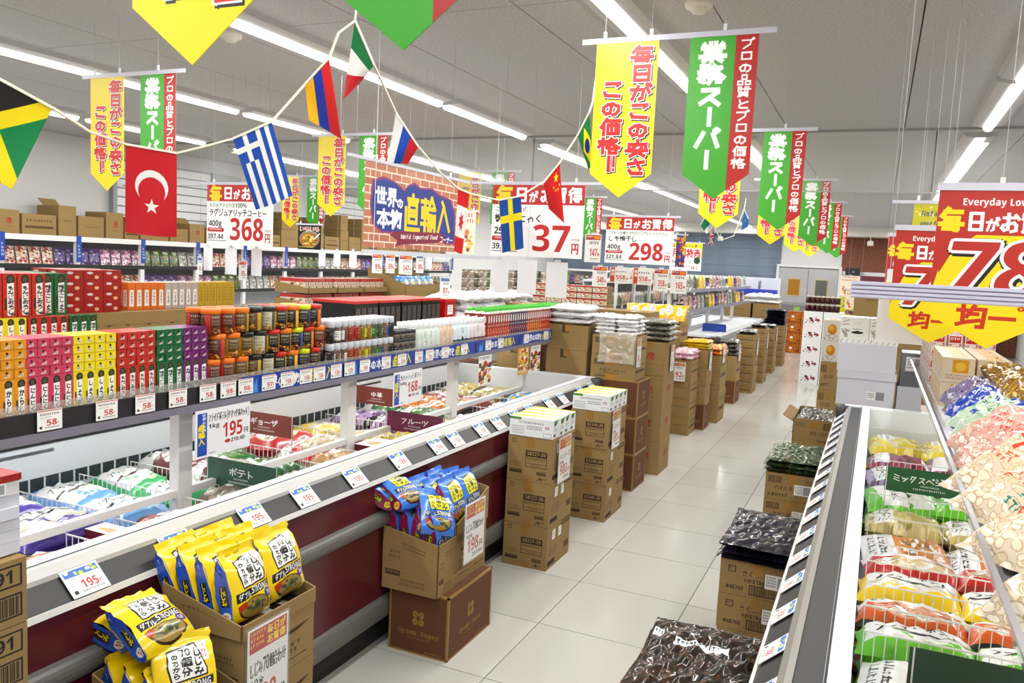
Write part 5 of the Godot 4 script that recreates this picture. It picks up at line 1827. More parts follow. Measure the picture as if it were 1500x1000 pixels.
func spice_boxes() -> void:
	var groups := [["garlic", 1.79, 4, "pink garlic"], ["mustard", 1.625, 4, "orange mustard"], ["mustard", 1.46, 4, "orange mustard"], ["garlic", 1.30, 4, "pink garlic"], ["ginger", 1.135, 4, "yellow ginger"], ["maple", 0.965, 4, "red spiced radish"], ["yuzu", 0.795, 3, "green yuzu pepper"], ["plum", 0.67, 3, "purple plum paste"]]
	for g in groups:
		var n: int = g[2]
		for i in n:
			var z: float = g[1] - 0.0205 - i * 0.0412
			for d in 2:
				solo("spice_box", g[3] + " tube box standing in the front row of the spice shelf", "spice box", box_mesh(0.0405, 0.118, 0.034, "spice_" + g[0], "spice_side_" + g[0], "spice_end_" + g[0]), printed("gloss", "spice_" + g[0]), Vector3(-1.035 - d * 0.036, 1.171, z), PI / 2, g[3] + " boxes standing on the spice shelf")
			for r in 4:
				solo("spice_box", g[3] + " tube box lying end-on in a stack on the spice shelf", "spice box", box_mesh(0.0405, 0.0295, 0.118, "spice_end_" + g[0], "spice_side_" + g[0], "spice_side_" + g[0]), printed("gloss", "spice_" + g[0]), Vector3(-1.078 + rng.randf_range(-0.003, 0.003), 1.2895 + r * 0.03, z), PI / 2, g[3] + " boxes lying on the spice shelf")
			if g[0] != "plum":
				solo("spice_box", g[3] + " tube box standing on the upper step behind the stacks", "spice box", box_mesh(0.0405, 0.118, 0.034, "spice_" + g[0], "spice_side_" + g[0], "spice_end_" + g[0]), printed("gloss", "spice_" + g[0]), Vector3(-1.5, 1.311, z), PI / 2, g[3] + " boxes on the upper step")
	# taller cases on the raised step behind
	for i in 4:
		solo("spice_case", "tall red case of spiced radish boxes on the upper step", "spice box", box_mesh(0.052, 0.16, 0.3, "spice_maple", "spice_side_maple", "spice_side_maple"), printed("gloss", "spice_maple"), Vector3(-1.66, 1.43, 1.07 - i * 0.056), PI / 2, "red cases on the upper step")
	for i in 2:
		solo("spice_case", "tall green case of yuzu pepper boxes on the upper step", "spice box", box_mesh(0.052, 0.16, 0.2, "spice_yuzu", "spice_side_yuzu", "spice_side_yuzu"), printed("gloss", "spice_yuzu"), Vector3(-1.64, 1.43, 0.845 - i * 0.056), PI / 2, "green cases on the upper step")
	for i in 2:
		solo("spice_case", "tall pink case of garlic boxes on the upper step", "spice box", box_mesh(0.052, 0.16, 0.2, "spice_garlic", "spice_side_garlic", "spice_side_garlic"), printed("gloss", "spice_garlic"), Vector3(-1.64, 1.43, 1.45 - i * 0.056), PI / 2, "pink cases on the upper step")
	solo("spice_plinth", "low kraft tray carrying the tall cases on the upper step", "tray", box_mesh(1.7, 0.118, 0.34, "kraft_plain"), printed("card", "kraft_plain"), Vector3(-1.7, 1.311, 0.62), PI / 2)
	for r in 3:
		var p := thing("food_tub", "clear lidded tub of brown pickles stacked beside the red cases", "tub", Vector3(-1.62, 1.43 + r * 0.05, 1.22), 0.0, "brown pickle tubs on the upper step")
		block(p, "tub", paint(Color(0.35, 0.2, 0.12), 0.2), Vector3(0, 0.02, 0), Vector3(0.12, 0.036, 0.14))
		block(p, "lid", paint(Color(0.75, 0.72, 0.7), 0.2), Vector3(0, 0.042, 0), Vector3(0.125, 0.008, 0.145))
		block(p, "label", paint(Color(0.8, 0.35, 0.08), 0.5), Vector3(0.061, 0.02, 0), Vector3(0.002, 0.024, 0.05))
	for i in 3:
		for r in 4:
			for d in 2:
				solo("red_pack", "dark red boxed pack with a spoon picture stacked on the upper step", "food box", box_mesh(0.088, 0.043, 0.09, "red_crate"), printed("gloss", "red_crate"), Vector3(-1.6 - d * 0.1, 1.43 + r * 0.0435, 0.72 - i * 0.09), PI / 2, "dark red packs on the upper step")
	var tall := [["tall_orange", 5, "orange and white"], ["tall_grey", 5, "grey and white"], ["tall_gold", 6, "gold"]]
	var z := 0.42
	for k in tall:
		for i in k[1]:
			for d in 2:
				solo("tall_carton", k[2] + " upright pack in a close row on the upper step", "food box", box_mesh(0.038, 0.12, 0.035, k[0]), printed("gloss", k[0]), Vector3(-1.6 - d * 0.05, 1.43, z), PI / 2, k[2] + " packs on the upper step")
			z -= 0.04
	for i in 3:
		var o := solo("maroon_pouch", "plump maroon pouch lying on the upper step behind the nut jars", "food bag", pouch(0.14, 0.2, 0.07, "frozen_maroon", i, 0.008), paint(Color(0.28, 0.06, 0.07), 0.25), Vector3(-1.6, 1.345 + 0.0 * i, -0.34 - i * 0.16), 0.4 * i, "maroon pouches on the upper step")
		o.rotation.z = 0.1


func jar_proto(kind: String, lid: String) -> Node3D:
	var t := thing("nut_jar", "%s jar with %s lid on the spice shelf" % [{"walnut": "dark brown nut", "mixnut": "mixed nut", "almond": "cream label almond", "corn": "black and yellow corn snack", "curry": "black and orange snack", "seafood": "black and blue snack"}[kind], {"orange": "an orange", "black": "a black", "redcap": "a red", "lime": "a lime yellow"}[lid]], "jar", Vector3.ZERO, 0.0, "%s jars with %s lids on the spice shelf" % [kind, lid])
	part(t, "body", lathe("jar_" + kind, [Vector2(0.0, 0.0), Vector2(0.033, 0.0), Vector2(0.037, 0.004), Vector2(0.037, 0.076), Vector2(0.034, 0.08)], 18, "jar_" + kind), printed("gloss", "jar_" + kind))
	part(t, "lid", lathe("jar_lid", [Vector2(0.037, 0.08), Vector2(0.039, 0.082), Vector2(0.039, 0.099), Vector2(0.036, 0.101), Vector2(0.0, 0.101)], 18), mats["lid_" + lid])
	return t


func nut_jars() -> void:
	var order := [["walnut", "orange"], ["walnut", "orange"], ["mixnut", "orange"], ["mixnut", "black"], ["almond", "black"], ["corn", "redcap"], ["corn", "orange"], ["seafood", "lime"], ["curry", "redcap"]]
	var protos := {}
	for tier in 3:
		for i in order.size():
			var k: Array = order[(i + (1 if tier == 1 else 0)) % order.size()]
			var key: String = k[0] + k[1]
			for d in 2:
				var at := Vector3(-1.05 - d * 0.08, 1.171 + tier * 0.102, 0.5 - i * 0.081 - (0.03 if tier == 1 else 0.0))
				var turn := Vector3(0, PI / 2 + rng.randf_range(-0.6, 0.6), 0)
				if not protos.has(key):
					var t := jar_proto(k[0], k[1])
					t.position = at
					t.rotation = turn
					protos[key] = t
				else:
					again(protos[key], at, turn)


func spice_bottles() -> void:
	var capm := clear(Color(0.9, 0.92, 0.95), 0.55, 0.2)
	capm = paint(Color(0.8, 0.82, 0.85), 0.15)
	var shakers := ["dark", "pepper", "pepper", "chili", "chili", "turmeric", "turmeric", "basil", "basil", "salt"]
	var names := {"dark": "black label", "pepper": "white label pepper", "chili": "red label chili", "turmeric": "yellow label", "basil": "green label herb", "salt": "blue label"}
	var protos := {}
	for tier in 2:
		for i in 11:
			for d in 3:
				var k: String = shakers[i % 10]
				var at := Vector3(-1.035 - d * 0.05, 1.171 + tier * 0.112, -0.26 - i * 0.053)
				if not protos.has(k):
					var t := thing("spice_shaker", names[k] + " spice shaker with a pale cap on the spice shelf", "spice jar", at, 1.2, names[k] + " spice shakers on the spice shelf")
					part(t, "body", lathe("shaker_" + k, [Vector2(0, 0), Vector2(0.022, 0), Vector2(0.0235, 0.003), Vector2(0.0235, 0.07), Vector2(0.02, 0.077)], 14, "shaker_" + k), printed("gloss", "shaker_" + k))
					part(t, "cap", lathe("shaker_cap", [Vector2(0.021, 0.076), Vector2(0.0235, 0.079), Vector2(0.0235, 0.106), Vector2(0.021, 0.11), Vector2(0, 0.11)], 14), capm)
					protos[k] = t
				else:
					again(protos[k], at, Vector3(0, rng.randf_range(0.6, 2.4), 0))
	# flat black jars in two layers
	var first: Node3D = null
	for i in 4:
		for r in 3:
			for d in 2:
				var at := Vector3(-1.04 - d * 0.055, 1.171 + r * 0.046, -0.86 - i * 0.055)
				if first == null:
					first = thing("black_jar", "small black lidded jar stacked between shakers and white bottles", "jar", at, 0.0, "small black jars on the spice shelf")
					part(first, "body", lathe("black_jar", [Vector2(0, 0), Vector2(0.026, 0), Vector2(0.026, 0.026), Vector2(0.022, 0.029)], 14), paint(Color(0.4, 0.36, 0.32), 0.25))
					part(first, "lid", lathe("black_jar_lid", [Vector2(0.027, 0.029), Vector2(0.027, 0.044), Vector2(0, 0.0455)], 14), paint(Color(0.05, 0.05, 0.05), 0.3))
				else:
					again(first, at, Vector3.ZERO)
	var bottles := [["milk", 5], ["peach", 3], ["berry", 4], ["rose", 4]]
	var words_for := {"milk": "pale green printed white", "peach": "peach printed", "berry": "teal based white", "rose": "rose based white"}
	var z := -1.09
	protos = {}
	for b in bottles:
		for i in b[1]:
			for d in 3:
				var at := Vector3(-1.04 - d * 0.06, 1.171, z)
				var k: String = b[0]
				if not protos.has(k):
					var t := thing("dressing_bottle", words_for[k] + " bottle with a white cap on the spice shelf", "bottle", at, 1.0, words_for[k] + " bottles on the spice shelf")
					part(t, "body", lathe("dressing_" + k, [Vector2(0, 0), Vector2(0.024, 0), Vector2(0.0265, 0.004), Vector2(0.0265, 0.1), Vector2(0.022, 0.118), Vector2(0.013, 0.132), Vector2(0.013, 0.14)], 14, "bottle_" + k), printed("gloss", "bottle_" + k))
					part(t, "cap", lathe("dressing_cap", [Vector2(0.0155, 0.137), Vector2(0.0155, 0.165), Vector2(0.013, 0.168), Vector2(0, 0.168)], 14), paint(Color(0.86, 0.87, 0.88), 0.3))
					protos[k] = t
				else:
					again(protos[k], at, Vector3(0, rng.randf_range(0.4, 1.8), 0))
			z -= 0.056
	# carton drinks with bright green caps, at the far end of the shelf
	var juices := [["apple", 9, "red"], ["grape", 8, "dark purple"], ["orange", 7, "orange"], ["tomato", 6, "bright red"], ["veg", 8, "white and red"]]
	z = -2.0
	protos = {}
	for b in juices:
		for i in b[1]:
			for d in 3:
				var at := Vector3(-1.045 - d * 0.062, 1.171, z)
				var k: String = b[0]
				if not protos.has(k):
					var t := thing("drink_carton", b[2] + " drink carton with a green cap on the spice shelf", "drink carton", at, PI / 2, b[2] + " drink cartons on the spice shelf")
					part(t, "body", box_mesh(0.038, 0.185, 0.055, "juice_" + k, "juice_" + k, "juice_" + k), printed("gloss", "juice_" + k))
					var c := Shape.new()
					c.sweep([Vector2(-0.019, 0.185), Vector2(0.019, 0.185), Vector2(0.012, 0.2), Vector2(-0.012, 0.2)], -0.0275, 0.0275)
					part(t, "gable", c.done(), paint(Color(0.9, 0.9, 0.88), 0.4))
					part(t, "cap", lathe("drink_cap", [Vector2(0.014, 0.195), Vector2(0.014, 0.216), Vector2(0.012, 0.218), Vector2(0, 0.218)], 12), paint(Color(0.22, 0.7, 0.1), 0.35))
					protos[k] = t
				else:
					again(protos[k], at, Vector3(0, PI / 2, 0))
			z -= 0.0405


func lamp_white() -> StandardMaterial3D:
	if not mats.has("lamp_white"):
		var m := StandardMaterial3D.new()
		m.albedo_color = Color(0.95, 0.95, 0.95)
		m.emission_enabled = true
		m.emission = Color(1.0, 0.99, 0.975)
		m.emission_energy_multiplier = 2.0
		mats["lamp_white"] = m
	return mats["lamp_white"]


# the fourth entry of the row [from, to, print, words] in which z lies
func zone(rows: Array, z: float, other: String) -> String:
	for r in rows:
		if z <= r[0] and z > r[1]:
			return r[3] if r[3] != "" else other
	return other


# ---------------------------------------------------------------- cartons along the left freezer

var ordinals := ["bottom", "second from the floor", "third from the floor", "fourth from the floor", "fifth from the floor", "sixth from the floor", "seventh from the floor", "eighth from the floor", "ninth from the floor"]


func carton(label: String, w: float, h: float, d: float, at: Vector3, front: String, side: String, top := "kraft_top", turn := 0.0, group := "", tape := true) -> Node3D:
	var t := thing("carton", label, "carton", at, turn, group)
	part(t, "body", box_mesh(w, h - 0.002, d, front, side, top), printed("card", front))
	if tape:
		var tm := paint(Color(0.6, 0.44, 0.2), 0.3)
		block(t, "tape", tm, Vector3(0, h - 0.0015, 0), Vector3(0.05, 0.001, d * 0.999))
		block(t, "tape", tm, Vector3(0, h - 0.03, d / 2), Vector3(0.05, 0.055, 0.001))
	return t


func sticker(t: Node3D, print_: String, at: Vector3, w: float, h: float, side := false) -> void:
	part(t, "sticker", sheet(w, h, print_, "", 0.001), printed("paper", print_), at, Vector3(0, PI / 2 if side else 0.0, 0))


# cartons one on another: what is the phrase that names the stack
func pile(what: String, n: int, w: float, h: float, d: float, at: Vector3, front: String, side: String, top := "kraft_top", turn := 0.0, spare := 0.004) -> Array:
	var out := []
	for i in n:
		var where: String = ordinals[i] if i < n - 1 or n == 1 else "topmost"
		if n == 1:
			where = "single carton"
		out.append(carton("%s, %s" % [what, where], w, h, d, at + Vector3(rng.randf_range(-spare, spare), h * i, rng.randf_range(-spare, spare)), front, side, top, turn + rng.randf_range(-0.01, 0.01)))
	return out


func clover_box(label: String, at: Vector3, turn := 0.0, w := 0.3, h := 0.29, d := 0.43) -> Node3D:
	var t := thing("clover_carton", label, "carton", at, turn)
	var key := "clover%.2f|%.2f" % [w, d]
	var body := part(t, "body", box_mesh(w, h - 0.003, d, "clover_front", "clover_side", "clover_top"), printed("card", "clover_front"))
	var gold := paint(Color(0.58, 0.44, 0.2), 0.4)
	var e := 0.009
	if not cache.has(key):
		var s := Shape.new()
		for sx in [-1, 1]:
			for sz in [-1, 1]:
				s.box(Vector3(sx * (w - e) / 2, h / 2, sz * (d - e) / 2), Vector3(e + 0.001, h, e + 0.001))
			for y in [e / 2, h - e / 2]:
				s.box(Vector3(sx * (w - e) / 2, y, 0), Vector3(e + 0.001, e, d))
		for sz in [-1, 1]:
			for y in [e / 2, h - e / 2]:
				s.box(Vector3(0, y, sz * (d - e) / 2), Vector3(w, e, e + 0.001))
		cache[key] = s.done()
	part(body, "gold_edging", cache[key], gold)
	return t


# an open tray whose walls are cut: heights at the four corners (back left, back right, front right, front left)
func cut_tray(t: Node3D, w: float, d: float, hs: Array, print_: String) -> void:
	var k := 0.005
	var m := printed("card", print_)
	var r: Rect2 = cells[print_][1]
	var c := [Vector3(-w / 2, 0, -d / 2), Vector3(w / 2, 0, -d / 2), Vector3(w / 2, 0, d / 2), Vector3(-w / 2, 0, d / 2)]
	block(t, "tray_base", m, Vector3(0, 0.003, 0), Vector3(w - 0.01, 0.006, d - 0.01))
	for i in 4:
		var a: Vector3 = c[i]
		var b: Vector3 = c[(i + 1) % 4]
		var ha: float = hs[i]
		var hb: float = hs[(i + 1) % 4]
		var inn := (b - a).normalized().cross(Vector3.UP) * -k
		var s := Shape.new()
		# wall seen from outside runs from b to a
		var up_a := Vector3(0, ha, 0)
		var up_b := Vector3(0, hb, 0)
		s.quad(b, a, a + up_a, b + up_b, r)
		s.quad(a + inn, b + inn, b + inn + up_b, a + inn + up_a, r)
		s.quad(b + up_b, a + up_a, a + up_a + inn, b + up_b + inn, Rect2(r.position, r.size * 0.02))
		part(t, "tray_wall", s.done(), m)


func soup_bag(colour: String, at: Vector3, turn: Vector3, label: String, group: String, wide := 1.0) -> void:
	var v := rng.randi() % 4
	var o := solo("soup_bag", label, "soup bag", block_bag(0.158, 0.222, 0.08, "soup_" + colour, "soup_side_" + ("blue" if colour == "yellow" else "magenta"), v), printed("film", "soup_" + colour), at, 0.0, group)
	o.rotation_order = EULER_ORDER_YXZ
	o.rotation = turn
	o.scale = Vector3(wide, 1, 1)


func sign_board(print_: String, w: float, h: float, at: Vector3, turn: float, label: String, tilt := 0.0) -> void:
	var t := thing("price_board", label, "sign", at, turn)
	part(t, "card", sheet(w, h, print_, "", 0.002), printed("paper", print_))
	part(t, "sleeve", sheet(w + 0.012, h + 0.012, print_, "", 0.006), clear(Color(0.95, 0.95, 0.97), 0.08, 0.05), Vector3(0, 0.006, 0))
	t.rotation.z = tilt


func build_left_cartons() -> void:
	# stack of flat cartons at the near end, with white boxes on it
	for i in 8:
		carton("flat kraft carton printed 191 near the burgundy freezer, %s in its stack" % (ordinals[i] if i < 7 else "topmost"), 0.34, 0.139, 0.42, Vector3(-0.33, i * 0.139, 2.11), "kraft_plain", "kraft_191")
	for i in 5:
		solo("white_box", "flat white box in a pile on the cartons printed 191", "food box", box_mesh(0.3, 0.024, 0.36, "white_carton"), printed("card", "white_carton"), Vector3(-0.33, 1.114 + i * 0.0245, 2.08), rng.randf_range(-0.03, 0.03), "flat white boxes on the cartons printed 191")
	var rb := thing("red_lidded_box", "flat box with a red lid and a barcode on top of the white boxes", "food box", Vector3(-0.33, 1.237, 2.08))
	block(rb, "base", paint(Color(0.85, 0.85, 0.85), 0.5), Vector3(0, 0.015, 0), Vector3(0.3, 0.03, 0.36))
	block(rb, "lid", paint(Color(0.6, 0.1, 0.06), 0.4), Vector3(0, 0.036, 0), Vector3(0.306, 0.014, 0.366))
	part(rb, "barcode_label", sheet(0.06, 0.024, "sticker"), printed("paper", "sticker"), Vector3(0.152, 0.028, -0.12), Vector3(0, PI / 2, 0))
	# yellow soup bags: a display tray on three cartons
	pile("kraft carton under the upright yellow soup bags", 2, 0.3, 0.23, 0.32, Vector3(-0.345, 0, 1.07), "kraft_soup", "kraft_soup_side")
	carton("shallow kraft carton right under the tray of upright yellow soup bags", 0.3, 0.175, 0.32, Vector3(-0.345, 0.46, 1.07), "kraft_soup", "kraft_soup_side")
	var tr := thing("display_tray", "cut-down kraft tray holding upright yellow soup bags", "tray", Vector3(-0.348, 0.636, 1.072))
	cut_tray(tr, 0.304, 0.328, [0.12, 0.045, 0.045, 0.115], "kraft_plain")
	for row in 2:
		for i in 4:
			soup_bag("yellow", Vector3(-0.455 + i * 0.068, 0.645 + (0.012 if i == 3 else 0.0) + rng.randf_range(0, 0.012), 1.15 - row * 0.156), Vector3(-0.26 - 0.05 * (3 - i), PI / 2 + rng.randf_range(-0.06, 0.06), rng.randf_range(-0.04, 0.04)), "yellow soup bag with blue sides standing upright in the kraft tray", "upright yellow soup bags")
	sign_board("board_198", 0.175, 0.3, Vector3(-0.186, 0.66, 1.135), PI / 2, "tall price board reading 198 yen in front of the yellow soup bags")
	# lower tray in front of it
	pile("kraft carton under the toppled yellow soup bags", 2, 0.3, 0.2, 0.24, Vector3(-0.33, 0, 1.365), "kraft_soup", "kraft_soup_side")
	var t2 := thing("display_tray", "cut-down kraft tray holding toppled yellow soup bags", "tray", Vector3(-0.33, 0.401, 1.365))
	cut_tray(t2, 0.31, 0.245, [0.19, 0.1, 0.08, 0.18], "kraft_plain")
	for i in 3:
		soup_bag("yellow", Vector3(-0.43 + i * 0.072, 0.41, 1.39), Vector3(-0.12, PI / 2, 0.02), "yellow soup bag with blue sides standing low in the front kraft tray", "low upright yellow soup bags")
	soup_bag("yellow", Vector3(-0.45, 0.635, 1.345), Vector3(-1.25, PI / 2 + 0.25, 0.0), "yellow soup bag lying face up on the left of the front kraft tray", "toppled yellow soup bags")
	soup_bag("yellow", Vector3(-0.3, 0.655, 1.39), Vector3(-1.12, PI / 2 - 0.1, 0.0), "yellow soup bag lying face up on the right of the front kraft tray", "toppled yellow soup bags")
	soup_bag("yellow", Vector3(-0.235, 0.48, 1.4), Vector3(-0.35, PI / 2 - 0.5, 0.0), "yellow soup bag leaning at the corner of the front kraft tray", "toppled yellow soup bags")
	# blue soup bags on a clover carton
	clover_box("brown clover carton with gold edges under the blue soup bags", Vector3(-0.35, 0, -0.248))
	for k in [1, 2]:
		carton("kraft carton on the brown clover carton, %s" % ["", "the middle one", "nearest the 58227-20 cartons"][k], 0.275, 0.235, 0.155, Vector3(-0.385, 0.29, -0.08 - k * 0.157), "kraft_soup", "kraft_soup_side")
	var tf := thing("display_tray", "open kraft carton holding upright blue soup bags", "tray", Vector3(-0.385, 0.29, -0.08))
	cut_tray(tf, 0.275, 0.155, [0.28, 0.235, 0.235, 0.28], "kraft_soup")
	block(tf, "inner_platform", paint(KRAFT, 0.85), Vector3(0, 0.08, 0), Vector3(0.262, 0.15, 0.143))
	var tb := thing("display_tray", "cut-down kraft tray holding leaning blue soup bags", "tray", Vector3(-0.385, 0.526, -0.315))
	cut_tray(tb, 0.278, 0.312, [0.2, 0.15, 0.05, 0.14], "kraft_plain")
	for row in 2:
		for i in 4:
			soup_bag("blue", Vector3(-0.475 + i * 0.064, 0.54 + i * 0.004, -0.235 - row * 0.15), Vector3(-0.34 - 0.04 * (3 - i), PI / 2 + rng.randf_range(-0.08, 0.08), rng.randf_range(-0.05, 0.05)), "sky blue soup bag with magenta sides leaning in the kraft tray", "leaning blue soup bags")
	for i in 4:
		soup_bag("blue", Vector3(-0.485 + i * 0.064, 0.448, -0.08), Vector3(-0.04, PI / 2, 0.0), "sky blue soup bag with magenta sides standing in a row under the toppled ones", "upright blue soup bags", 0.86)
	soup_bag("blue", Vector3(-0.5, 0.665, -0.05), Vector3(-1.0, PI / 2 + 0.35, 0.15), "sky blue soup bag toppled face up toward the burgundy freezer", "toppled blue soup bags")
	soup_bag("blue", Vector3(-0.39, 0.665, -0.03), Vector3(-1.1, PI / 2 - 0.15, -0.1), "sky blue soup bag toppled face up over the upright blue ones", "toppled blue soup bags")
	soup_bag("blue", Vector3(-0.275, 0.56, -0.03), Vector3(-0.75, PI / 2 - 0.5, -0.3), "sky blue soup bag slipping off the corner by the price board", "toppled blue soup bags")
	sign_board("board_198b", 0.19, 0.265, Vector3(-0.19, 0.675, -0.23), PI / 2, "tall price board reading 198 yen in front of the blue soup bags")
	# 58227-20 and 62348-20
	for q in [["58227-20", -1.42, 0.375, -0.352], ["62348-20", -2.475, 0.42, -0.345]]:
		var p := pile("kraft carton printed %s beside the burgundy freezer" % q[0], 3, 0.272, 0.254, q[2], Vector3(q[3], 0, q[1]), "kraft_" + q[0], "kraft_side_" + q[0])
		for i in 3:
			sticker(p[i], "sticker_small", Vector3(0.137, 0.22, q[2] / 2 - 0.1), 0.045, 0.055, true)
			if i < 2 and q[0] == "58227-20":
				sticker(p[i], "sticker_small", Vector3(0.137, 0.215, q[2] / 2 - 0.2), 0.045, 0.055, true)
		for i in 4:
			solo("white_soup_pack", "white and green printed pack on the cartons printed " + q[0], "food box", box_mesh(0.265, 0.108, q[2] / 4 - 0.004, "white_pack", "white_pack_end", "white_pack_top"), printed("gloss", "white_pack"), Vector3(q[3] + rng.randf_range(-0.004, 0.004), 0.765, q[1] + q[2] * (0.375 - 0.25 * i)), 0.0, "white packs on the %s cartons" % q[0])
	sign_board("board_980", 0.19, 0.26, Vector3(-0.2, 0.76, -1.395), PI / 2, "tall price board reading 980 yen on the cartons printed 58227-20")
	sign_board("board_980", 0.17, 0.26, Vector3(-0.195, 0.765, -2.4), PI / 2, "tall price board reading 980 yen on the cartons printed 62348-20")
	# clover cartons behind the freezer's end, kraft cartons and bags of konnyaku on top
	var n := 0
	for x in [-0.465, -0.91, -1.355, -1.8]:
		for i in 3:
			clover_box("clover carton behind the freezer end, %s, %s" % [["stack by the aisle", "second stack from the aisle", "third stack from the aisle", "stack farthest from the aisle"][n], ordinals[i] if i < 2 else "topmost"], Vector3(x, i * 0.29, -3.3), 0.0, 0.43, 0.29, 0.36)
		n += 1
	var kk := pile("yellowish kraft carton with a Japanese product name on the clover cartons by the aisle", 2, 0.36, 0.172, 0.3, Vector3(-0.47, 0.87, -3.28), "kraft_knot", "kraft_bars")
	pile("kraft carton with a printed list on the second clover stack", 2, 0.34, 0.2, 0.3, Vector3(-0.86, 0.87, -3.28), "kraft_list", "kraft_origin")
	pile("kraft carton with a printed list on the third clover stack", 1, 0.34, 0.2, 0.3, Vector3(-1.3, 0.87, -3.28), "kraft_list", "kraft_origin")
	bag_heap("white konnyaku bag stacked on the yellowish kraft cartons", "konnyaku bags on the yellowish cartons", Vector3(-0.47, 1.217, -3.28), 0.34, 0.28, 2, 2, 5, 0.03, "konnyaku_white")
	bag_heap("white cloth-like bag stacked on the kraft cartons with a printed list", "white bags on the list cartons", Vector3(-0.86, 1.272, -3.28), 0.36, 0.3, 1, 1, 3, 0.05, "konnyaku_white")
	var wrap := solo("plastic_wrap", "torn clear plastic film draped over the yellowish kraft carton", "plastic film", pouch(0.3, 0.24, 0.05, "konnyaku_white", 7, 0.012, 16), clear(Color(0.95, 0.93, 0.88), 0.25, 0.1), Vector3(-0.44, 1.12, -3.115), 0.0)
	wrap.rotation = Vector3(1.5, 0, 0)
	sign_board("board_980", 0.11, 0.22, Vector3(-0.278, 1.2, -3.18), PI / 2, "tall price board hanging at the yellowish kraft cartons")
	# stack with a red origin mark
	pile("kraft carton with a red origin mark beside the aisle", 4, 0.27, 0.284, 0.38, Vector3(-0.34, 0, -3.92), "kraft_origin", "kraft_origin")
	bag_heap("grey wrinkled food bag heaped on the cartons with a red origin mark", "grey bags on the red marked cartons", Vector3(-0.33, 1.137, -3.92), 0.32, 0.36, 1, 1, 4, 0.045, "konnyaku_grey")
	sign_board("board_980", 0.11, 0.22, Vector3(-0.19, 1.1, -3.95), PI / 2, "tall price board hanging at the cartons with a red origin mark")


# bags laid in layers on a base of the given size
func bag_heap(label: String, group: String, at: Vector3, w: float, d: float, nx: int, nz: int, layers: int, t: float, print_: String, rough := 0.007, finish := "film", grid := 12) -> void:
	for k in layers:
		for i in nx:
			for j in nz:
				var m := pouch(w / nx * 1.02, d / nz * 1.04, t * 1.15, print_, (k + i + j) % 3, rough, grid)
				var o := solo("food_bag", label, "food bag", m, printed(finish, print_), at + Vector3(w * ((i + 0.5) / nx - 0.5) + rng.randf_range(-0.008, 0.008), t * (k + 0.5), d * ((j + 0.5) / nz - 0.5) + rng.randf_range(-0.008, 0.008)), rng.randf_range(-0.06, 0.06), group)
				o.rotation.x = rng.randf_range(-0.03, 0.03)
				o.rotation.z = rng.randf_range(-0.03, 0.03)


# ---------------------------------------------------------------- right freezer, its shelf and the cartons before it

func build_right_freezer() -> void:
	var t := thing("chest_freezer", "chest freezer with a dark grey rim plate under the shelf of clear bags", "freezer", Vector3(1.175, 0, -0.25))
	chest(t, 5.7, Color(0.33, 0.1, 0.13), 0.062)
	var rows := [[1.6, 1.2, "frozen_beige", "tan fried snack bag"], [1.18, 0.9, "frozen_beige", "tan fried snack bag"], [0.88, 0.5, "frozen_orange", "orange prawn bag"], [0.48, 0.3, "frozen_lime", "lime green noodle bag"], [0.28, 0.1, "frozen_salmon", "orange salmon bag"], [0.08, -0.14, "frozen_noodle", "bright yellow noodle bag"], [-0.16, -0.36, "frozen_red", "red and white strawberry bag"], [-0.38, -0.75, "frozen_orange", "orange carrot noodle bag"], [-0.77, -1.15, "frozen_corn", "pale corn and vegetable bag"], [-1.17, -1.55, "frozen_lime", "lime green bean bag"], [-1.57, -1.95, "frozen_lilac", "purple mixed vegetable bag"], [-1.97, -2.4, "frozen_berry", "dark red berry bag"], [-2.42, -3.0, "frozen_yellow", "pale yellow vegetable bag"]]
	var wire := paint(Color(0.9, 0.9, 0.9), 0.35)
	for f in rows:
		var deep: float = f[0] - f[1]
		fill_compartment(1.42, 2.02, f[1] + 0.01, f[0] - 0.01, f[2], f[3] + " in the freezer with a grey rim", f[3] + "s in the grey rimmed freezer", 0.7 + rng.randf_range(-0.02, 0.03), deep < 0.26)
		solo("wire_divider", "white wire divider between bags in the freezer with a grey rim", "divider", wire_panel(0.6, 0.28), wire, Vector3(1.72, 0.47, f[1] - 0.01), 0.0, "wire dividers in the grey rimmed freezer")
	for i in 20:
		var z := 1.9 - i * 0.25
		var k: String = ["tag_195", "tag_188", "tag_258"][i % 3]
		var tg := solo("shelf_price_tag", "price tag %s on grey rimmed freezer rail by %s" % [k.substr(4), zone(rows, z, "freezer end")], "price tag", sheet(0.1, 0.08, k, "", 0.002), printed("paper", k), Vector3(1.2415, 0.8475, z), -PI / 2, "price tags on the grey rimmed freezer rail")
		tg.rotation_order = EULER_ORDER_YXZ
		tg.rotation = Vector3(-0.83, -PI / 2, 0)
	var o := thing("category_board", "bright green board reading mixed vegetables in Japanese over the grey rimmed freezer", "sign", Vector3(1.67, 0.88, -1.2))
	part(o, "board", sheet(0.38, 0.115, "board_mixed"), printed("gloss", "board_mixed"))
	for s in [-1, 1]:
		block(o, "support_rod", paint(Color(0.85, 0.85, 0.85), 0.3), Vector3(s * 0.185, -0.14, 0), Vector3(0.004, 0.28, 0.004))
	o = thing("category_board", "dark green board standing near the lime green noodle bags", "sign", Vector3(1.7, 0.86, 0.8))
	part(o, "board", sheet(0.36, 0.12, "board_potato"), paint(Color(0.12, 0.25, 0.17), 0.4))
	for s in [-1, 1]:
		block(o, "support_rod", paint(Color(0.85, 0.85, 0.85), 0.3), Vector3(s * 0.17, -0.14, 0), Vector3(0.004, 0.28, 0.004))
	build_right_shelf()


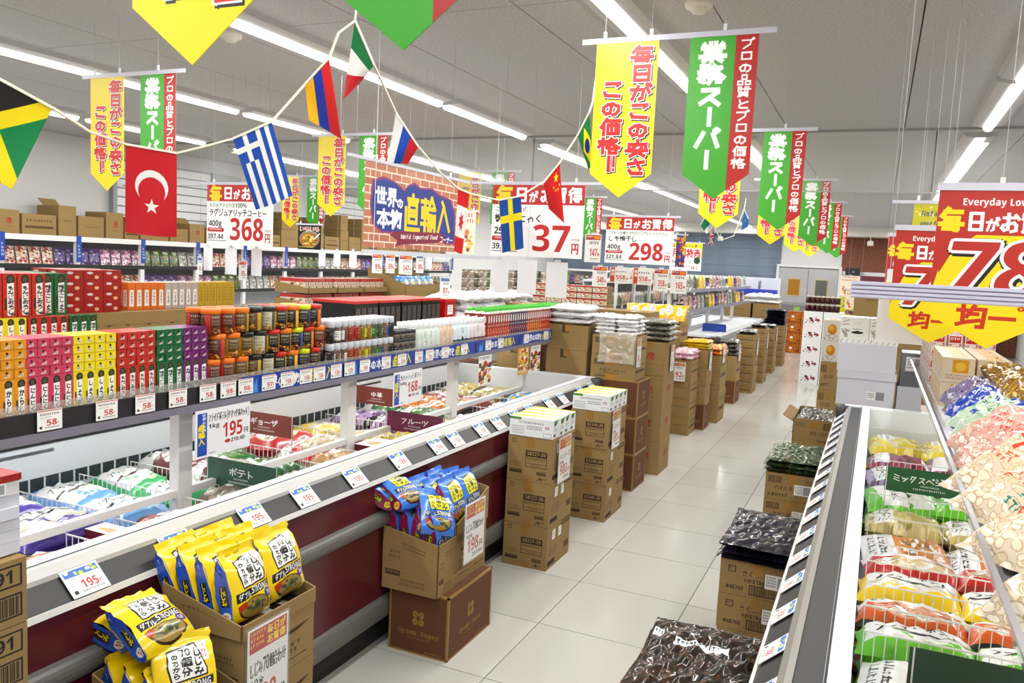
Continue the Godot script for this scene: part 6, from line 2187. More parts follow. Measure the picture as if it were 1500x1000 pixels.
func build_right_shelf() -> void:
	var t := thing("display_shelf", "display shelf with a clear guard above the grey rimmed freezer", "shelf", Vector3(0, 0, 0))
	var white := paint(Color(0.88, 0.88, 0.87), 0.4)
	for z in [1.9, 0.5, -0.9, -2.3]:
		block(t, "post", white, Vector3(2.05, 0.79, z), Vector3(0.05, 0.64, 0.07))
		block(t, "bracket", white, Vector3(1.95, 1.1, z), Vector3(0.46, 0.03, 0.03))
	block(t, "shelf_board", paint(Color(0.8, 0.8, 0.8), 0.5), Vector3(2.1, 1.135, -0.8), Vector3(0.84, 0.03, 6.0))
	block(t, "canopy_light", lamp_white(), Vector3(2.1, 1.128, -0.75), Vector3(0.035, 0.018, 5.4))
	block(t, "front_lip", paint(Color(0.62, 0.62, 0.64), 0.3, 0.4), Vector3(1.672, 1.12, -0.8), Vector3(0.016, 0.07, 6.0))
	var s := Shape.new()
	s.sweep([Vector2(1.655, 1.1), Vector2(1.66, 1.1), Vector2(1.628, 1.2), Vector2(1.622, 1.2)], -3.8, 2.2)
	part(t, "clear_guard", s.done(), clear(Color(0.85, 0.85, 0.9), 0.22, 0.1))
	s = Shape.new()
	s.sweep([Vector2(1.619, 1.196), Vector2(1.631, 1.196), Vector2(1.629, 1.208), Vector2(1.617, 1.208)], -3.8, 2.2)
	part(t, "guard_edge", s.done(), paint(Color(0.6, 0.6, 0.63), 0.25, 0.3))
	# bags: nearest the camera first
	var zones := [[1.35, 0.4, "clear_shell", "clear bag of pale pasta shells with red and teal print", 0.34, 0.4, 0.3], [0.36, -0.2, "clear_rose", "clear bag of pale pink crackers", 0.26, 0.34, 0.17], [-0.2, -0.55, "clear_green", "clear bag with pale green print", 0.22, 0.28, 0.17], [-0.55, -0.95, "clear_blue", "clear bag with bright blue print", 0.2, 0.26, 0.16], [-0.95, -1.4, "clear_violet", "clear bag with violet grey print", 0.2, 0.26, 0.16]]
	for q in zones:
		var z: float = q[0]
		var k := 0
		while z > q[1]:
			for row in 2:
				var m := pouch(q[4], q[5], 0.1, q[2], k % 4, 0.008, 18)
				var o := solo("snack_bag", q[3] + " on the right shelf", "snack bag", m, printed("wrap", q[2]), Vector3(1.83 + row * 0.24, 1.24 + row * 0.06, z - 0.1), 0.0, q[3] + "s on the right shelf")
				o.rotation_order = EULER_ORDER_YXZ
				o.rotation = Vector3(0.45 + rng.randf_range(-0.1, 0.1), -0.9 + rng.randf_range(-0.2, 0.2), rng.randf_range(-0.12, 0.12))
			k += 1
			z -= q[6]
	for i in 4:
		for row in 2:
			var o := solo("snack_bag", "clear bag of orange striped crackers heaped behind the pasta shells", "snack bag", pouch(0.34, 0.22, 0.08, "clear_stripe", i, 0.008, 16), printed("wrap", "clear_stripe"), Vector3(2.13 + row * 0.18, 1.33 + 0.03 * row, 0.45 - i * 0.3), -0.4, "orange striped cracker bags on the shelf")
			o.rotation.x = 0.4
	for i in 6:
		for row in 2:
			var o := solo("snack_bag", "clear bag of golden brown snacks heaped on the right shelf", "snack bag", pouch(0.24, 0.2, 0.09, "clear_gold", i % 4, 0.008, 16), printed("wrap", "clear_gold"), Vector3(1.98 + row * 0.2, 1.32 + 0.02 * row, -0.8 - i * 0.22), 0.3 * i, "golden brown snack bags on the shelf")
			o.rotation.x = 0.5
	for i in 5:
		for r in 2:
			for d in 2:
				solo("jelly_pack", "yellow and cream printed jelly box in stacks on the shelf", "food box", box_mesh(0.14, 0.12, 0.14, "jelly_box"), printed("wrap", "jelly_box"), Vector3(1.76 + d * 0.15, 1.15 + r * 0.122, -1.55 - i * 0.15), 0.0, "yellow and cream jelly boxes on the shelf")
	for i in 6:
		for d in 4:
			for r in 2:
				solo("red_topped_pack", "tall clear pack with a red header in a close row at the shelf end", "snack bag", box_mesh(0.07, 0.15, 0.1, "clear_red"), printed("wrap", "clear_red"), Vector3(1.72 + d * 0.085, 1.15 + r * 0.152, -2.4 - i * 0.2), 0.0, "red headed packs at the shelf end")
	# a spread of further snack bags at the back of the shelf
	for i in 16:
		var k: String = ["clear_green", "clear_gold", "clear_rose", "clear_violet"][i % 4]
		var o := solo("snack_bag", {"clear_green": "upright pale green bag", "clear_gold": "upright golden bag", "clear_rose": "upright pink bag", "clear_violet": "upright violet grey bag"}[k] + " along the back of the right shelf", "snack bag", pouch(0.2, 0.3, 0.08, k, i % 4, 0.012, 14), printed("wrap", k), Vector3(2.42, 1.31, 1.0 - i * 0.21), -PI / 2 + rng.randf_range(-0.3, 0.3), "upright bags along the back of the shelf")
		o.rotation_order = EULER_ORDER_YXZ
		o.rotation.x = 1.2


func build_right_cartons() -> void:
	# nearest: simmered kelp in clear film on kraft cartons
	pile("kraft carton under the glossy brown kelp bags", 3, 0.36, 0.148, 0.5, Vector3(0.96, 0, 0.42), "kraft_kikurage", "kraft_bars")
	bag_heap("large glossy brown bag of simmered kelp stacked on kraft cartons", "brown kelp bags", Vector3(0.955, 0.445, 0.42), 0.41, 0.52, 1, 1, 2, 0.035, "kelp_brown", 0.008, "wrap", 30)
	var p := pile("kraft carton of kelp printed with Japanese words beneath the dark bags", 3, 0.33, 0.16, 0.5, Vector3(1.0, 0, -0.91), "kraft_kikurage", "kraft_bars")
	for c in p:
		sticker(c, "sticker", Vector3(0.08, 0.12, 0.252), 0.1, 0.066)
	bag_heap("flat dark violet bag of kelp stacked on the printed kelp cartons", "dark kelp bags", Vector3(1.0, 0.48, -0.91), 0.35, 0.52, 1, 1, 4, 0.022, "kelp_dark", 0.006, "wrap", 26)
	p = pile("kraft carton of soy beans and kelp beneath the green pickle bags", 3, 0.33, 0.17, 0.56, Vector3(0.99, 0, -2.58), "kraft_soy", "kraft_bars")
	for c in p:
		sticker(c, "sticker", Vector3(0.06, 0.11, 0.282), 0.1, 0.066)
	bag_heap("green speckled bag of pickles stacked on the soy bean cartons", "green pickle bags", Vector3(0.99, 0.51, -2.58), 0.36, 0.56, 1, 2, 3, 0.032, "pickle_green", 0.007, "wrap", 20)
	p = pile("kraft carton near the white boxes beyond the grey rimmed freezer's aisle side", 2, 0.31, 0.21, 0.6, Vector3(1.01, 0, -4.05), "kraft_soy", "kraft_bars")
	var t := thing("open_carton", "open kraft carton full of grey kelp bags near the white boxes", "carton", Vector3(1.01, 0.42, -4.05))
	cut_tray(t, 0.31, 0.6, [0.22, 0.22, 0.21, 0.21], "kraft_soy")
	for s in [-1, 1]:
		var flap := block(t, "flap", printed("card", "kraft_blank"), Vector3(s * 0.2, 0.2, 0), Vector3(0.1, 0.004, 0.58))
		flap.material_override = paint(KRAFT, 0.85)
		flap.rotation.z = s * 0.5
	part(t, "sticker", sheet(0.1, 0.066, "sticker", "", 0.001), printed("paper", "sticker"), Vector3(0.03, 0.12, 0.302))
	bag_heap("grey wrinkled kelp bag in the open carton near the white boxes", "grey kelp bags in the open carton", Vector3(1.01, 0.44, -4.05), 0.29, 0.56, 1, 1, 4, 0.05, "kelp_grey", 0.01, "wrap", 18)
	# white boxes at the end of the right freezer
	for q in [[1.35, 0.4, 0], [1.75, 0.36, 1]]:
		pile("kraft base carton under the white boxes, %s" % ["aisle side" if q[2] == 0 else "shelf side"], 3, q[1], 0.275, 0.42, Vector3(q[0], 0, -3.62), "kraft_plain", "kraft_plain")
	var wb := thing("lidded_box", "white lidded cardboard box with a delivery sticker, below the larger white box", "box", Vector3(1.35, 0.826, -3.62))
	part(wb, "body", box_mesh(0.385, 0.2, 0.36, "white_carton_tag", "white_carton", "white_carton"), printed("card", "white_carton_tag"))
	block(wb, "lid", paint(Color(0.8, 0.81, 0.85), 0.7), Vector3(0, 0.222, 0), Vector3(0.398, 0.055, 0.372))
	solo("white_box_large", "large plain white cardboard box on the lidded box", "box", box_mesh(0.39, 0.2, 0.36, "white_carton"), printed("card", "white_carton"), Vector3(1.34, 1.077, -3.62))
	for i in 2:
		solo("wine_carton", "cream carton with brown engraved ornament on the large white box, %s" % ["aisle side" if i == 0 else "shelf side"], "carton", box_mesh(0.197, 0.185, 0.3, "wine_carton"), printed("card", "wine_carton"), Vector3(1.242 + i * 0.2, 1.278, -3.64))
	solo("white_box_small", "small white box between the lidded box and the shelf end", "box", box_mesh(0.16, 0.17, 0.3, "white_carton"), printed("card", "white_carton"), Vector3(1.64, 0.826, -3.6))
	solo("grey_crate", "grey crate with a printed sheet stacked on the small white box", "crate", box_mesh(0.15, 0.24, 0.3, "pocket_pack"), paint(Color(0.4, 0.42, 0.44), 0.4), Vector3(1.645, 0.997, -3.6))
	sign_board("sticker", 0.1, 0.1, Vector3(1.65, 1.21, -3.44), 0.0, "printed sheet fixed to the grey crate")
	# cartons farther down the right side
	pile("kraft carton with a dark panel beneath the mango boxes", 3, 0.22, 0.29, 0.4, Vector3(1.0, 0, -6.2), "kraft_soy", "kraft_bars")
	for i in 2:
		solo("mango_box", "white box with a big mango picture, %s of two" % ["lower", "upper"][i], "carton", box_mesh(0.2, 0.215, 0.3, "mango_carton"), printed("card", "mango_carton"), Vector3(0.99, 0.872 + i * 0.217, -6.2))
	for c in 2:
		for r in 5:
			solo("fruit_box", "white box with a dark red fruit picture, %s column, %s" % [["left", "right"][c], ordinals[r] if r < 4 else "topmost"], "carton", box_mesh(0.29, 0.235, 0.4, "fruit_carton"), printed("card", "fruit_carton"), Vector3(0.46 + c * 0.3, r * 0.236, -11.15))
	var proto: Node3D = null
	for r in 2:
		for i in 7:
			for d in 2:
				var at := Vector3(0.36 + i * 0.075, 1.18 + r * 0.13, -11.0 - d * 0.09)
				if proto == null:
					proto = thing("dark_jar", "dark red lidded jar on top of the white fruit boxes", "jar", at, 0.0, "dark red jars on the fruit boxes")
					part(proto, "body", lathe("dark_jar", [Vector2(0, 0), Vector2(0.033, 0), Vector2(0.035, 0.004), Vector2(0.035, 0.09), Vector2(0.028, 0.1)], 12), paint(Color(0.22, 0.05, 0.05), 0.15))
					part(proto, "lid", lathe("dark_jar_lid", [Vector2(0.03, 0.1), Vector2(0.03, 0.118), Vector2(0, 0.12)], 12), paint(Color(0.75, 0.7, 0.62), 0.4))
				else:
					again(proto, at, Vector3.ZERO)
	for c in 2:
		for r in 4:
			var k := thing("amber_crate", "amber plastic crate stacked near the double doors, %s column, %s" % [["left", "right"][c], ordinals[r] if r < 3 else "topmost"], "crate", Vector3(-0.3 + c * 0.32, r * 0.235, -16.4))
			part(k, "body", box_mesh(0.31, 0.2, 0.4, "crate_amber"), printed("gloss", "crate_amber"))
			block(k, "rim", paint(Color(0.6, 0.3, 0.02), 0.4), Vector3(0, 0.215, 0), Vector3(0.315, 0.028, 0.405))


# ---------------------------------------------------------------- farther down the aisle

func build_far_aisle() -> void:
	# stacks in front of the second freezer: x of the aisle face, z of the near face, width, depth
	var k := pile("small kraft carton under the pink pickle bags", 4, 0.22, 0.2, 0.36, Vector3(-0.45, 0, -5.73), "kraft_plain", "kraft_bars")
	bag_heap("pink pickle bag heaped on small kraft cartons", "pink pickle bags", Vector3(-0.45, 0.8, -5.73), 0.24, 0.36, 1, 2, 2, 0.05, "pickle_pink", 0.012)
	clover_box("brown clover carton under the yellow pickle bags", Vector3(-0.37, 0, -6.1), 0.0, 0.24, 0.29, 0.3)
	pile("reddish kraft carton under the yellow pickle bags", 3, 0.23, 0.2, 0.3, Vector3(-0.37, 0.29, -6.1), "kraft_origin", "kraft_origin")
	bag_heap("long yellow pickle bag laid on the reddish kraft cartons", "yellow pickle bags", Vector3(-0.39, 0.89, -6.1), 0.3, 0.3, 1, 2, 3, 0.03, "pickle_yellow", 0.008)
	pile("tall kraft carton under the orange pickle bags", 2, 0.25, 0.39, 0.42, Vector3(-0.325, 0, -6.69), "kraft_list", "kraft_bars")
	bag_heap("orange pickle bag heaped on the tall kraft cartons", "orange pickle bags", Vector3(-0.325, 0.78, -6.69), 0.26, 0.4, 2, 2, 2, 0.05, "pickle_orange", 0.014)
	clover_box("brown clover carton under the grey bags farther down the aisle", Vector3(-0.38, 0, -8.2), 0.0, 0.27, 0.31, 0.4)
	pile("kraft carton under the grey bags farther down the aisle", 1, 0.25, 0.33, 0.36, Vector3(-0.38, 0.31, -8.2), "kraft_list", "kraft_bars")
	bag_heap("grey wrinkled bag heaped on the kraft carton by the white freezer", "grey bags by the white freezer", Vector3(-0.38, 0.64, -8.2), 0.26, 0.34, 1, 1, 4, 0.05, "kelp_grey", 0.012)
	var n := 0
	for e in [[-0.31, -9.36, 7, 0.122, "first"], [-0.32, -10.63, 7, 0.125, "second"], [-0.34, -12.1, 6, 0.132, "third"], [-0.31, -13.4, 6, 0.13, "fourth"]]:
		pile("flat kraft carton in the %s narrow stack along the white freezer" % e[4], e[2], 0.27, e[3], 0.42, Vector3(e[0], 0, e[1]), "kraft_bars", "kraft_bars")
		n += 1
		if n < 4:
			bag_heap("grey bag on the %s narrow stack along the white freezer" % e[4], "grey bags on the %s narrow stack" % e[4], Vector3(e[0], e[2] * e[3], e[1]), 0.25, 0.38, 1, 1, 2, 0.03, "kelp_grey", 0.01)
		sign_board("card_65", 0.1, 0.24, Vector3(e[0] + 0.15, 0.8, e[1] + 0.05), PI / 2, "upright price board at the %s narrow stack along the white freezer" % e[4])
	bag_heap("dark slate coloured bag in the pile on the last narrow stack", "slate bags on the last narrow stack", Vector3(-0.36, 0.78, -13.4), 0.38, 0.44, 1, 1, 7, 0.042, "kelp_dark", 0.012)
	for q in [["92", -0.47, 0.78, -5.5, 0.0], ["65", -0.19, 0.9, -6.6, PI / 2], ["65", -0.23, 0.78, -8.1, PI / 2], ["65", -0.24, 0.86, -6.05, PI / 2]]:
		sign_board("card_" + q[0], 0.15 if q[0] == "92" else 0.1, 0.2, Vector3(q[1], q[2], q[3]), q[4], {"92": "price board reading 92 yen in front of the pink pickle bags", "65": ""}[q[0]] if q[0] == "92" else "small price board beside the %s" % {-6.6: "orange pickle bags", -8.1: "grey bags by the white freezer", -6.05: "yellow pickle bags"}[q[3]])
	# cartons with golden snack bags between the two freezers
	for c in 2:
		pile("kraft carton under the golden snack bags, %s stack" % ["aisle side", "inner"][c], 4, 0.34, 0.3, 0.4, Vector3(-0.76 - c * 0.36, 0, -6.2), "kraft_plain", "kraft_bars")
	for i in 3:
		var o := solo("snack_bag", "golden yellow snack bag spilling over the kraft cartons", "snack bag", pouch(0.3, 0.26, 0.07, "snack_gold", i, 0.01), printed("film", "snack_gold"), Vector3(-0.68 - i * 0.2, 1.26, -6.05), 0.0, "golden snack bags on kraft cartons")
		o.rotation = Vector3(0.7, 0.1 * i, 0.05)
	for c in 4:
		pile("kraft carton in the block behind the clover cartons, %s column" % ["first", "second", "third", "fourth"][c], 5, 0.38, 0.262, 0.4, Vector3(-0.85 - c * 0.4, 0, -5.1), "kraft_plain", "kraft_origin")
	# second freezer, white inside, with a two-tier shelf above
	var t := thing("chest_freezer", "white-lined chest freezer farther down the aisle below the snack shelves", "freezer", Vector3(-0.5, 0, -10.75), PI)
	chest(t, 5.3, Color(0.33, 0.1, 0.13), 0.0)
	block(t, "white_cover", paint(Color(0.92, 0.92, 0.93), 0.4), Vector3(0.68, 0.845, 0), Vector3(1.1, 0.02, 5.1))
	for q in [[-0.75, -9.0], [-0.82, -9.4]]:
		var b := thing("blue_stand", "small blue board on the white freezer cover, %s" % ["near one" if q[1] > -9.2 else "far one"], "sign", Vector3(q[0], 0.856, q[1]))
		block(b, "board", paint(Color(0.1, 0.24, 0.62), 0.4), Vector3(0, 0.06, 0), Vector3(0.34, 0.09, 0.01))
		block(b, "foot", paint(Color(0.8, 0.8, 0.82), 0.3), Vector3(0, 0.008, 0), Vector3(0.34, 0.016, 0.06))
	var s := thing("snack_rack", "two-tier snack rack above the white-lined freezer", "shelf", Vector3(0, 0, 0))
	var grey := paint(Color(0.7, 0.7, 0.72), 0.4)
	for z in [-8.0, -9.4, -10.8, -12.2, -13.3]:
		block(s, "post", paint(Color(0.88, 0.88, 0.87), 0.4), Vector3(-1.2, 1.15, z), Vector3(0.05, 0.6, 0.06))
	for y in [1.18, 1.46]:
		block(s, "shelf_board", grey, Vector3(-1.15, y, -10.65), Vector3(0.5, 0.02, 5.5))
		block(s, "price_rail", paint(Color(0.5, 0.5, 0.56), 0.3), Vector3(-0.895, y + 0.01, -10.65), Vector3(0.012, 0.05, 5.5))
	var kinds := ["pocket_pack_red", "pocket_pack_pink", "pocket_pack", "pocket_pack_green", "snack_gold", "pocket_pack_violet"]
	var names := ["red and gold", "pink", "grey", "green", "golden", "violet"]
	for tier in 2:
		for i in 38:
			var q := int(i / 3.0 + tier * 2) % 6
			if tier == 1 and i % 12 > 9:
				continue
			var o := solo("snack_pack", names[q] + " snack pack standing on the snack rack", "snack bag", pouch(0.13, 0.21, 0.04, kinds[q], i % 3, 0.005, 8), printed("film", kinds[q]), Vector3(-0.98 - 0.02 * (i % 2), 1.192 + 0.28 * tier + 0.105, -8.0 - i * 0.142), PI / 2, names[q] + " snack packs on the snack rack")
			o.rotation_order = EULER_ORDER_YXZ
			o.rotation.x = 1.42
	# cartons and cloth-like sacks at the far end of the second freezer
	for c in 2:
		pile("kraft carton near the double doors, %s stack" % ["aisle side", "inner"][c], 4, 0.5, 0.285, 0.5, Vector3(-0.66 - c * 0.54, 0, -14.3), "kraft_plain", "kraft_plain")
	bag_heap("cream paper sack lying on the kraft cartons near the double doors", "cream sacks near the double doors", Vector3(-0.75, 1.14, -14.3), 0.7, 0.5, 1, 1, 2, 0.09, "konnyaku_white", 0.02)
	for i in 2:
		solo("white_case", "white case with a blue band behind the cream sacks, %s" % ["aisle side", "inner"][i], "box", box_mesh(0.4, 0.9, 0.4, "white_carton"), printed("card", "white_carton"), Vector3(-0.75 - i * 0.42, 0.9 * 0.0, -15.4))
		solo("white_case_upper", "tall white case standing on the lower white case, %s" % ["aisle side", "inner"][i], "box", box_mesh(0.36, 0.75, 0.36, "white_carton"), printed("card", "white_carton"), Vector3(-0.75 - i * 0.42, 0.902, -15.4))
	solo("blue_case", "blue plastic case before the white cases near the double doors", "crate", box_mesh(0.8, 0.16, 0.3, "white_carton"), paint(Color(0.06, 0.2, 0.65), 0.4), Vector3(-0.96, 1.25, -14.9))
	pile("kraft carton under the blue plastic case", 5, 0.7, 0.2495, 0.3, Vector3(-0.96, 0, -14.9), "kraft_plain", "kraft_plain")


# ---------------------------------------------------------------- the rest of the store

func rack_bay(at: Vector3, turn: float, w: float, levels: Array, depth: float, label: String, group: String) -> Node3D:
	var t := thing("shelf_bay", label, "shelf", at, turn, group)
	var white := paint(Color(0.86, 0.86, 0.86), 0.4)
	var top: float = levels[-1]
	for s in [-1, 1]:
		block(t, "upright", white, Vector3(s * (w / 2 - 0.015), top / 2, -0.02), Vector3(0.03, top, 0.04))
	block(t, "back_panel", paint(Color(0.75, 0.76, 0.78), 0.6), Vector3(0, top / 2, -depth), Vector3(w, top, 0.02))
	for y in levels:
		block(t, "shelf_board", white, Vector3(0, y - 0.015, -depth / 2), Vector3(w, 0.03, depth))
		block(t, "price_rail", paint(Color(0.1, 0.1, 0.11), 0.5) if y < top else white, Vector3(0, y - 0.012, 0.004), Vector3(w, 0.045 if y < top else 0.06, 0.01))
	block(t, "plinth", paint(Color(0.3, 0.3, 0.32), 0.6), Vector3(0, 0.06, -depth / 2), Vector3(w, 0.12, depth - 0.04))
	return t


func pack_row(x: float, y: float, z0: float, z1: float, step: float, prints: Array, names: Array, where: String, size: Vector3, turn := PI / 2, called := "food_pack") -> void:
	var z := z0
	var i := 0
	while z > z1:
		var q := int(i / 4.0 + absf(y) * 7.0) % prints.size()
		var o := solo(called, names[q] + " food pack on the " + where, "food pack", pouch(size.x, size.y, size.z, prints[q], i % 3, 0.004, 6), printed("film", prints[q]), Vector3(x, y + size.y * 0.49, z), turn, names[q] + " packs on the " + where)
		o.rotation_order = EULER_ORDER_YXZ
		o.rotation.x = 1.35
		if i % 4 == 1:
			shelf_label(Vector3(x + 0.09, y + 0.012, z), "tag_118", "small white price tag on the " + where, "small price tags on the " + where, turn, 0.06, 0.045)
		i += 1
		z -= step


func build_background() -> void:
	# shelving along the left wall
	for i in 15:
		var z := 0.5 - i * 0.9
		rack_bay(Vector3(-7.05, 0, z), PI / 2, 0.9, [0.4, 0.8, 1.15, 1.46, 1.77], 0.55, "white wall shelf bay filled with food packs under stacked cartons", "white shelf bays along the left wall")
		solo("aisle_marker", "blue upright marker strip on the left wall shelf", "label strip", box_mesh(0.06, 0.3, 0.004, "blue_upright"), printed("gloss", "blue_upright"), Vector3(-7.035, 1.5, z - 0.45), PI / 2, "blue marker strips on the left wall shelf")
	var prints := ["pocket_pack", "pocket_pack_red", "pocket_pack_violet", "pocket_pack_pink", "pocket_pack_green"]
	var names := ["grey", "red and gold", "violet", "pink", "green"]
	for y in [1.15, 1.46]:
		pack_row(-7.16, y, 0.8, -12.6, 0.15, prints, names, "left wall shelf", Vector3(0.14, 0.2, 0.04), PI / 2, "dried_food_pack")
	# the front row of the top board: cartons of different sizes
	var z := 0.8
	var i := 3
	while z > -12.4:
		var w: float = [0.34, 0.24, 0.2, 0.44, 0.3, 0.26, 0.4, 0.22][i % 8]
		var h: float = [0.26, 0.33, 0.2, 0.3, 0.19, 0.27, 0.24, 0.36][i % 8]
		var p: String = ["kraft_plain", "kraft_origin", "kraft_bars", "kraft_plain"][i % 4]
		var c := carton("kraft carton stored on top of the left wall shelf", w, h, 0.36, Vector3(-7.3, 1.772, z - w / 2), p, p, "kraft_blank", PI / 2, "cartons on top of the left wall shelf", false)
		if i % 3 == 0:
			var f := block(c, "flap", paint(KRAFT, 0.85), Vector3(0, h + 0.03, -0.12), Vector3(w * 0.98, 0.004, 0.14))
			f.rotation.x = 0.7
		if i % 2 == 1 and z < -6.0:
			carton("second kraft carton piled on top of the left wall shelf", w * 0.9, 0.26, 0.34, Vector3(-7.3, 1.774 + h, z - w / 2), "kraft_plain", "kraft_plain", "kraft_blank", PI / 2, "upper cartons on top of the left wall shelf", false)
		z -= w + 0.03
		i += 1
	# low gondola behind the spice shelf: black trays, white sacks
	var g := thing("gondola", "low gondola behind the spice shelf carrying black trays and white sacks", "shelf", Vector3(-2.6, 0, -3.8))
	block(g, "body", paint(Color(0.8, 0.8, 0.8), 0.5), Vector3(0, 0.5, 0), Vector3(0.7, 1.0, 3.4))
	block(g, "top_board", paint(Color(0.85, 0.85, 0.85), 0.4), Vector3(0, 1.08, 0), Vector3(0.8, 0.16, 3.5))
	for k in 4:
		var t := thing("black_tray", "large black tray of cans with a red rim behind the spice shelf", "tray", Vector3(-2.5, 1.162, -2.42 - k * 0.34), 0.0, "black trays behind the spice shelf")
		block(t, "tray", paint(Color(0.07, 0.07, 0.08), 0.25), Vector3(0, 0.1, 0), Vector3(0.4, 0.2, 0.32))
		block(t, "red_rim", paint(Color(0.75, 0.16, 0.12), 0.4), Vector3(0, 0.21, 0), Vector3(0.41, 0.02, 0.325))
		for j in 4:
			block(t, "can", paint(Color(0.32, 0.3, 0.3), 0.3, 0.3), Vector3(0.202, 0.09, -0.12 + j * 0.08), Vector3(0.01, 0.15, 0.06))
	var rb := thing("red_bin", "bright red lidded bin beside the black trays", "bin", Vector3(-2.4, 1.162, -3.8))
	block(rb, "bin", paint(Color(0.7, 0.04, 0.05), 0.35), Vector3(0, 0.09, 0), Vector3(0.2, 0.18, 0.2))
	block(rb, "lid", paint(Color(0.75, 0.06, 0.06), 0.35), Vector3(0, 0.19, 0), Vector3(0.22, 0.03, 0.22))
	part(rb, "label", sheet(0.1, 0.09, "sticker_small"), printed("paper", "sticker_small"), Vector3(0.102, 0.15, 0), Vector3(0, PI / 2, 0))
	bag_heap("white and grey plastic sack heaped behind the drink cartons", "white sacks behind the drink cartons", Vector3(-2.45, 1.162, -4.75), 0.5, 1.6, 1, 4, 3, 0.08, "konnyaku_white", 0.02)
	# noodle trays on an island
	for c in 3:
		for r in 2:
			var zz := -3.5 - c * 0.46
			pile("kraft carton base under the noodle trays, %s column, %s row" % [["near", "middle", "far"][c], ["front", "back"][r]], 3, 0.44, 0.4, 0.4, Vector3(-3.75 - r * 0.42, 0, zz), "kraft_plain", "kraft_plain", "kraft_top", PI / 2)
	for c in 3:
		for lv in 2:
			var zz := -3.5 - c * 0.46
			var t := thing("noodle_tray", "kraft display tray of noodle packs, %s column, %s" % [["near", "middle", "far"][c], ["lower", "upper"][lv]], "tray", Vector3(-3.75, 1.202 + lv * 0.15, zz), PI / 2)
			cut_tray(t, 0.44, 0.4, [0.1, 0.1, 0.05, 0.05], "kraft_blank")
			for k in 4:
				solo("noodle_pack", ["red", "blue topped", "orange"][c] + " noodle pack standing in a kraft tray on the island", "food pack", box_mesh(0.1, 0.13, 0.3, "noodle_pack"), printed("film", "noodle_pack"), Vector3(-3.75, 1.209 + lv * 0.15, zz + 0.16 - k * 0.107), PI / 2, ["red", "blue topped", "orange"][c] + " noodle packs in kraft trays")
	var bc := thing("display_carton", "big kraft display carton with a rounded cut-out full of blue bags", "carton", Vector3(-3.6, 1.2, -5.1), PI / 2)
	cut_tray(bc, 0.8, 0.5, [0.4, 0.4, 0.24, 0.24], "kraft_blank")
	pile("kraft base carton under the blue bag display", 3, 0.8, 0.4, 0.5, Vector3(-3.6, 0, -5.1), "kraft_plain", "kraft_plain", "kraft_top", PI / 2)
	for k in 10:
		var o := solo("blue_snack_bag", "blue and gold snack bag in the big kraft display carton", "snack bag", pouch(0.15, 0.22, 0.06, "frozen_sky", k % 3, 0.008, 8), printed("film", "frozen_sky"), Vector3(-3.42 - 0.1 * (k % 2), 1.42, -4.78 - 0.07 * k), PI / 2, "blue snack bags in the display carton")
		o.rotation_order = EULER_ORDER_YXZ
		o.rotation.x = 1.3
	# gondola of cans
	for k in 4:
		rack_bay(Vector3(-3.0, 0, -5.9 - k * 0.9), PI / 2, 0.9, [0.4, 0.85, 1.3], 0.5, "gondola bay of canned food with a dark price rail", "gondola bays of canned food")
	var can_proto := {}
	for lv in 3:
		for k in 30:
			var kind := "can_label" if int(k / 5.0) % 2 == 0 else "can_label_green"
			var at := Vector3(-3.06 - 0.09 * (k % 2) * 0.0, 1.3 + lv * 0.112, -5.55 - k * 0.118)
			if not can_proto.has(kind):
				var t := thing("food_can", {"can_label": "tan", "can_label_green": "olive"}[kind] + " label food can stacked on the gondola", "can", at, 0.0, {"can_label": "tan", "can_label_green": "olive"}[kind] + " label cans on the gondola")
				part(t, "body", lathe(kind, [Vector2(0.045, 0), Vector2(0.045, 0.1)], 12, kind), printed("gloss", kind))
				part(t, "rims", lathe("can_rims", [Vector2(0, 0.001), Vector2(0.047, 0.0), Vector2(0.045, 0.004), Vector2(0.045, 0.104), Vector2(0.047, 0.109), Vector2(0.044, 0.106), Vector2(0, 0.106)], 12), paint(Color(0.7, 0.7, 0.68), 0.3, 0.7))
				can_proto[kind] = t
			else:
				again(can_proto[kind], at, Vector3(0, k * 0.7, 0))
	# gondola beyond the golden snack bags
	for k in 5:
		rack_bay(Vector3(-1.9, 0, -8.3 - k * 0.9), PI / 2, 0.9, [0.4, 0.8, 1.2, 1.55], 0.5, "gondola bay of pouches behind the snack rack", "gondola bays behind the snack rack")
	for y in [1.2, 1.55]:
		pack_row(-1.98, y, -7.95, -12.3, 0.15, ["pocket_pack_red", "pocket_pack", "pocket_pack_green"], ["red and gold", "grey", "green"], "gondola behind the snack rack", Vector3(0.14, 0.19, 0.05))
	# the end of a rack facing the aisle mouth: dark packs in trays
	for c in 5:
		for lv in 3:
			solo("dark_tray_pack", "dark brown tray pack with a cream label stacked on the red rack end", "food box", box_mesh(0.19, 0.075, 0.24, "noodle_pack", "kraft_bars", "kraft_bars"), printed("gloss", "noodle_pack"), Vector3(-1.75 - c * 0.2, 1.26 + lv * 0.078, -6.75), 0.0, "dark tray packs on the rack end")
	for c in 5:
		pile("kraft carton under the dark tray packs, column %s" % ["one", "two", "three", "four", "five"][c], 4, 0.195, 0.314, 0.35, Vector3(-1.75 - c * 0.2, 0, -6.75), "kraft_plain", "kraft_plain")
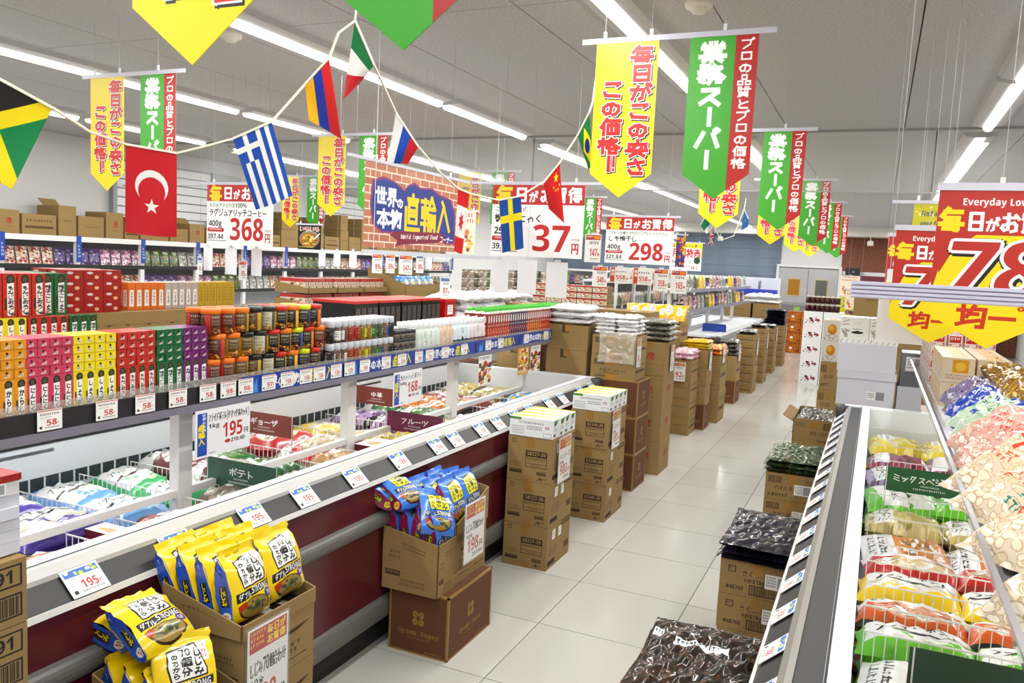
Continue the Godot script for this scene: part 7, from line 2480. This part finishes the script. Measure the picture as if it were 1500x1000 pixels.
	# shelving before the blue back wall
	for k in 6:
		rack_bay(Vector3(-1.75 - k * 0.95, 0, -19.2), 0.0, 0.95, [0.4, 0.8, 1.2, 1.6], 0.5, "shelf bay of goods before the blue back wall", "shelf bays before the blue back wall")
		for y in [0.8, 1.2]:
			for j in 6:
				var q := (k + j + int(y * 3)) % 5
				var o := solo("food_pack", names[q] + " food pack on the shelf before the blue back wall", "food pack", pouch(0.15, 0.24, 0.05, prints[q], j % 3, 0.004, 6), printed("film", prints[q]), Vector3(-1.4 - k * 0.95 - j * 0.15, y + 0.12, -19.32), 0.0, names[q] + " packs before the blue back wall")
				o.rotation.x = 1.4
	# right rear: chilled cabinet under the brown wall with a burgundy fascia
	var cab := thing("wall_cabinet", "open chilled cabinet with a burgundy fascia below the brown wall", "cabinet", Vector3(2.2, 0, -19.6))
	block(cab, "body", paint(Color(0.85, 0.85, 0.85), 0.4), Vector3(0, 0.95, -0.2), Vector3(3.4, 1.9, 0.4))
	block(cab, "fascia", paint(Color(0.36, 0.06, 0.13), 0.4), Vector3(0, 1.74, 0.2), Vector3(3.4, 0.13, 0.45))
	block(cab, "light_panel", paint(Color(0.9, 0.9, 0.9), 0.3), Vector3(0, 1.62, 0.2), Vector3(3.4, 0.12, 0.42))
	for y in [0.3, 0.75, 1.2]:
		block(cab, "shelf_board", paint(Color(0.85, 0.85, 0.85), 0.4), Vector3(0, y, 0.2), Vector3(3.4, 0.03, 0.4))
	for j in 20:
		for y in [0.77, 1.22]:
			solo("chilled_pack", "small printed pack on the chilled cabinet shelves", "food pack", box_mesh(0.14, 0.18, 0.12, ["noodle_pack", "fruit_carton", "jelly_box"][j % 3]), printed("gloss", "noodle_pack"), Vector3(0.7 + j * 0.155, y, -19.3), 0.0, "small packs in the chilled cabinet")
	var sp := thing("speaker_box", "small black box on the burgundy cabinet fascia", "speaker", Vector3(0.75, 1.81, -19.45))
	block(sp, "case", paint(Color(0.05, 0.06, 0.06), 0.4), Vector3(0, 0.09, 0), Vector3(0.34, 0.18, 0.2))
	block(sp, "badge", paint(Color(0.6, 0.6, 0.6), 0.3), Vector3(0.02, 0.08, 0.101), Vector3(0.05, 0.03, 0.002))
	# poster board column beside the doors and kraft cartons on the right
	for j in 4:
		solo("poster_card", ["white", "yellow and red", "white printed", "orange headed"][j] + " poster card on the column beside the double doors", "sign", sheet(0.3, 0.34, ["pop_cream", "pop_find", "picture_card", "card_348"][j]), printed("paper", ["pop_cream", "pop_find", "picture_card", "card_348"][j]), Vector3(0.93, 1.78 - j * 0.36, -12.0))
	block(thing("poster_stand", "thin stand holding poster cards on the right of the aisle", "stand", Vector3(0.93, 0, -12.03)), "pole", paint(Color(0.7, 0.7, 0.7), 0.4), Vector3(0, 0.9, 0), Vector3(0.04, 1.8, 0.03))
	for c in 2:
		pile("kraft carton seen behind the wine cartons, %s" % ["aisle side", "inner"][c], 5, 0.42, 0.335, 0.4, Vector3(1.35 + c * 0.45, 0, -7.0), "kraft_plain", "kraft_plain")
	# cards and white boxes behind the clear rail
	hung_card("card_89", 0.18, 0.22, Vector3(1.6, 1.66, -6.5), 0.0, "price card hanging above the wine cartons", 0.06)
	hung_card("pop_cream", 0.18, 0.24, Vector3(1.1, 1.6, -8.0), 0.0, "cream picture card hanging beyond the wine cartons", 0.06)
	# right side wall shelving, seen behind the 78 yen signs
	for k in 7:
		rack_bay(Vector3(3.2, 0, 0.4 - k * 0.95), -PI / 2, 0.95, [0.4, 0.8, 1.2, 1.55], 0.5, "white shelf bay along the right of the store", "white shelf bays along the right of the store")
		for y in [0.8, 1.2]:
			for j in 6:
				var q := (k * 2 + j) % 5
				var o := solo("food_pack", names[q] + " food pack on the right shelf bays", "food pack", pouch(0.14, 0.22, 0.05, prints[q], j % 3, 0.004, 6), printed("film", prints[q]), Vector3(3.3, y + 0.11, 0.8 - k * 0.95 - j * 0.155), -PI / 2, names[q] + " packs on the right shelf bays")
				o.rotation_order = EULER_ORDER_YXZ
				o.rotation.x = 1.4


# ---------------------------------------------------------------- banners, cards and flags overhead

func pennant_mesh(cell_name: String, w: float, h: float, tip: float) -> Mesh:
	var key := "pennant%s|%.2f|%.2f" % [cell_name, w, h]
	if not cache.has(key):
		var r: Rect2 = cells[cell_name][1]
		var s := Shape.new()
		var p := [Vector2(-w / 2, 0), Vector2(-w / 2, -h + tip), Vector2(0, -h), Vector2(w / 2, -h + tip), Vector2(w / 2, 0)]
		for face in [1.0, -1.0]:
			for k in [[0, 1, 4], [4, 1, 3], [3, 1, 2]]:
				for i in ([0, 2, 1] if face > 0 else [0, 1, 2]):
					var q: Vector2 = p[k[i]]
					s.v.append(Vector3(q.x, q.y, face * 0.001))
					s.n.append(Vector3(0, 0, face))
					s.t.append(Vector2(r.position.x + r.size.x * (q.x / w + 0.5), r.position.y + r.size.y * (-q.y / h)))
		for i in 5:
			var a: Vector2 = p[i]
			var b: Vector2 = p[(i + 1) % 5]
			s.quad(Vector3(a.x, a.y, -0.001), Vector3(a.x, a.y, 0.001), Vector3(b.x, b.y, 0.001), Vector3(b.x, b.y, -0.001), Rect2(r.position + r.size * 0.02, r.size * 0.001))
		cache[key] = s.done()
	return cache[key]


func strings(t: Node3D, xs: Array, drop: float) -> void:
	for x in xs:
		block(t, "clip", paint(Color(0.9, 0.9, 0.9), 0.4), Vector3(x, 0.02, 0), Vector3(0.014, 0.035, 0.006))
		block(t, "string", paint(Color(0.7, 0.7, 0.7), 0.5), Vector3(x, drop / 2 + 0.015, 0), Vector3(0.0018, drop - 0.03, 0.0018))


func banner_pair(x: float, z: float, where: String, group: String, y := 2.7) -> void:
	for k in [["banner_yellow", -0.27, "yellow pennant banner with red lettering"], ["banner_green", 0.13, "green and red pennant banner with white lettering"]]:
		var t := thing("pennant_banner", "%s %s" % [k[2], where], "banner", Vector3(x + k[1], y, z), 0.0, group)
		part(t, "pennant", pennant_mesh(k[0], 0.27, 0.65, 0.1), printed("gloss", k[0]), Vector3(0, -0.005, 0))
		block(t, "holder_rail", paint(Color(0.78, 0.78, 0.83), 0.25), Vector3(0.0, 0.0, 0), Vector3(0.4, 0.022, 0.008))
		strings(t, [-0.1, 0.1] if k[1] < 0 else [0.0], CEIL - y)


func hung_card(print_: String, w: float, h: float, at: Vector3, turn: float, label: String, rail := 0.3, group := "") -> void:
	var t := thing("hanging_card", label, "sign", at, turn, group)
	part(t, "card", sheet(w, h, print_, "", 0.002), printed("gloss", print_))
	if rail > 0.0:
		block(t, "holder_rail", paint(Color(0.8, 0.8, 0.86), 0.25), Vector3(0.0, 0.006, 0), Vector3(w + rail, 0.016, 0.01))
		strings(t, [-w * 0.4, w * 0.4], CEIL - at.y)


# a card hung under a clear rail, given by its place in the photograph and its distance along the view
func rail_card(print_: String, u0: float, v0: float, u1: float, v1: float, dist: float, label: String, group := "") -> void:
	var a := px((u0 + u1) / 2, v0, dist)
	var b := px((u0 + u1) / 2, v1, dist)
	var w := (px(u1, v0, dist) - px(u0, v0, dist)).length()
	var t := thing("rail_card", label, "sign", a, 0.0, group)
	part(t, "card", sheet(w, (a - b).length(), print_, "", 0.002), printed("paper", print_))
	block(t, "clip", paint(Color(0.85, 0.85, 0.9), 0.3), Vector3(0, 0.008, 0), Vector3(w * 0.3, 0.016, 0.008))
	block(t, "string", paint(Color(0.62, 0.62, 0.62), 0.5), Vector3(0, (CEIL - a.y) / 2 + 0.008, 0), Vector3(0.001, CEIL - a.y - 0.016, 0.001))


func flag(cell_name: String, a: Vector2, b: Vector2, c: Vector2, d: Vector2, dist: float, label: String, plain := false) -> void:
	var r: Rect2 = cells[cell_name][1]
	var pa := px(a.x, a.y, dist)
	var pb := px(b.x, b.y, dist)
	var pc := px(c.x, c.y, dist * 1.01)
	var pd := px(d.x, d.y, dist * 1.01)
	var o := (pa + pb) / 2
	var side := (pb - pa).cross(pd - pa).normalized()
	var pts := []
	var uvs := []
	var n := 8
	for j in n + 1:
		for i in n + 1:
			var s := float(i) / n
			var q := float(j) / n
			var p := pa.lerp(pb, s).lerp(pd.lerp(pc, s), q) - o
			p += side * 0.012 * q * sin(s * 5.0 + q * 3.0 + dist * 4.0)
			pts.append(p)
			uvs.append(Vector2(r.position.x + r.size.x * (s if plain else q), r.position.y + r.size.y * (q if plain else s)))
	var t := thing("pennant_flag", label, "flag", o)
	part(t, "cloth", smooth(pts, n + 1, uvs, false), printed("gloss", cell_name))
	var hem := Shape.new()
	hem.bar(pa - o, pb - o, 0.007)
	part(t, "hem", hem.done(), paint(Color(0.88, 0.87, 0.8), 0.6))


func rope(list: Array, label: String) -> void:
	var s := Shape.new()
	var o := px(list[0][0], list[0][1], list[0][2])
	for i in list.size() - 1:
		s.bar(px(list[i][0], list[i][1], list[i][2]) - o, px(list[i + 1][0], list[i + 1][1], list[i + 1][2]) - o, 0.0065)
	solo("bunting_cord", label, "cord", s.done(), paint(Color(0.86, 0.84, 0.76), 0.7), o)


func build_hanging() -> void:
	for z in [[1.95, "nearest the store front"], [-0.42, "over the freezers"], [-2.73, "second in line over the aisle"], [-5.7, "third in line over the aisle"], [-8.3, "fourth in line over the aisle"], [-10.8, "fifth in line over the aisle"]]:
		banner_pair(0.6, z[0], z[1], "banners in a line over the aisle")
	for z in [[-0.43, "first above the spice shelf"], [-2.55, "second above the spice shelf"], [-5.0, "third above the spice shelf"], [-8.0, "fourth above the spice shelf"]]:
		banner_pair(-2.5, z[0], z[1], "banners in a line above the spice shelf")
	for z in [[-5.5, "near the left wall shelf"], [-8.3, "farther along the left wall shelf"]]:
		banner_pair(-5.35, z[0], z[1], "banners by the left wall shelf")
	# big hanging price cards
	hung_card("pop_coffee", 0.62, 0.44, Vector3(-2.9, 2.21, -1.65), 0.0, "hanging price card for coffee reading 368 yen", 0.16)
	hung_card("pop_konnyaku", 0.62, 0.45, Vector3(-0.6, 2.235, -1.75), 0.0, "hanging price card for konnyaku reading 37 yen", 0.3)
	hung_card("pop_plum", 0.61, 0.41, Vector3(-0.57, 2.19, -4.02), 0.0, "hanging price card for pickled plums reading 298 yen", 0.1)
	hung_card("pop_import", 0.98, 0.43, Vector3(-1.0, 2.22, -0.955), PI / 2, "hanging brick patterned sign for imported food above the spice shelf", 0.3)
	hung_card("pop_noodle", 0.3, 0.26, Vector3(-4.2, 2.03, -4.1), 0.0, "hanging poster of a noodle bowl near the left wall shelf", 0.06)
	hung_card("pop_cream", 0.26, 0.4, Vector3(-2.3, 2.2, -4.0), 0.0, "cream poster hanging behind the konnyaku price card", 0.06)
	hung_card("pop_vertical", 0.12, 0.42, Vector3(-1.05, 2.2, -7.8), 0.0, "narrow violet and orange poster hanging beside the plum price card", 0.06)
	hung_card("pop_month", 0.6, 0.52, Vector3(-2.0, 2.25, -12.5), 0.0, "yellow and white monthly offer poster hanging before the blue wall", 0.1)
	# 78 yen pennants over the right freezer and the clear rail in front of them
	for q in [[1.7, 2.05, 0.0, "nearest the shelf of clear bags"], [1.6, 1.98, -1.1, "second in line above the right shelf"], [1.58, 2.04, -3.0, "third in line above the right shelf"]]:
		var t := thing("price_pennant", "red and yellow pennant reading 78 yen, %s" % q[3], "sign", Vector3(q[0], q[1], q[2]))
		part(t, "pennant", pennant_mesh("pop_even", 0.345, 0.5, 0.1), printed("gloss", "pop_even"))
		block(t, "holder_rail", paint(Color(0.8, 0.8, 0.85), 0.25), Vector3(0, 0.008, 0), Vector3(0.36, 0.024, 0.01))
		strings(t, [0.0], CEIL - q[1])
	var rail := thing("clear_card_rail", "ribbed lavender clear rail hanging across before the 78 yen pennants", "rail", Vector3(1.78, 1.745, 0.5))
	for k in 4:
		block(rail, "rib", paint(Color(0.8, 0.79, 0.88), 0.2), Vector3(0, -0.005 - k * 0.0115, 0), Vector3(0.95, 0.008, 0.014 - 0.002 * k))
	block(rail, "rail_plate", paint(Color(0.86, 0.85, 0.92), 0.25), Vector3(0, -0.023, -0.004), Vector3(0.95, 0.046, 0.004))
	strings(rail, [-0.38, 0.38], CEIL - 1.745)
	hung_card("pop_find", 0.17, 0.22, Vector3(1.585, 2.13, -1.5), 0.0, "yellow green poster with blue slanted words behind the 78 yen pennant", 0.2)
	hung_card("pop_blank", 0.2, 0.24, Vector3(1.48, 1.7, -1.2), 0.0, "blank white card hanging below the 78 yen pennants", 0.06)
	# the row of small cards under the clear rails
	for q in [["pop_blank", 296, 362, 314, 396], ["pop_blank", 327, 363, 350, 402], ["pop_blank", 366, 364, 386, 404], ["card_88", 288, 376, 298, 402], ["card_65", 348, 382, 364, 410]]:
		rail_card(q[0], q[1], q[2], q[3], q[4], 6.4, "%s card under the coffee price card" % ("blank white" if q[0] == "pop_blank" else "small price"), "small cards under the coffee price card")
	for q in [["pop_blank", 466, 368, 478, 390], ["pop_blank", 488, 368, 500, 390], ["pop_blank", 511, 368, 524, 392], ["card_89", 544, 372, 562, 400], ["card_89", 564, 372, 580, 400], ["card_347", 583, 374, 606, 402], ["card_88", 609, 373, 622, 400], ["pop_blank", 622, 374, 634, 394], ["card_87", 644, 406, 661, 436]]:
		rail_card(q[0], q[1], q[2], q[3], q[4], 5.6, "%s card on the rail below the imported food sign" % ("blank white" if q[0] == "pop_blank" else "price %s" % q[0].substr(5)), "small cards below the imported food sign")
	for q in [["pop_blank", 718, 380, 747, 428], ["pop_blank", 758, 381, 788, 430], ["pop_blank", 800, 384, 833, 436]]:
		rail_card(q[0], q[1], q[2], q[3], q[4], 5.1, "blank white card below the konnyaku price card", "blank cards below the konnyaku price card")
	for q in [["card_147", 857, 343, 882, 384], ["card_348", 868, 390, 891, 420], ["card_558", 893, 391, 924, 414], ["card_558b", 927, 392, 957, 417], ["card_358", 958, 394, 980, 426], ["card_165", 983, 396, 1007, 430]]:
		rail_card(q[0], q[1], q[2], q[3], q[4], 8.6, "hanging price card reading %s yen near the pickled plum card" % q[0].substr(5).trim_suffix("b"), "price cards near the pickled plum card")
	var cr := thing("clear_card_rail", "long clear rail carrying small cards above the spice shelf", "rail", Vector3(-0.96, 1.775, -1.2))
	block(cr, "rail_plate", paint(Color(0.82, 0.83, 0.87), 0.25), Vector3(0, -0.01, 0), Vector3(0.008, 0.022, 1.6))
	block(cr, "string", paint(Color(0.85, 0.85, 0.85), 0.5), Vector3(0, 0.61, 0.7), Vector3(0.0025, 1.22, 0.0025))
	block(cr, "string", paint(Color(0.85, 0.85, 0.85), 0.5), Vector3(0, 0.61, -0.7), Vector3(0.0025, 1.22, 0.0025))
	# flags of the world
	flag("flag_jamaica", Vector2(-60, 84), Vector2(77, 158), Vector2(18, 276), Vector2(-120, 200), 2.35, "black, green and yellow cross flag on the bunting")
	flag("flag_turkey", Vector2(184, 211), Vector2(259, 224), Vector2(259, 348), Vector2(183, 341), 2.9, "red flag with white crescent and star on the bunting", true)
	flag("flag_greece", Vector2(341, 203), Vector2(398, 178), Vector2(429, 287), Vector2(375, 308), 2.95, "blue and white striped flag on the bunting")
	flag("flag_armenia", Vector2(482, 85), Vector2(447, 123), Vector2(452, 175), Vector2(500, 204), 3.05, "red, blue and orange flag on the bunting")
	flag("flag_italy", Vector2(520, 30), Vector2(548, 95), Vector2(528, 121), Vector2(502, 147), 3.2, "green, white and red flag on the bunting")
	flag("flag_slovenia", Vector2(580, 165), Vector2(613, 215), Vector2(597, 241), Vector2(567, 238), 3.4, "white, blue and red flag on the bunting")
	flag("flag_canada", Vector2(688, 283), Vector2(671, 275), Vector2(665, 368), Vector2(677, 372), 3.9, "red and white leaf flag behind the brick patterned sign")
	flag("flag_sweden", Vector2(731, 293), Vector2(763, 287), Vector2(767, 363), Vector2(736, 371), 4.1, "blue flag with a yellow cross before the konnyaku price card")
	flag("flag_china", Vector2(820, 238), Vector2(796, 268), Vector2(804, 306), Vector2(826, 326), 4.2, "red flag with yellow stars before the konnyaku price card")
	flag("flag_brazil", Vector2(863, 165), Vector2(846, 198), Vector2(862, 249), Vector2(870, 242), 4.3, "green flag with a yellow diamond below the yellow pennant banner")
	flag("flag_green", Vector2(1037, 309), Vector2(1026, 330), Vector2(1034, 342), Vector2(1040, 340), 9.5, "small green and white flag far down the aisle")
	flag("flag_britain", Vector2(1045, 330), Vector2(1040, 338), Vector2(1036, 358), Vector2(1046, 360), 9.8, "small blue flag with red and white crosses far down the aisle")
	flag("flag_blue", Vector2(1090, 306), Vector2(1096, 320), Vector2(1097, 332), Vector2(1086, 337), 10.2, "small light blue flag far down the aisle")
	rope([[-62, 82, 2.34], [77, 158, 2.35], [130, 192, 2.6], [184, 211, 2.9], [259, 224, 2.9], [300, 214, 2.92], [341, 203, 2.95], [398, 178, 2.95], [447, 123, 3.05], [482, 85, 3.05], [496, 48, 3.15], [520, 30, 3.2], [548, 95, 3.2], [580, 165, 3.4], [613, 215, 3.4], [642, 250, 3.6], [671, 276, 3.9], [688, 283, 3.9], [731, 293, 4.1], [763, 287, 4.1], [796, 266, 4.2], [820, 238, 4.2], [846, 198, 4.3], [863, 165, 4.3], [868, 150, 4.35]], "cream bunting cord looping over the spice shelf")
	rope([[520, 30, 3.2], [528, -40, 3.4]], "cream cord tying the bunting up to the ceiling near the green, white and red flag")
	rope([[868, 150, 4.35], [880, 60, 4.6]], "cream cord tying the bunting up near the yellow diamond flag")
	rope([[1026, 330, 9.5], [1037, 309, 9.5], [1045, 330, 9.8], [1056, 352, 9.9], [1075, 345, 10.0], [1090, 306, 10.2], [1093, 290, 10.3]], "cream bunting cord far down the aisle")
